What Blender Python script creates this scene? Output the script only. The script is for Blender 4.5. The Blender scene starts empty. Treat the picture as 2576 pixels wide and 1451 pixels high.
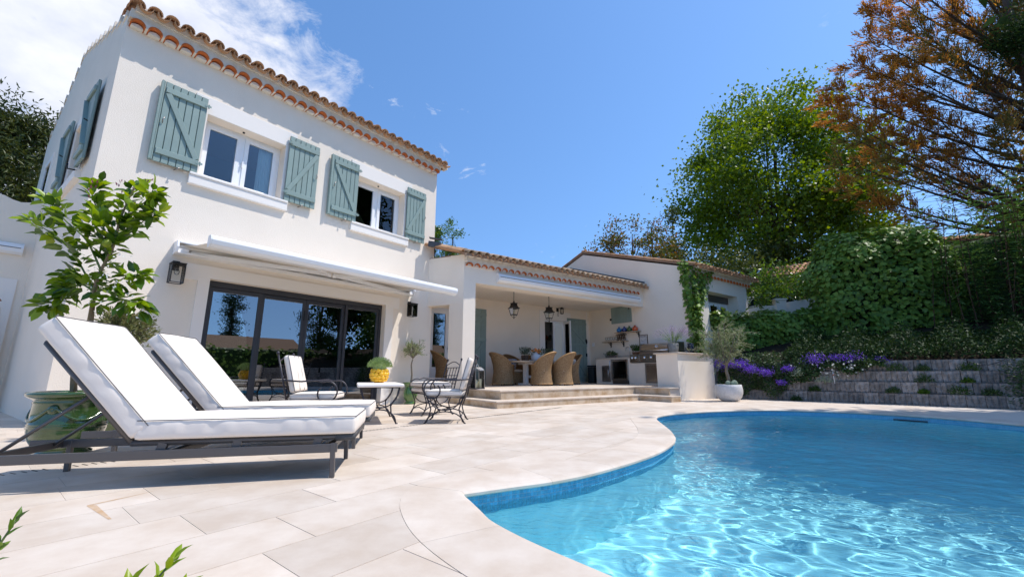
import bpy, bmesh, math, random
import numpy as np
from mathutils import Vector, Matrix, Euler
from mathutils.geometry import delaunay_2d_cdt
PI = math.pi
rad = math.radians
random.seed(7)
RNG = np.random.default_rng(11)
SC = bpy.context.scene
COL = SC.collection

# ------------------------------------------------------------------ camera, sky, sun, exposure
cam = bpy.data.cameras.new('camera')
cam.sensor_width = 36.0
cam.lens = 36.0 * 1040 / 2576
cam.clip_start = 0.05
cam.clip_end = 2000
camo = bpy.data.objects.new('camera', cam)
camo.location = (0, 0, 0.70)
camo.rotation_euler = (rad(90 + 11.57), 0, 0)
COL.objects.link(camo)
SC.camera = camo

SUN_AZ, SUN_EL = 88.0, 61.5
w = bpy.data.worlds.new('World')
SC.world = w
w.use_nodes = True
nt = w.node_tree
nt.nodes.clear()
def N(tree, kind, **kw):
    n = tree.nodes.new(kind)
    for k, v in kw.items():
        if k in ('x',): continue
        setattr(n, k, v)
    return n
def build_world():
    L = nt.links.new
    out = N(nt, 'ShaderNodeOutputWorld')
    bg = N(nt, 'ShaderNodeBackground')
    bg.inputs['Strength'].default_value = 0.15
    sky = N(nt, 'ShaderNodeTexSky', sky_type='NISHITA')
    sky.sun_disc = False
    sky.sun_elevation = rad(SUN_EL)
    sky.sun_rotation = rad(SUN_AZ)
    sky.altitude = 300
    sky.air_density = 1.0
    sky.dust_density = 0.3
    sky.ozone_density = 2.2
    hsv = N(nt, 'ShaderNodeHueSaturation')
    hsv.inputs['Saturation'].default_value = 1.16
    hsv.inputs['Value'].default_value = 0.74
    # the clear, dry air of the photograph: the pale band at the horizon stays low
    tc0 = N(nt, 'ShaderNodeTexCoord')
    vm = N(nt, 'ShaderNodeVectorMath', operation='MULTIPLY_ADD')
    vm.inputs[1].default_value = (1, 1, 0.72)
    vm.inputs[2].default_value = (0, 0, 0.21)
    L(tc0.outputs['Generated'], vm.inputs[0])
    L(vm.outputs[0], sky.inputs['Vector'])
    L(sky.outputs[0], hsv.inputs['Color'])
    # clouds: wisps of noise on the dome, a bank of them towards the upper left
    tc = N(nt, 'ShaderNodeTexCoord')
    mp = N(nt, 'ShaderNodeMapping')
    mp.inputs['Scale'].default_value = (1.0, 1.0, 1.7)
    L(tc.outputs['Generated'], mp.inputs['Vector'])
    def noise(scale, detail, rough, dist=0.0):
        n = N(nt, 'ShaderNodeTexNoise')
        n.inputs['Scale'].default_value = scale
        n.inputs['Detail'].default_value = detail
        n.inputs['Roughness'].default_value = rough
        n.inputs['Distortion'].default_value = dist
        L(mp.outputs[0], n.inputs['Vector'])
        return n
    def math_(op, a, b=None, clamp=False):
        m = N(nt, 'ShaderNodeMath', operation=op)
        m.use_clamp = clamp
        for i, v in enumerate((a, b)):
            if v is None: continue
            if isinstance(v, (int, float)): m.inputs[i].default_value = v
            else: L(v, m.inputs[i])
        return m.outputs[0]
    def bank(d, lo, hi):
        v = Vector(d).normalized()
        dp = N(nt, 'ShaderNodeVectorMath', operation='DOT_PRODUCT')
        L(tc.outputs['Generated'], dp.inputs[0])
        dp.inputs[1].default_value = v
        mr = N(nt, 'ShaderNodeMapRange', interpolation_type='SMOOTHSTEP')
        mr.inputs['From Min'].default_value = lo
        mr.inputs['From Max'].default_value = hi
        L(dp.outputs['Value'], mr.inputs['Value'])
        return mr.outputs[0]
    n1 = noise(4.3, 10, 0.60, 0.25)
    n2 = noise(11.0, 9, 0.68, 0.5)
    big = bank((-0.92, 0.58, 0.52), 0.80, 0.985)
    mid = bank((-0.66, 0.70, 0.66), 0.93, 0.995)
    small = bank((-0.20, 0.88, 0.46), 0.955, 0.999)
    nn = math_('ADD', math_('MULTIPLY', n1.outputs['Fac'], 0.62), math_('MULTIPLY', n2.outputs['Fac'], 0.38))
    m = math_('ADD', math_('MULTIPLY', big, 0.215), math_('MULTIPLY', mid, 0.115))
    c1 = math_('MULTIPLY', math_('SUBTRACT', math_('ADD', nn, m), 0.625), 6.5, True)
    c2 = math_('SUBTRACT', math_('ADD', n2.outputs['Fac'], math_('ADD', math_('MULTIPLY', small, 0.145), math_('MULTIPLY', mid, 0.05))), 0.735)
    c2 = math_('MULTIPLY', c2, 6.0, True)
    cl = math_('MAXIMUM', c1, math_('MULTIPLY', c2, 0.75))
    n3 = noise(7.0, 6, 0.6)
    ramp = N(nt, 'ShaderNodeValToRGB')
    ramp.color_ramp.elements[0].position = 0.30
    ramp.color_ramp.elements[0].color = (2.3, 2.45, 2.95, 1)
    ramp.color_ramp.elements[1].position = 0.66
    ramp.color_ramp.elements[1].color = (3.25, 3.3, 3.5, 1)
    L(n3.outputs['Fac'], ramp.inputs[0])
    mix = N(nt, 'ShaderNodeMix', data_type='RGBA')
    L(math_('MULTIPLY', cl, 0.93), mix.inputs[0])
    L(hsv.outputs[0], mix.inputs[6])
    L(ramp.outputs[0], mix.inputs[7])
    L(mix.outputs[2], bg.inputs['Color'])
    L(bg.outputs[0], out.inputs['Surface'])
build_world()

sun_dir = Vector((math.cos(rad(SUN_EL)) * math.sin(rad(SUN_AZ)), math.cos(rad(SUN_EL)) * math.cos(rad(SUN_AZ)), math.sin(rad(SUN_EL))))
sl = bpy.data.lights.new('sun', 'SUN')
sl.energy = 2.05
sl.angle = rad(0.53)
sl.color = (1.0, 0.955, 0.90)
so = bpy.data.objects.new('sun', sl)
so.rotation_euler = sun_dir.to_track_quat('Z', 'Y').to_euler()
so.location = (20, 5, 40)
COL.objects.link(so)
sl.cycles.is_caustics_light = True

SC.view_settings.view_transform = 'Standard'
SC.view_settings.look = 'None'
SC.view_settings.exposure = 1.15
SC.view_settings.gamma = 1.0
SC.view_settings.use_curve_mapping = False
SC.cycles.use_denoising = True
SC.cycles.max_bounces = 10
SC.cycles.diffuse_bounces = 7
SC.cycles.glossy_bounces = 4
SC.cycles.transmission_bounces = 8
SC.cycles.transparent_max_bounces = 12
SC.cycles.sample_clamp_indirect = 8.0
SC.cycles.blur_glossy = 0.3

# ------------------------------------------------------------------ frames of the place
AZ1, AZ2 = rad(38.3), rad(54.35)
P0 = Vector((-2.8085, 9.9831, 0))     # foot of the villa facade
Q0 = Vector((-0.3089, 8.6386, 0))     # front left corner of the terrace steps
ROT1, ROT2 = PI / 2 - AZ1, PI / 2 - AZ2
E1 = Vector((math.sin(AZ1), math.cos(AZ1), 0)); N1 = Vector((math.cos(AZ1), -math.sin(AZ1), 0))
E2 = Vector((math.sin(AZ2), math.cos(AZ2), 0)); N2 = Vector((math.cos(AZ2), -math.sin(AZ2), 0))
def FP(s, d, z=0.0): return P0 + E1 * s + N1 * d + Vector((0, 0, z))
def QP(s, d, z=0.0): return Q0 + E2 * s + N2 * d + Vector((0, 0, z))

# ------------------------------------------------------------------ materials
MATS = {}
def mat(name, color, rough=0.6, metal=0.0, spec=0.5, coat=0.0, noise=None, bump=None, rnd=0.0, color2=None, sss=0, coords='Object', stretch=None, trans=0.0):
    """noise = (scale, detail, lo, hi): mixes color -> color2; bump = (scale, strength, distance)"""
    m = bpy.data.materials.new(name)
    m.use_nodes = True
    t = m.node_tree
    L = t.links.new
    b = t.nodes['Principled BSDF']
    b.inputs['Base Color'].default_value = (*color, 1)
    b.inputs['Roughness'].default_value = rough
    b.inputs['Metallic'].default_value = metal
    b.inputs['Specular IOR Level'].default_value = spec
    b.inputs['Coat Weight'].default_value = coat
    b.inputs['Coat Roughness'].default_value = 0.06
    tc = t.nodes.new('ShaderNodeTexCoord')
    vec = tc.outputs[coords]
    if stretch:
        mp = t.nodes.new('ShaderNodeMapping')
        mp.inputs['Scale'].default_value = stretch
        L(vec, mp.inputs['Vector'])
        vec = mp.outputs[0]
    csock = None
    if noise:
        n = t.nodes.new('ShaderNodeTexNoise')
        n.inputs['Scale'].default_value = noise[0]
        n.inputs['Detail'].default_value = noise[1]
        n.inputs['Roughness'].default_value = 0.62
        L(vec, n.inputs['Vector'])
        r = t.nodes.new('ShaderNodeMapRange')
        r.inputs['From Min'].default_value = noise[2]
        r.inputs['From Max'].default_value = noise[3]
        L(n.outputs['Fac'], r.inputs['Value'])
        mx = t.nodes.new('ShaderNodeMix')
        mx.data_type = 'RGBA'
        L(r.outputs[0], mx.inputs[0])
        mx.inputs[6].default_value = (*color, 1)
        mx.inputs[7].default_value = (*(color2 or color), 1)
        csock = mx.outputs[2]
    if rnd:
        oi = t.nodes.new('ShaderNodeObjectInfo')
        r = t.nodes.new('ShaderNodeMapRange')
        r.inputs['To Min'].default_value = 1 - rnd
        r.inputs['To Max'].default_value = 1 + rnd
        L(oi.outputs['Random'], r.inputs['Value'])
        h = t.nodes.new('ShaderNodeHueSaturation')
        L(r.outputs[0], h.inputs['Value'])
        if csock: L(csock, h.inputs['Color'])
        else: h.inputs['Color'].default_value = (*color, 1)
        csock = h.outputs[0]
    if csock: L(csock, b.inputs['Base Color'])
    if bump:
        n = t.nodes.new('ShaderNodeTexNoise')
        n.inputs['Scale'].default_value = bump[0]
        n.inputs['Detail'].default_value = 6
        n.inputs['Roughness'].default_value = 0.6
        L(vec, n.inputs['Vector'])
        bp = t.nodes.new('ShaderNodeBump')
        bp.inputs['Strength'].default_value = bump[1]
        bp.inputs['Distance'].default_value = bump[2]
        L(n.outputs['Fac'], bp.inputs['Height'])
        L(bp.outputs[0], b.inputs['Normal'])
    if trans:
        b.inputs['Transmission Weight'].default_value = trans
    MATS[name] = m
    return m

def leaf_mat(name, cols, transl=0.35, rough=0.45, spec=0.35):
    m = bpy.data.materials.new(name)
    m.use_nodes = True
    t = m.node_tree
    L = t.links.new
    b = t.nodes['Principled BSDF']
    out = t.nodes['Material Output']
    g = t.nodes.new('ShaderNodeNewGeometry')
    oi = t.nodes.new('ShaderNodeObjectInfo')
    a = t.nodes.new('ShaderNodeMath'); a.operation = 'ADD'
    f = t.nodes.new('ShaderNodeMath'); f.operation = 'FRACT'
    L(g.outputs['Random Per Island'], a.inputs[0])
    L(oi.outputs['Random'], a.inputs[1])
    L(a.outputs[0], f.inputs[0])
    r = t.nodes.new('ShaderNodeValToRGB')
    el = r.color_ramp.elements
    while len(el) < len(cols): el.new(0.5)
    for i, c in enumerate(cols):
        el[i].position = i / max(1, len(cols) - 1)
        el[i].color = (*c, 1)
    L(f.outputs[0], r.inputs[0])
    L(r.outputs[0], b.inputs['Base Color'])
    b.inputs['Roughness'].default_value = rough
    b.inputs['Specular IOR Level'].default_value = spec
    tr = t.nodes.new('ShaderNodeBsdfTranslucent')
    hs = t.nodes.new('ShaderNodeHueSaturation')
    hs.inputs['Hue'].default_value = 0.485
    hs.inputs['Saturation'].default_value = 1.1
    hs.inputs['Value'].default_value = 1.5
    L(r.outputs[0], hs.inputs['Color'])
    L(hs.outputs[0], tr.inputs['Color'])
    mx = t.nodes.new('ShaderNodeMixShader')
    mx.inputs[0].default_value = transl
    L(b.outputs[0], mx.inputs[1])
    L(tr.outputs[0], mx.inputs[2])
    L(mx.outputs[0], out.inputs['Surface'])
    MATS[name] = m
    return m

def glass_mat(name, tint=(0.8, 0.85, 0.84), ior=1.9, rough=0.0):
    m = bpy.data.materials.new(name)
    m.use_nodes = True
    t = m.node_tree
    L = t.links.new
    t.nodes.remove(t.nodes['Principled BSDF'])
    out = t.nodes['Material Output']
    tp = t.nodes.new('ShaderNodeBsdfTransparent'); tp.inputs[0].default_value = (*tint, 1)
    gl = t.nodes.new('ShaderNodeBsdfGlossy'); gl.inputs['Roughness'].default_value = rough
    gl.inputs['Color'].default_value = (0.95, 0.97, 1, 1)
    fr = t.nodes.new('ShaderNodeFresnel'); fr.inputs['IOR'].default_value = ior
    mx = t.nodes.new('ShaderNodeMixShader')
    L(fr.outputs[0], mx.inputs[0]); L(tp.outputs[0], mx.inputs[1]); L(gl.outputs[0], mx.inputs[2])
    L(mx.outputs[0], out.inputs['Surface'])
    MATS[name] = m
    return m

mat('stucco', (0.87, 0.77, 0.65), 0.85, spec=0.2, color2=(0.83, 0.73, 0.61), noise=(1.3, 6, 0.35, 0.75), bump=(70, 0.5, 0.012), coords='Object')
mat('trim', (0.85, 0.795, 0.73), 0.8, spec=0.25, bump=(60, 0.2, 0.006))
mat('mortar', (0.78, 0.72, 0.63), 0.85, spec=0.2, bump=(40, 0.5, 0.012), noise=(9, 5, 0.35, 0.7), color2=(0.66, 0.59, 0.49))
mat('trav', (0.555, 0.455, 0.36), 0.62, spec=0.3, rnd=0.09, noise=(2.6, 8, 0.38, 0.66), color2=(0.66, 0.575, 0.485), stretch=(1, 1, 1), bump=(26, 0.25, 0.004))
mat('trav_edge', (0.60, 0.48, 0.35), 0.7, spec=0.25, rnd=0.10, noise=(4.5, 8, 0.40, 0.68), color2=(0.40, 0.26, 0.14), bump=(30, 0.4, 0.006))
mat('grout', (0.62, 0.54, 0.455), 0.9, spec=0.1)
mat('stain', (0.50, 0.31, 0.16), 0.7, noise=(14, 5, 0.35, 0.65), color2=(0.58, 0.44, 0.31))
mat('soil', (0.045, 0.034, 0.022), 0.95, spec=0.1, noise=(8, 6, 0.3, 0.7), color2=(0.025, 0.02, 0.014), bump=(18, 0.9, 0.05))
mat('grass_ground', (0.07, 0.085, 0.03), 0.95, spec=0.1, noise=(0.7, 8, 0.3, 0.7), color2=(0.12, 0.10, 0.05))
mat('tile', (0.52, 0.28, 0.145), 0.8, spec=0.2, rnd=0.22, noise=(9, 7, 0.42, 0.72), color2=(0.35, 0.22, 0.135), bump=(34, 0.5, 0.008))
mat('tile_pale', (0.56, 0.40, 0.26), 0.85, spec=0.2, rnd=0.25, noise=(7, 7, 0.36, 0.66), color2=(0.38, 0.26, 0.17), bump=(34, 0.6, 0.008))
mat('genoise', (0.56, 0.135, 0.028), 0.75, spec=0.2, rnd=0.12, noise=(14, 5, 0.3, 0.75), color2=(0.48, 0.15, 0.05), bump=(30, 0.2, 0.004))
mat('tile_grey', (0.42, 0.39, 0.36), 0.85, spec=0.2, rnd=0.25, noise=(7, 5, 0.36, 0.66), color2=(0.30, 0.28, 0.26))
mat('roofing', (0.30, 0.20, 0.14), 0.9, spec=0.1)
mat('flashing', (0.075, 0.08, 0.09), 0.6, metal=0.3)
mat('sage', (0.245, 0.325, 0.295), 0.5, spec=0.4, rnd=0.05, noise=(5, 4, 0.3, 0.8), color2=(0.215, 0.29, 0.265))
mat('sage_dark', (0.12, 0.155, 0.13), 0.5, spec=0.4, rnd=0.05)
mat('hardware', (0.02, 0.022, 0.024), 0.5, metal=0.6)
mat('pvc', (0.84, 0.84, 0.84), 0.35, spec=0.5)
mat('anthracite', (0.035, 0.036, 0.042), 0.4, spec=0.5)
mat('alu_white', (0.82, 0.82, 0.82), 0.28, spec=0.5)
mat('canvas_white', (0.82, 0.77, 0.70), 0.9, spec=0.1)
glass_mat('glass', (0.50, 0.58, 0.56), 3.0)
glass_mat('glass_window', (0.85, 0.9, 0.9), 1.7)
glass_mat('glass_clear', (0.97, 0.98, 0.98), 1.3)
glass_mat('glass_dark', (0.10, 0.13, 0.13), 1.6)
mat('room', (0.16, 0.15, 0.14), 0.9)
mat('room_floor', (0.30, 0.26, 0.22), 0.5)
mat('curtain', (0.85, 0.84, 0.82), 0.9, spec=0.1)
mat('sofa', (0.70, 0.69, 0.66), 0.9, spec=0.1)
mat('iron', (0.045, 0.042, 0.050), 0.42, metal=0.35, spec=0.5)
mat('iron_black', (0.012, 0.012, 0.013), 0.45, metal=0.3)
mat('lounger_metal', (0.115, 0.105, 0.10), 0.38, metal=0.4, spec=0.5)
mat('sling', (0.06, 0.06, 0.062), 0.7)
mat('bulb', (0.85, 0.80, 0.65), 0.3)
mat('candle', (0.80, 0.70, 0.44), 0.5)
mat('green_glaze', (0.014, 0.052, 0.007), 0.14, spec=0.6, coat=0.9, noise=(5, 5, 0.35, 0.72), color2=(0.050, 0.095, 0.016), bump=(9, 0.25, 0.02))
mat('green_glaze_light', (0.045, 0.135, 0.018), 0.2, spec=0.6, coat=0.8, noise=(7, 5, 0.35, 0.7), color2=(0.085, 0.185, 0.035))
mat('raw_clay', (0.42, 0.17, 0.09), 0.9, spec=0.1)
mat('lemon', (0.83, 0.45, 0.008), 0.3, spec=0.5, coat=0.4, rnd=0.08, bump=(70, 0.15, 0.004))
mat('steel', (0.50, 0.47, 0.44), 0.22, metal=1.0, noise=(3, 3, 0.3, 0.7), color2=(0.42, 0.40, 0.38))
mat('steel_dull', (0.33, 0.30, 0.285), 0.38, metal=1.0)
mat('chrome', (0.8, 0.8, 0.8), 0.08, metal=1.0)
mat('black_plastic', (0.012, 0.013, 0.016), 0.35)
mat('pot_white', (0.66, 0.64, 0.615), 0.8, spec=0.2, noise=(20, 6, 0.35, 0.7), color2=(0.55, 0.53, 0.51), bump=(50, 0.6, 0.01))
mat('pot_stone', (0.30, 0.29, 0.265), 0.9, spec=0.2, noise=(10, 6, 0.35, 0.68), color2=(0.14, 0.135, 0.12), bump=(30, 0.6, 0.01))
mat('porcelain', (0.78, 0.80, 0.86), 0.2, spec=0.5, coat=0.4)
mat('wood', (0.40, 0.26, 0.15), 0.6, spec=0.3, noise=(5, 7, 0.3, 0.7), color2=(0.28, 0.165, 0.085), stretch=(1, 7, 7), rnd=0.08, bump=(20, 0.3, 0.004))
mat('wood_pale', (0.55, 0.43, 0.31), 0.6, spec=0.3, noise=(5, 7, 0.3, 0.7), color2=(0.42, 0.30, 0.20), stretch=(1, 7, 7), rnd=0.08)
mat('wood_dark', (0.10, 0.062, 0.038), 0.6, spec=0.3)
mat('wicker', (0.45, 0.30, 0.16), 0.5, spec=0.35, noise=(26, 3, 0.35, 0.68), color2=(0.27, 0.165, 0.08))
mat('wicker_core', (0.17, 0.09, 0.04), 0.8, spec=0.1)
mat('wicker_rim', (0.50, 0.31, 0.14), 0.5, spec=0.35, noise=(18, 3, 0.35, 0.7), color2=(0.33, 0.19, 0.085))
mat('basket', (0.13, 0.085, 0.06), 0.8, noise=(22, 3, 0.4, 0.6), color2=(0.07, 0.045, 0.03), bump=(40, 0.8, 0.01))
mat('piping', (0.10, 0.10, 0.105), 0.7)
mat('bark', (0.13, 0.095, 0.07), 0.9, spec=0.1, noise=(7, 7, 0.3, 0.7), color2=(0.06, 0.045, 0.035), stretch=(1, 1, 0.25), bump=(16, 0.8, 0.02))
mat('bark_pale', (0.26, 0.215, 0.16), 0.9, spec=0.1, noise=(12, 7, 0.3, 0.7), color2=(0.16, 0.13, 0.10), bump=(30, 0.7, 0.008))
mat('bark_lemon', (0.30, 0.195, 0.115), 0.85, spec=0.1, noise=(20, 5, 0.3, 0.7), color2=(0.20, 0.16, 0.085))
mat('stem_green', (0.12, 0.17, 0.04), 0.6)
mat('twig', (0.115, 0.07, 0.045), 0.9, spec=0.1)
mat('cane', (0.33, 0.21, 0.10), 0.7)
mat('block', (0.36, 0.315, 0.285), 0.95, spec=0.1, rnd=0.30, noise=(7, 7, 0.38, 0.64), color2=(0.15, 0.135, 0.12), bump=(22, 1.0, 0.03))
mat('pink_wall', (0.62, 0.35, 0.20), 0.9, spec=0.1, noise=(1.2, 5, 0.3, 0.7), color2=(0.56, 0.30, 0.165), bump=(50, 0.3, 0.01))
mat('car_paint', (0.75, 0.76, 0.78), 0.25, spec=0.5, coat=0.8)
mat('car_glass', (0.02, 0.03, 0.05), 0.05, spec=0.8)
mat('rubber', (0.02, 0.02, 0.02), 0.8)
mat('red_light', (0.4, 0.01, 0.01), 0.2)
mat('orange_flower', (0.80, 0.22, 0.05), 0.6, noise=(9, 2, 0.3, 0.7), color2=(0.78, 0.38, 0.12), rnd=0.15)
mat('paper', (0.66, 0.62, 0.59), 0.7)
mat('ink', (0.05, 0.04, 0.045), 0.7)
mat('terracotta', (0.36, 0.19, 0.11), 0.85, spec=0.1, noise=(9, 4, 0.3, 0.7), color2=(0.26, 0.14, 0.09))
def bottle_mat(n, c):
    mat(n, c, 0.12, spec=0.6, coat=0.5)
bottle_mat('glass_blue', (0.01, 0.17, 0.42)); bottle_mat('glass_navy', (0.01, 0.035, 0.20)); bottle_mat('glass_green', (0.055, 0.11, 0.03)); bottle_mat('glass_orange', (0.55, 0.075, 0.01))
mat('cloth_blue', (0.45, 0.48, 0.55), 0.9, noise=(30, 2, 0.45, 0.55), color2=(0.10, 0.11, 0.15))

def fabric_mat():
    m = mat('cushion', (0.84, 0.75, 0.655), 0.92, spec=0.1, bump=(220, 0.12, 0.002))
    return m
fabric_mat()

leaf_mat('lf_lemon', [(0.035, 0.085, 0.012), (0.075, 0.16, 0.012), (0.20, 0.31, 0.015), (0.05, 0.12, 0.015)], 0.35, 0.3, 0.5)
leaf_mat('lf_lemon_tip', [(0.26, 0.36, 0.02), (0.16, 0.28, 0.02), (0.30, 0.36, 0.03)], 0.4, 0.35, 0.4)
leaf_mat('lf_bud', [(0.15, 0.03, 0.05), (0.22, 0.06, 0.08)], 0.2)
leaf_mat('lf_olive', [(0.25, 0.29, 0.13), (0.36, 0.39, 0.21), (0.17, 0.22, 0.085), (0.45, 0.47, 0.29)], 0.2, 0.5, 0.3)
leaf_mat('lf_oleaster', [(0.13, 0.15, 0.05), (0.22, 0.22, 0.08), (0.08, 0.11, 0.04), (0.30, 0.26, 0.11)], 0.2, 0.5, 0.3)
leaf_mat('lf_thyme', [(0.22, 0.32, 0.10), (0.30, 0.40, 0.16), (0.15, 0.24, 0.08)], 0.25)
leaf_mat('lf_herb', [(0.03, 0.07, 0.012), (0.06, 0.13, 0.02), (0.025, 0.055, 0.012)], 0.25)
leaf_mat('lf_lavender', [(0.07, 0.11, 0.06), (0.12, 0.16, 0.10), (0.05, 0.08, 0.04)], 0.2)
leaf_mat('lf_limonium', [(0.36, 0.24, 0.40), (0.48, 0.36, 0.50), (0.30, 0.20, 0.36), (0.55, 0.45, 0.52)], 0.3)
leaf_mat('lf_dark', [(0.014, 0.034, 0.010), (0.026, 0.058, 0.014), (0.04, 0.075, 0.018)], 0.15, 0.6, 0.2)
leaf_mat('lf_ivy', [(0.10, 0.185, 0.030), (0.155, 0.265, 0.040), (0.21, 0.325, 0.055), (0.065, 0.13, 0.028)], 0.25, 0.5, 0.3)
leaf_mat('lf_ivy_light', [(0.12, 0.19, 0.055), (0.17, 0.24, 0.06), (0.075, 0.14, 0.045)], 0.3, 0.38, 0.5)
leaf_mat('lf_oleander', [(0.05, 0.12, 0.035), (0.085, 0.18, 0.045), (0.13, 0.23, 0.055)], 0.2, 0.4, 0.45)
leaf_mat('lf_maple', [(0.085, 0.155, 0.014), (0.14, 0.225, 0.018), (0.21, 0.29, 0.022), (0.065, 0.12, 0.012)], 0.38, 0.45, 0.3)
leaf_mat('lf_photinia', [(0.09, 0.12, 0.02), (0.16, 0.15, 0.03), (0.26, 0.115, 0.03), (0.06, 0.10, 0.02), (0.12, 0.15, 0.03)], 0.35)
leaf_mat('lf_cone', [(0.055, 0.085, 0.015), (0.10, 0.12, 0.022), (0.035, 0.06, 0.012)], 0.3)
leaf_mat('lf_laurel', [(0.04, 0.10, 0.015), (0.09, 0.18, 0.02), (0.14, 0.22, 0.025)], 0.35, 0.3, 0.5)
leaf_mat('lf_pine', [(0.035, 0.055, 0.012), (0.07, 0.09, 0.02), (0.10, 0.11, 0.025), (0.03, 0.045, 0.012)], 0.25)
leaf_mat('lf_rust', [(0.46, 0.23, 0.055), (0.60, 0.34, 0.08), (0.40, 0.17, 0.05), (0.32, 0.19, 0.065), (0.55, 0.29, 0.06)], 0.5, 0.7, 0.1)
leaf_mat('lf_rust_green', [(0.20, 0.19, 0.06), (0.30, 0.22, 0.07), (0.14, 0.17, 0.055), (0.38, 0.22, 0.07)], 0.45, 0.7, 0.1)
leaf_mat('lf_cypress', [(0.025, 0.055, 0.018), (0.045, 0.085, 0.02), (0.02, 0.04, 0.015)], 0.2, 0.7, 0.1)
leaf_mat('lf_bed', [(0.028, 0.065, 0.020), (0.05, 0.10, 0.026), (0.08, 0.13, 0.035)], 0.2)
leaf_mat('lf_silver', [(0.25, 0.32, 0.22), (0.34, 0.40, 0.28)], 0.2)
leaf_mat('fl_violet', [(0.22, 0.07, 0.62), (0.32, 0.13, 0.75), (0.14, 0.05, 0.48)], 0.3)
leaf_mat('fl_white', [(0.78, 0.78, 0.74), (0.70, 0.70, 0.64)], 0.3)
leaf_mat('fl_orange', [(0.80, 0.20, 0.03), (0.82, 0.34, 0.07), (0.75, 0.28, 0.16)], 0.3)
# ------------------------------------------------------------------ helpers
def tag(o, label=None, cat=None, group=None, kind=None):
    if label: o['label'] = label
    if cat: o['category'] = cat
    if group: o['group'] = group
    if kind: o['kind'] = kind
    return o
def thing(name, label, cat, loc=(0, 0, 0), rotz=0.0, group=None):
    o = bpy.data.objects.new(name, None)
    o.empty_display_size = 0.1
    o.location = loc
    o.rotation_euler = (0, 0, rotz)
    COL.objects.link(o)
    return tag(o, label, cat, group)
def link(name, me, parent=None, loc=None, rot=None, scale=None):
    o = bpy.data.objects.new(name, me)
    COL.objects.link(o)
    if parent is not None: o.parent = parent
    if loc is not None: o.location = loc
    if rot is not None: o.rotation_euler = rot
    if scale is not None: o.scale = scale
    return o
def copy_tree(o, parent=None):
    c = o.copy(); COL.objects.link(c)
    c.parent = parent
    for ch in list(o.children): copy_tree(ch, c)
    return c

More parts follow.
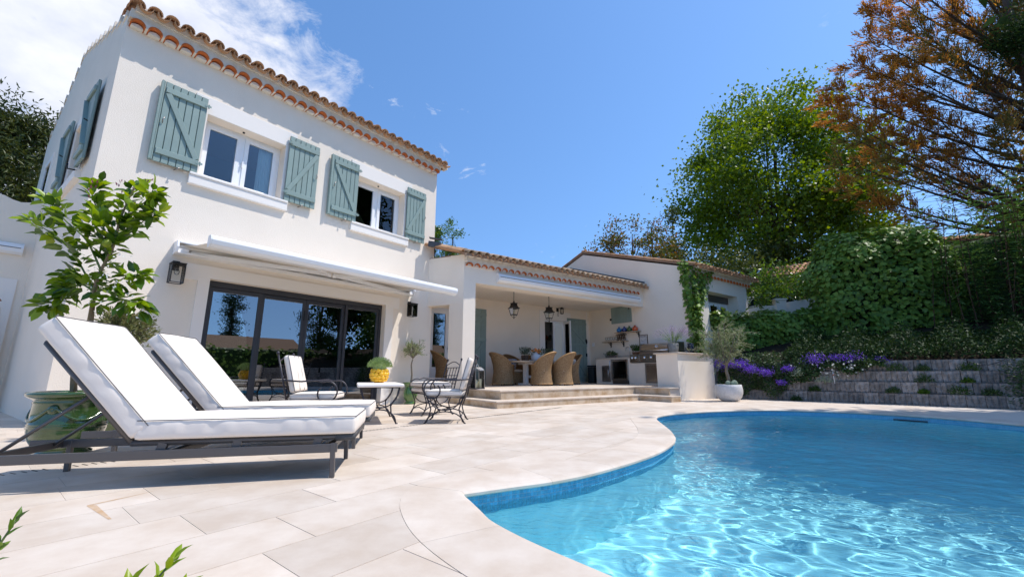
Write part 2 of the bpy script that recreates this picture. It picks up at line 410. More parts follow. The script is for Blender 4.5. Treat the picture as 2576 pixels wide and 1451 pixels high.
class MB:
    """collects shapes, builds ONE mesh object"""
    def __init__(s): s.v = []; s.f = []; s.m = Matrix.Identity(4); s.sm = []
    def add(s, vs, fs, smooth=False):
        b = len(s.v)
        s.v += [s.m @ Vector(p) for p in vs]
        s.f += [tuple(b + i for i in f) for f in fs]
        s.sm += [smooth] * len(fs)
        return s
    def box(s, x0, x1, y0, y1, z0, z1):
        return s.add([(x0, y0, z0), (x1, y0, z0), (x1, y1, z0), (x0, y1, z0), (x0, y0, z1), (x1, y0, z1), (x1, y1, z1), (x0, y1, z1)],
                     [(3, 2, 1, 0), (4, 5, 6, 7), (0, 1, 5, 4), (1, 2, 6, 5), (2, 3, 7, 6), (3, 0, 4, 7)])
    def bar(s, a, b, w, h, up=(0, 0, 1)):
        a, b = Vector(a), Vector(b); d = (b - a).normalized(); u = Vector(up)
        x = d.cross(u)
        if x.length < 1e-4: x = d.cross(Vector((1, 0, 0)))
        x.normalize(); z = x.cross(d).normalized()
        vs = []
        for p in (a, b):
            for i, j in ((-1, -1), (1, -1), (1, 1), (-1, 1)): vs.append(p + x * (i * w / 2) + z * (j * h / 2))
        return s.add(vs, [(3, 2, 1, 0), (4, 5, 6, 7), (0, 1, 5, 4), (1, 2, 6, 5), (2, 3, 7, 6), (3, 0, 4, 7)])
    def tube(s, pts, r, n=8, caps=True, closed=False):
        pts = [Vector(p) for p in pts]; k = len(pts)
        rs = r if isinstance(r, (list, tuple)) else [r] * k
        vs = []; prev = None
        for i, p in enumerate(pts):
            if closed: d = pts[(i + 1) % k] - pts[i - 1]
            else: d = pts[min(i + 1, k - 1)] - pts[max(i - 1, 0)]
            if d.length < 1e-9: d = Vector((0, 0, 1))
            d.normalize()
            if prev is None:
                x = d.cross(Vector((0, 0, 1)))
                if x.length < 1e-3: x = d.cross(Vector((1, 0, 0)))
            else: x = prev - d * prev.dot(d)
            if x.length < 1e-6: x = d.orthogonal()
            x.normalize(); prev = x; y = d.cross(x)
            for j in range(n):
                a = 2 * PI * j / n
                vs.append(p + (x * math.cos(a) + y * math.sin(a)) * rs[i])
        fs = []
        for i in range(k if closed else k - 1):
            i2 = (i + 1) % k
            for j in range(n): fs.append((i * n + j, i * n + (j + 1) % n, i2 * n + (j + 1) % n, i2 * n + j))
        s.add(vs, fs, True)
        if caps and not closed:
            b = len(s.v) - len(vs)
            s.f.append(tuple(b + j for j in reversed(range(n)))); s.sm.append(False)
            s.f.append(tuple(b + (k - 1) * n + j for j in range(n))); s.sm.append(False)
        return s
    def lathe(s, prof, n=28, c=(0, 0, 0), smooth=True):
        vs = []; fs = []
        for r, z in prof:
            for j in range(n):
                a = 2 * PI * j / n
                vs.append((c[0] + r * math.cos(a), c[1] + r * math.sin(a), c[2] + z))
        for i in range(len(prof) - 1):
            for j in range(n): fs.append((i * n + j, i * n + (j + 1) % n, (i + 1) * n + (j + 1) % n, (i + 1) * n + j))
        return s.add(vs, fs, smooth)
    def ball(s, c, r, n=10, m=7, sc=(1, 1, 1)):
        vs = []; fs = []
        for i in range(m + 1):
            t = PI * i / m
            for j in range(n):
                a = 2 * PI * j / n
                vs.append((c[0] + r * sc[0] * math.sin(t) * math.cos(a), c[1] + r * sc[1] * math.sin(t) * math.sin(a), c[2] + r * sc[2] * math.cos(t)))
        for i in range(m):
            for j in range(n): fs.append((i * n + j, (i + 1) * n + j, (i + 1) * n + (j + 1) % n, i * n + (j + 1) % n))
        return s.add(vs, fs, True)
    def prism(s, poly, z0, z1, axis='z'):
        """extruded outline; axis 'z': poly in xy, 'y': poly in xz, 'x': poly in yz"""
        n = len(poly)
        def P(p, h): return (p[0], p[1], h) if axis == 'z' else ((p[0], h, p[1]) if axis == 'y' else (h, p[0], p[1]))
        vs = [P(p, z0) for p in poly] + [P(p, z1) for p in poly]
        fs = [tuple(reversed(range(n))), tuple(range(n, 2 * n))] + [(i, (i + 1) % n, n + (i + 1) % n, n + i) for i in range(n)]
        return s.add(vs, fs)
    def wall(s, x0, x1, z0, z1, y0, y1, holes=(), shear=0.0):
        """slab in the xz plane between depths y0, y1, with rectangular holes (xa, xb, za, zb)"""
        xs = sorted({x0, x1, *[h[i] for h in holes for i in (0, 1) if x0 < h[i] < x1]})
        zs = sorted({z0, z1, *[h[i] for h in holes for i in (2, 3) if z0 < h[i] < z1]})
        def solid(i, k):
            if i < 0 or k < 0 or i >= len(xs) - 1 or k >= len(zs) - 1: return False
            cx, cz = (xs[i] + xs[i + 1]) / 2, (zs[k] + zs[k + 1]) / 2
            return not any(h[0] < cx < h[1] and h[2] < cz < h[3] for h in holes)
        for i in range(len(xs) - 1):
            for k in range(len(zs) - 1):
                if not solid(i, k): continue
                a, b, c, d = xs[i], xs[i + 1], zs[k], zs[k + 1]
                vs = [(a, y0, c), (b, y0, c), (b, y1, c), (a, y1, c), (a, y0, d), (b, y0, d), (b, y1, d), (a, y1, d)]
                fs = [(0, 1, 5, 4), (2, 3, 7, 6)]
                if not solid(i - 1, k): fs.append((3, 0, 4, 7))
                if not solid(i + 1, k): fs.append((1, 2, 6, 5))
                if not solid(i, k - 1): fs.append((3, 2, 1, 0))
                if not solid(i, k + 1): fs.append((4, 5, 6, 7))
                s.add(vs, fs)
        return s
    def mesh(s, name, m, bevel=0.0, seg=2):
        me = bpy.data.meshes.new(name)
        me.from_pydata([tuple(v) for v in s.v], [], s.f)
        if any(s.sm): me.polygons.foreach_set('use_smooth', s.sm)
        bm = bmesh.new(); bm.from_mesh(me)
        if bevel:
            bmesh.ops.remove_doubles(bm, verts=bm.verts, dist=1e-5)
            es = [e for e in bm.edges if len(e.link_faces) == 2 and e.calc_face_angle(0) > 0.5]
            bmesh.ops.bevel(bm, geom=es, offset=bevel, segments=seg, affect='EDGES', profile=0.5, clamp_overlap=True)
        bmesh.ops.recalc_face_normals(bm, faces=bm.faces)
        bm.to_mesh(me); bm.free()
        me.materials.append(MATS[m] if isinstance(m, str) else m)
        me.update()
        return me
    def build(s, name, m, parent=None, bevel=0.0, seg=2, loc=None, rot=None):
        return link(name, s.mesh(name, m, bevel, seg), parent, loc, rot)

def arr_mesh(name, V, tris, m, smooth=False):
    me = bpy.data.meshes.new(name)
    V = np.asarray(V, dtype=np.float32).reshape(-1, 3); T = np.asarray(tris, dtype=np.int32)
    k = T.shape[1]
    me.vertices.add(len(V)); me.vertices.foreach_set('co', V.ravel())
    me.loops.add(T.size); me.loops.foreach_set('vertex_index', T.ravel())
    me.polygons.add(len(T)); me.polygons.foreach_set('loop_start', np.arange(0, T.size, k, dtype=np.int32))
    if smooth: me.polygons.foreach_set('use_smooth', np.ones(len(T), dtype=bool))
    me.update(calc_edges=True); me.validate()
    me.materials.append(MATS[m] if isinstance(m, str) else m)
    return me

# --- leaves: unit shapes along +x, up +z
def leaf_shape(kind):
    if kind == 'quad':   # diamond, folded
        v = [(0, 0, 0), (.5, .5, .10), (1, 0, 0), (.5, -.5, .10)]
        t = [(0, 2, 1), (0, 3, 2)]
    elif kind == 'needle':
        v = [(0, .5, 0), (0, -.5, 0), (1, 0, 0)]
        t = [(0, 1, 2)]
    elif kind == 'oval':
        v = [(0, 0, 0), (.35, 0, -.03), (.7, 0, -.03), (1, 0, -.10), (.28, .46, .08), (.66, .40, .05), (.28, -.46, .08), (.66, -.40, .05)]
        t = [(0, 1, 4), (1, 2, 5), (1, 5, 4), (2, 3, 5), (0, 6, 1), (1, 7, 2), (1, 6, 7), (2, 7, 3)]
    elif kind == 'round':
        v = [(0, 0, 0), (.45, 0, -.04), (1, 0, -.08), (.12, .48, .07), (.62, .46, .03), (.12, -.48, .07), (.62, -.46, .03)]
        t = [(0, 1, 3), (1, 4, 3), (1, 2, 4), (0, 5, 1), (1, 5, 6), (1, 6, 2)]
    return np.array(v, float), np.array(t)
def leaf_frames(dirs, nrm):
    d = dirs / (np.linalg.norm(dirs, axis=1, keepdims=True) + 1e-9)
    y = np.cross(nrm, d); l = np.linalg.norm(y, axis=1, keepdims=True)
    alt = np.cross(np.tile([0.31, 0.2, 0.93], (len(d), 1)), d)
    y = np.where(l < 1e-3, alt, y); y /= (np.linalg.norm(y, axis=1, keepdims=True) + 1e-9)
    z = np.cross(d, y)
    return d, y, z
def leaf_arrays(pos, dirs, nrm, ln, wd, kind='quad'):
    v, t = leaf_shape(kind)
    d, y, z = leaf_frames(dirs, nrm)
    ln = np.broadcast_to(ln, (len(pos),)); wd = np.broadcast_to(wd, (len(pos),))
    V = pos[:, None, :] + v[None, :, 0, None] * ln[:, None, None] * d[:, None, :] + v[None, :, 1, None] * wd[:, None, None] * y[:, None, :] + v[None, :, 2, None] * ln[:, None, None] * z[:, None, :]
    T = t[None] + (np.arange(len(pos)) * len(v))[:, None, None]
    return V.reshape(-1, 3), T.reshape(-1, 3)
def leaves(name, parent, pos, dirs, nrm, ln, wd, m, kind='quad', stuff=True):
    V, T = leaf_arrays(np.asarray(pos), np.asarray(dirs), np.asarray(nrm), ln, wd, kind)
    o = link(name, arr_mesh(name, V, T, m), parent)
    if stuff: o['kind'] = 'stuff'
    return o
def leaf_objects(name, parent, pos, dirs, nrm, ln, wd, m, kind='oval'):
    """each leaf an object of its own, all sharing one mesh"""
    v, t = leaf_shape(kind)
    me = arr_mesh(name, v, t, m)
    d, y, z = leaf_frames(np.asarray(dirs, float), np.asarray(nrm, float))
    ln = np.broadcast_to(ln, (len(pos),)); wd = np.broadcast_to(wd, (len(pos),))
    for i in range(len(pos)):
        o = bpy.data.objects.new(name, me)
        COL.objects.link(o); o.parent = parent
        M = Matrix((d[i] * ln[i], y[i] * wd[i], z[i] * ln[i])).transposed().to_4x4()
        M.translation = Vector(pos[i])
        o.matrix_local = M
def rdir(n, rng=RNG):
    a = rng.normal(size=(n, 3)); return a / np.linalg.norm(a, axis=1, keepdims=True)
def curve(a, b, sag=0.0, n=6, bend=None):
    a, b = Vector(a), Vector(b); o = []
    for i in range(n + 1):
        t = i / n; p = a.lerp(b, t)
        p = p + Vector((0, 0, 1)) * (sag * math.sin(PI * t))
        if bend is not None: p = p + Vector(bend) * math.sin(PI * t)
        o.append(p)
    return o
def catmull(pts, per=8, closed=False):
    out = []; n = len(pts)
    rng_ = range(n if closed else n - 1)
    for i in rng_:
        p = [np.array(pts[(i + k) % n] if closed else pts[min(max(i + k, 0), n - 1)], float) for k in (-1, 0, 1, 2)]
        for j in range(per):
            t = j / per
            out.append(tuple(0.5 * ((2 * p[1]) + (-p[0] + p[2]) * t + (2 * p[0] - 5 * p[1] + 4 * p[2] - p[3]) * t * t + (-p[0] + 3 * p[1] - 3 * p[2] + p[3]) * t ** 3)))
    if not closed: out.append(tuple(map(float, pts[-1])))
    return out
def pip(px, py, poly):
    """vectorised point in polygon"""
    inside = np.zeros(np.shape(px), bool); n = len(poly)
    for i in range(n):
        x1, y1 = poly[i]; x2, y2 = poly[(i + 1) % n]
        c = ((y1 > py) != (y2 > py))
        with np.errstate(divide='ignore', invalid='ignore'):
            inside ^= c & (px < (x2 - x1) * (py - y1) / (y2 - y1 + 1e-12) + x1)
    return inside

# --- canal tiles: half round shells along +y (upper end), width 2r; convex up
def tile_mesh(name, m, L=0.46, r0=0.098, r1=0.078, th=0.013, n=7, concave=False, arc=PI * 0.96):
    vs = []; fs = []
    for (y, r) in ((0, r0), (L, r1)):
        for rr in (r, r - th):
            for j in range(n + 1):
                a = (PI - arc) / 2 + arc * j / n
                vs.append((rr * math.cos(a), y, rr * math.sin(a) * (-1 if concave else 1)))
    k = n + 1
    for j in range(n):
        fs.append((j, j + 1, 2 * k + j + 1, 2 * k + j)); fs.append((k + j + 1, k + j, 3 * k + j, 3 * k + j + 1))
        fs.append((j + 1, j, k + j, k + j + 1)); fs.append((2 * k + j, 2 * k + j + 1, 3 * k + j + 1, 3 * k + j))
    for j in (0, n): fs.append((j, 2 * k + j, 3 * k + j, k + j))
    mb = MB(); mb.add(vs, fs, False)
    me = mb.mesh(name, m)
    me.polygons.foreach_set('use_smooth', [i < 4 * n and (i % 4) < 2 for i in range(len(me.polygons))])
    return me
# ------------------------------------------------------------------ ground, patio, pool
POOL_PTS = [(7.30, 4.6), (7.26, 5.97), (7.06, 7.08), (6.55, 7.84), (5.93, 8.27), (5.08, 8.50), (3.85, 8.24), (2.95, 7.76), (2.50, 7.33), (2.30, 6.94), (2.20, 6.54), (2.12, 6.14), (2.00, 5.56), (1.86, 5.04), (1.77, 4.79), (1.64, 4.52), (1.35, 4.07), (0.99, 3.65), (0.58, 3.25), (0.27, 3.02), (0.0, 2.88), (-0.2, 2.775), (-0.325, 2.70)]
POOL_PTS2 = [(-0.325, 2.70), (-0.20, 2.40), (-0.12, 2.21), (0.0, 2.03), (0.12, 1.88), (0.25, 1.735), (0.40, 1.57), (0.75, 1.2), (1.4, 0.72), (2.4, 0.35), (3.8, 0.25), (5.4, 0.9), (6.7, 2.4), (7.30, 4.6)]
POOL = catmull(POOL_PTS, 6)[:-1] + catmull(POOL_PTS2, 6)[:-1]      # counter-clockwise seen from above? (order fixed below)
def area2(p): return sum(p[i][0] * p[(i + 1) % len(p)][1] - p[(i + 1) % len(p)][0] * p[i][1] for i in range(len(p)))
if area2(POOL) < 0: POOL = POOL[::-1]
POOL = np.array(POOL)
def resample(poly, step):
    P = np.vstack([poly, poly[:1]]); d = np.r_[0, np.cumsum(np.linalg.norm(np.diff(P, axis=0), axis=1))]
    n = int(d[-1] / step); t = np.linspace(0, d[-1], n, endpoint=False)
    return np.c_[np.interp(t, d, P[:, 0]), np.interp(t, d, P[:, 1])], d[-1] / n
def normals_out(P):
    t = np.roll(P, -1, 0) - np.roll(P, 1, 0); t /= np.linalg.norm(t, axis=1, keepdims=True)
    return np.c_[t[:, 1], -t[:, 0]]
PR, pstep = resample(POOL, 0.05)
NO = normals_out(PR)
for _ in range(10): NO = (NO + np.roll(NO, 1, 0) + np.roll(NO, -1, 0)); NO /= np.linalg.norm(NO, axis=1, keepdims=True)
COPW = 0.38
OUT = PR + NO * COPW
for _ in range(8): OUT = (OUT * 2 + np.roll(OUT, 1, 0) + np.roll(OUT, -1, 0)) / 4
OUTP = [tuple(p) for p in OUT[::2]]

def cdt_minus(outer_polys, hole):
    """triangulates each polygon of outer_polys outside hole -> list of (verts, tris) per polygon"""
    vs = []; faces = []
    for p in outer_polys + [hole]:
        b = len(vs); vs += [Vector(q) for q in p]; faces.append(list(range(b, b + len(p))))
    rv, re, rf, ov, oe, of = delaunay_2d_cdt(vs, [], faces, 0, 1e-5)
    H = len(outer_polys); res = [[] for _ in outer_polys]
    for f, o in zip(rf, of):
        if H in o: continue
        for k in o:
            if k < H: res[k].append(f)
    return rv, res
def slab_mesh(name, rv, tris, ztop, zbot, m, gap=0.0):
    """sheet of triangles with skirts along its outline"""
    used = sorted({i for t in tris for i in t}); ix = {v: k for k, v in enumerate(used)}
    V = [(rv[i][0], rv[i][1], ztop) for i in used]; F = [tuple(ix[i] for i in t) for t in tris]
    F = [f if (V[f[1]][0] - V[f[0]][0]) * (V[f[2]][1] - V[f[0]][1]) - (V[f[1]][1] - V[f[0]][1]) * (V[f[2]][0] - V[f[0]][0]) > 0 else f[::-1] for f in F]
    ed = {}
    for f in F:
        for a, b in zip(f, f[1:] + f[:1]): ed[(a, b)] = 1
    rim = [(a, b) for (a, b) in ed if (b, a) not in ed]
    k = len(V); V = V + [(x, y, zbot) for x, y, z in V]
    F = F + [(b, a, a + k, b + k) for a, b in rim]
    me = bpy.data.meshes.new(name); me.from_pydata(V, [], F); me.materials.append(MATS[m]); me.update()
    return me

def build_ground():
    rv, res = cdt_minus([[(-400, -400), (400, -400), (400, 400), (-400, 400)]], OUTP)
    o = link('ground', slab_mesh('ground', rv, res[0], -0.05, -0.06, 'grass_ground')); o['kind'] = 'structure'
build_ground()

patio = bpy.data.objects.new('patio', None); COL.objects.link(patio); patio['kind'] = 'structure'
PATIO_POLY = [(-16, -1.5), (9.5, -1.5), (11.9, 2.0), (11.6, 5.6), (10.45, 8.0), (9.55, 8.98), (8.70, 9.85), (6.60, 11.95), (5.6, 12.95), (3.0, 13.5), (-1.0, 13.2), (-3, 13.2), (-16, 6.5)]
def build_patio():
    rv, res = cdt_minus([PATIO_POLY], OUTP)
    link('mortar_bed', slab_mesh('mortar_bed', rv, res[0], -0.0022, -0.05, 'grout'), patio)
    # slabs in running bond along the facade
    W, GAP = 0.405, 0.0026
    polys = []
    rnd = random.Random(5)
    for r in range(-32, 24):
        s = -16 + rnd.uniform(0, 1)
        while s < 14:
            L = rnd.choice((0.61, 0.61, 0.82, 0.91, 1.02))
            c = [FP(a, b) for a, b in ((s + GAP, r * W + GAP), (s + L - GAP, r * W + GAP), (s + L - GAP, (r + 1) * W - GAP), (s + GAP, (r + 1) * W - GAP))]
            cx = sum(p.x for p in c) / 4; cy = sum(p.y for p in c) / 4
            s += L
            if bool(pip(np.array(cx), np.array(cy), PATIO_POLY)) and -9.5 < cx < 9.5 and 0.6 < cy < 13 and abs(cx) < 1.32 * cy + 1.2:
                poly = [(p.x, p.y) for p in c]
                if area2(poly) < 0: poly = poly[::-1]
                polys.append((np.hypot(cx, cy), poly))
    polys.sort(key=lambda q: q[0])
    near = [p for _, p in polys[:300]]; far = [p for _, p in polys[300:]]
    rv, res = cdt_minus(near, OUTP)
    for t in res:
        if t: link('paving_slab', slab_mesh('paving_slab', rv, t, 0.0, -0.02, 'trav'), patio)
    rv, res = cdt_minus(far, OUTP)
    tris = [x for t in res for x in t]
    if tris:
        o = link('distant_paving', slab_mesh('distant_paving', rv, tris, -0.0004, -0.02, 'trav'), patio); o['kind'] = 'stuff'
build_patio()
def drain_and_stain():
    mb = MB()
    for i in range(150):
        s_ = -6.2 + i * .052
        a, b = FP(s_, 3.60, .0012), FP(s_ + .02, 3.68, .0012)
        if i % 12 < 11: mb.bar(a, b, .009, .002)
    o = mb.build('drain_slots', 'black_plastic', patio); o['kind'] = 'stuff'
    st = MB()
    st.add([(-2.305, 2.435, .0008), (-2.29, 2.415, .0008), (-1.972, 2.205, .0008), (-1.965, 2.215, .0008), (-2.25, 2.43, .0008)], [(0, 1, 2, 3, 4)])
    st.add([(-2.30, 2.437, .0009), (-2.275, 2.435, .0009), (-2.215, 2.58, .0009), (-2.165, 2.73, .0009), (-2.23, 2.58, .0009)], [(0, 1, 2, 3, 4)])
    st.build('rust_stain', 'stain', patio)
drain_and_stain()

pool = bpy.data.objects.new('pool', None); COL.objects.link(pool); pool['kind'] = 'structure'
WATER_Z = -0.105
def liner_mat():
    m = mat('liner', (0.44, 0.82, 0.87), 0.5, spec=0.3, noise=(0.9, 5, 0.3, 0.7), color2=(0.37, 0.72, 0.82))
    mat('pool_tile', (0.07, 0.34, 0.52), 0.25, spec=0.5, rnd=0.18, noise=(19, 2, 0.35, 0.65), color2=(0.12, 0.43, 0.60))
    mat('pool_grout', (0.42, 0.52, 0.57), 0.9)
    t = m.node_tree
liner_mat()
def build_pool():
    n = len(PR)
    # coping stones: bullnosed ring pieces
    per = 13
    prof = [(COPW, -0.02), (COPW, 0.002), (0.02, 0.002), (-0.012, -0.003), (-0.028, -0.016), (-0.028, -0.030), (-0.012, -0.040), (0.03, -0.040)]
    i = 0
    while i < n:
        j = min(i + per, n)
        vs = []; fs = []; k = len(prof)
        cnt = j - i + 1
        for q in range(cnt):
            a = (i + q) % n
            sh = 0.0009 if q == 0 else (-0.0009 if q == cnt - 1 else 0)
            tg = np.array([-NO[a][1], NO[a][0]])
            for (o, z) in prof:
                w_ = o / COPW
                p = PR[a] * (1 - w_) + OUT[a] * w_ if o > 0 else PR[a] + NO[a] * o
                p = p + tg * sh - (OUT[a] - PR[a]) / COPW * (0.002 if o == COPW else 0)
                vs.append((p[0], p[1], z))
        for q in range(cnt - 1):
            for m_ in range(k - 1): fs.append((q * k + m_, q * k + m_ + 1, (q + 1) * k + m_ + 1, (q + 1) * k + m_))
        fs.append(tuple(range(k))); fs.append(tuple(reversed(range((cnt - 1) * k, cnt * k))))
        MB().add(vs, fs).build('coping_stone', 'trav', pool)
        i = j
    # basin: wall and sloping floor
    def floor_z(x, y):
        t = np.clip((x * 0.75 + (y - 2) * 0.45) / 6.0, 0, 1)
        return -1.05 - 1.25 * t * t * (3 - 2 * t)
    zs = [-0.034, -0.30, -0.7, None]
    vs = []; fs = []
    for (x, y) in PR:
        for z in zs: vs.append((x, y, floor_z(x, y) if z is None else z))
    for a in range(n):
        b = (a + 1) % n
        for k in range(3): fs.append((a * 4 + k, a * 4 + k + 1, b * 4 + k + 1, b * 4 + k))
    wl = MB().add(vs, fs, True).build('pool_wall', 'liner', pool)
    # floor: fine grid clipped by the outline
    g = 0.12
    xs = np.arange(PR[:, 0].min() - g, PR[:, 0].max() + g, g); ys = np.arange(PR[:, 1].min() - g, PR[:, 1].max() + g, g)
    X, Y = np.meshgrid(xs, ys, indexing='ij')
    V = np.c_[X.ravel(), Y.ravel(), floor_z(X, Y).ravel()]
    cx = (X[:-1, :-1] + g / 2); cy = (Y[:-1, :-1] + g / 2)
    keep = np.zeros(cx.shape, bool)
    for dx in (-g, 0, g):
        for dy in (-g, 0, g): keep |= pip(cx + dx, cy + dy, [tuple(p) for p in PR[::3]])
    I, J = np.nonzero(keep); ny = len(ys)
    a = I * ny + J
    Fq = np.c_[a, a + ny, a + ny + 1, a + 1]
    fl = link('pool_floor', arr_mesh('pool_floor', V, Fq, 'liner', True), pool)
    # waterline mosaic: single tiles nearest to the camera, the rest joined
    vs = []; fs = []
    P2, st = resample(POOL, 0.0262)
    N2_ = normals_out(P2); m2 = len(P2); rows = 8; pit = 0.0255
    cand = []
    for a in range(m2):
        p = P2[a]; q = P2[(a + 1) % m2]
        d = float(np.hypot(*p))
        facing = float(np.dot(N2_[a], -p)) < 0        # inner face turned to the camera
        for r in range(rows): cand.append((d + (0 if facing and p[1] > 1.5 else 50) + (0.0 if r < 5 else 3), a, r))
    cand.sort()
    def tile_geo(a, r):
        p = P2[a]; q = P2[(a + 1) % m2]; t = (q - p); l = np.linalg.norm(t); t = t / l
        nn = np.array([t[1], -t[0]])
        z1 = -0.042 - r * pit; z0 = z1 - pit + 0.0032
        A = p + t * 0.0014 ; B = q - t * 0.0014
        o = 0.003
        v = []
        for (c, e) in ((A, 0), (B, 0)):
            for z in (z0, z1):
                v.append((*(c + nn * 0.004), z)); v.append((*(c - nn * o), z))
        return v, [(1, 5, 7, 3), (0, 1, 3, 2), (4, 6, 7, 5), (2, 3, 7, 6), (0, 4, 5, 1)]
    for _, a, r in cand[:300]:
        v, f = tile_geo(a, r)
        MB().add(v, f).build('mosaic_tile', 'pool_tile', pool)
    mb = MB()
    for _, a, r in cand[300:]:
        v, f = tile_geo(a, r); mb.add(v, f)
    o = mb.build('mosaic_band', 'pool_tile', pool); o['kind'] = 'stuff'
    # grout strip behind the mosaic
    vs = []; fs = []
    for i2, (x, y) in enumerate(PR):
        p = PR[i2] - NO[i2] * 0.0012
        vs += [(p[0], p[1], -0.036), (p[0], p[1], -0.042 - rows * pit)]
    for a in range(n):
        b = (a + 1) % n; fs.append((a * 2, a * 2 + 1, b * 2 + 1, b * 2))
    MB().add(vs, fs, True).build('tile_backing', 'pool_grout', pool)
    # skimmer mouth in the far wall
    c = Vector((6.85, 7.42, 0)); t = Vector((-0.55, 0.83, 0)); nn = Vector((-0.83, -0.55, 0))
    mb = MB(); mb.bar(c + nn * 0.01 + t * 0.22 + Vector((0, 0, -0.10)), c + nn * 0.01 - t * 0.22 + Vector((0, 0, -0.10)), 0.03, 0.025)
    sk = mb.build('skimmer_mouth', 'black_plastic', pool)
    for o in (wl, fl): o.cycles.is_caustics_receiver = True
build_pool()

def build_water():
    m = bpy.data.materials.new('water'); m.use_nodes = True; t = m.node_tree; L = t.links.new
    t.nodes.remove(t.nodes['Principled BSDF'])
    out = t.nodes['Material Output']
    gl = t.nodes.new('ShaderNodeBsdfRefraction'); gl.inputs['IOR'].default_value = 1.333; gl.inputs['Roughness'].default_value = 0.0
    gl.inputs['Color'].default_value = (0.84, 0.98, 1.0, 1)
    gs = t.nodes.new('ShaderNodeBsdfGlossy'); gs.inputs['Roughness'].default_value = 0.02
    fr = t.nodes.new('ShaderNodeFresnel'); fr.inputs['IOR'].default_value = 1.333
    mx = t.nodes.new('ShaderNodeMixShader')
    tc = t.nodes.new('ShaderNodeTexCoord')
    mp = t.nodes.new('ShaderNodeMapping'); mp.inputs['Rotation'].default_value = (0, 0, 0.5); mp.inputs['Scale'].default_value = (1.0, 1.7, 1.0)
    L(tc.outputs['Object'], mp.inputs['Vector'])
    prev = None
    for sc_, st_, di_ in ((9.0, 0.55, 0.020), (24.0, 0.5, 0.008)):
        n = t.nodes.new('ShaderNodeTexNoise'); n.inputs['Scale'].default_value = sc_; n.inputs['Detail'].default_value = 2.5; n.inputs['Distortion'].default_value = 0.6
        L(mp.outputs[0], n.inputs['Vector'])
        bp = t.nodes.new('ShaderNodeBump'); bp.inputs['Strength'].default_value = st_; bp.inputs['Distance'].default_value = di_
        L(n.outputs['Fac'], bp.inputs['Height'])
        if prev: L(prev, bp.inputs['Normal'])
        prev = bp.outputs[0]
    for q in (gs, fr): L(prev, q.inputs['Normal'])
    L(fr.outputs[0], mx.inputs[0]); L(gl.outputs[0], mx.inputs[1]); L(gs.outputs[0], mx.inputs[2])
    L(mx.outputs[0], out.inputs['Surface'])
    MATS['water'] = m
    rng = np.random.default_rng(3)
    g = 0.019
    ext = PR + NO * 0.10
    xs = np.arange(-0.5, 7.6, g); ys = np.arange(0.1, 8.7, g)
    X, Y = np.meshgrid(xs, ys, indexing='ij')
    Z = np.zeros_like(X)
    for k in range(46):
        lam = rng.uniform(0.10, 0.42); ang = rng.normal(0.5, 0.9); ph = rng.uniform(0, 2 * PI)
        amp = 0.00066 * (lam / 0.3) ** 1.05 * rng.uniform(0.5, 1.25)
        wx = 0.10 * np.sin(1.7 * X + 2.3 * Y + k) + 0.09 * np.cos(2.1 * Y - 1.1 * X + 2 * k)
        u = (X + wx) * math.cos(ang) + (Y + wx * 0.7) * math.sin(ang)
        Z += amp * np.sin(2 * PI * u / lam + ph)
    V = np.c_[X.ravel(), Y.ravel(), (Z + WATER_Z).ravel()]
    cx = X[:-1, :-1] + g / 2; cy = Y[:-1, :-1] + g / 2
    keep = pip(cx, cy, [tuple(p) for p in ext[::2]])
    I, J = np.nonzero(keep); ny = len(ys); a = I * ny + J
    F = np.c_[a, a + ny, a + ny + 1, a + 1]
    used = np.unique(F); remap = np.full(len(V), -1); remap[used] = np.arange(len(used))
    o = link('pool_water', arr_mesh('pool_water', V[used], remap[F], 'water', True)); o['kind'] = 'structure'
    o.cycles.is_caustics_caster = True
build_water()
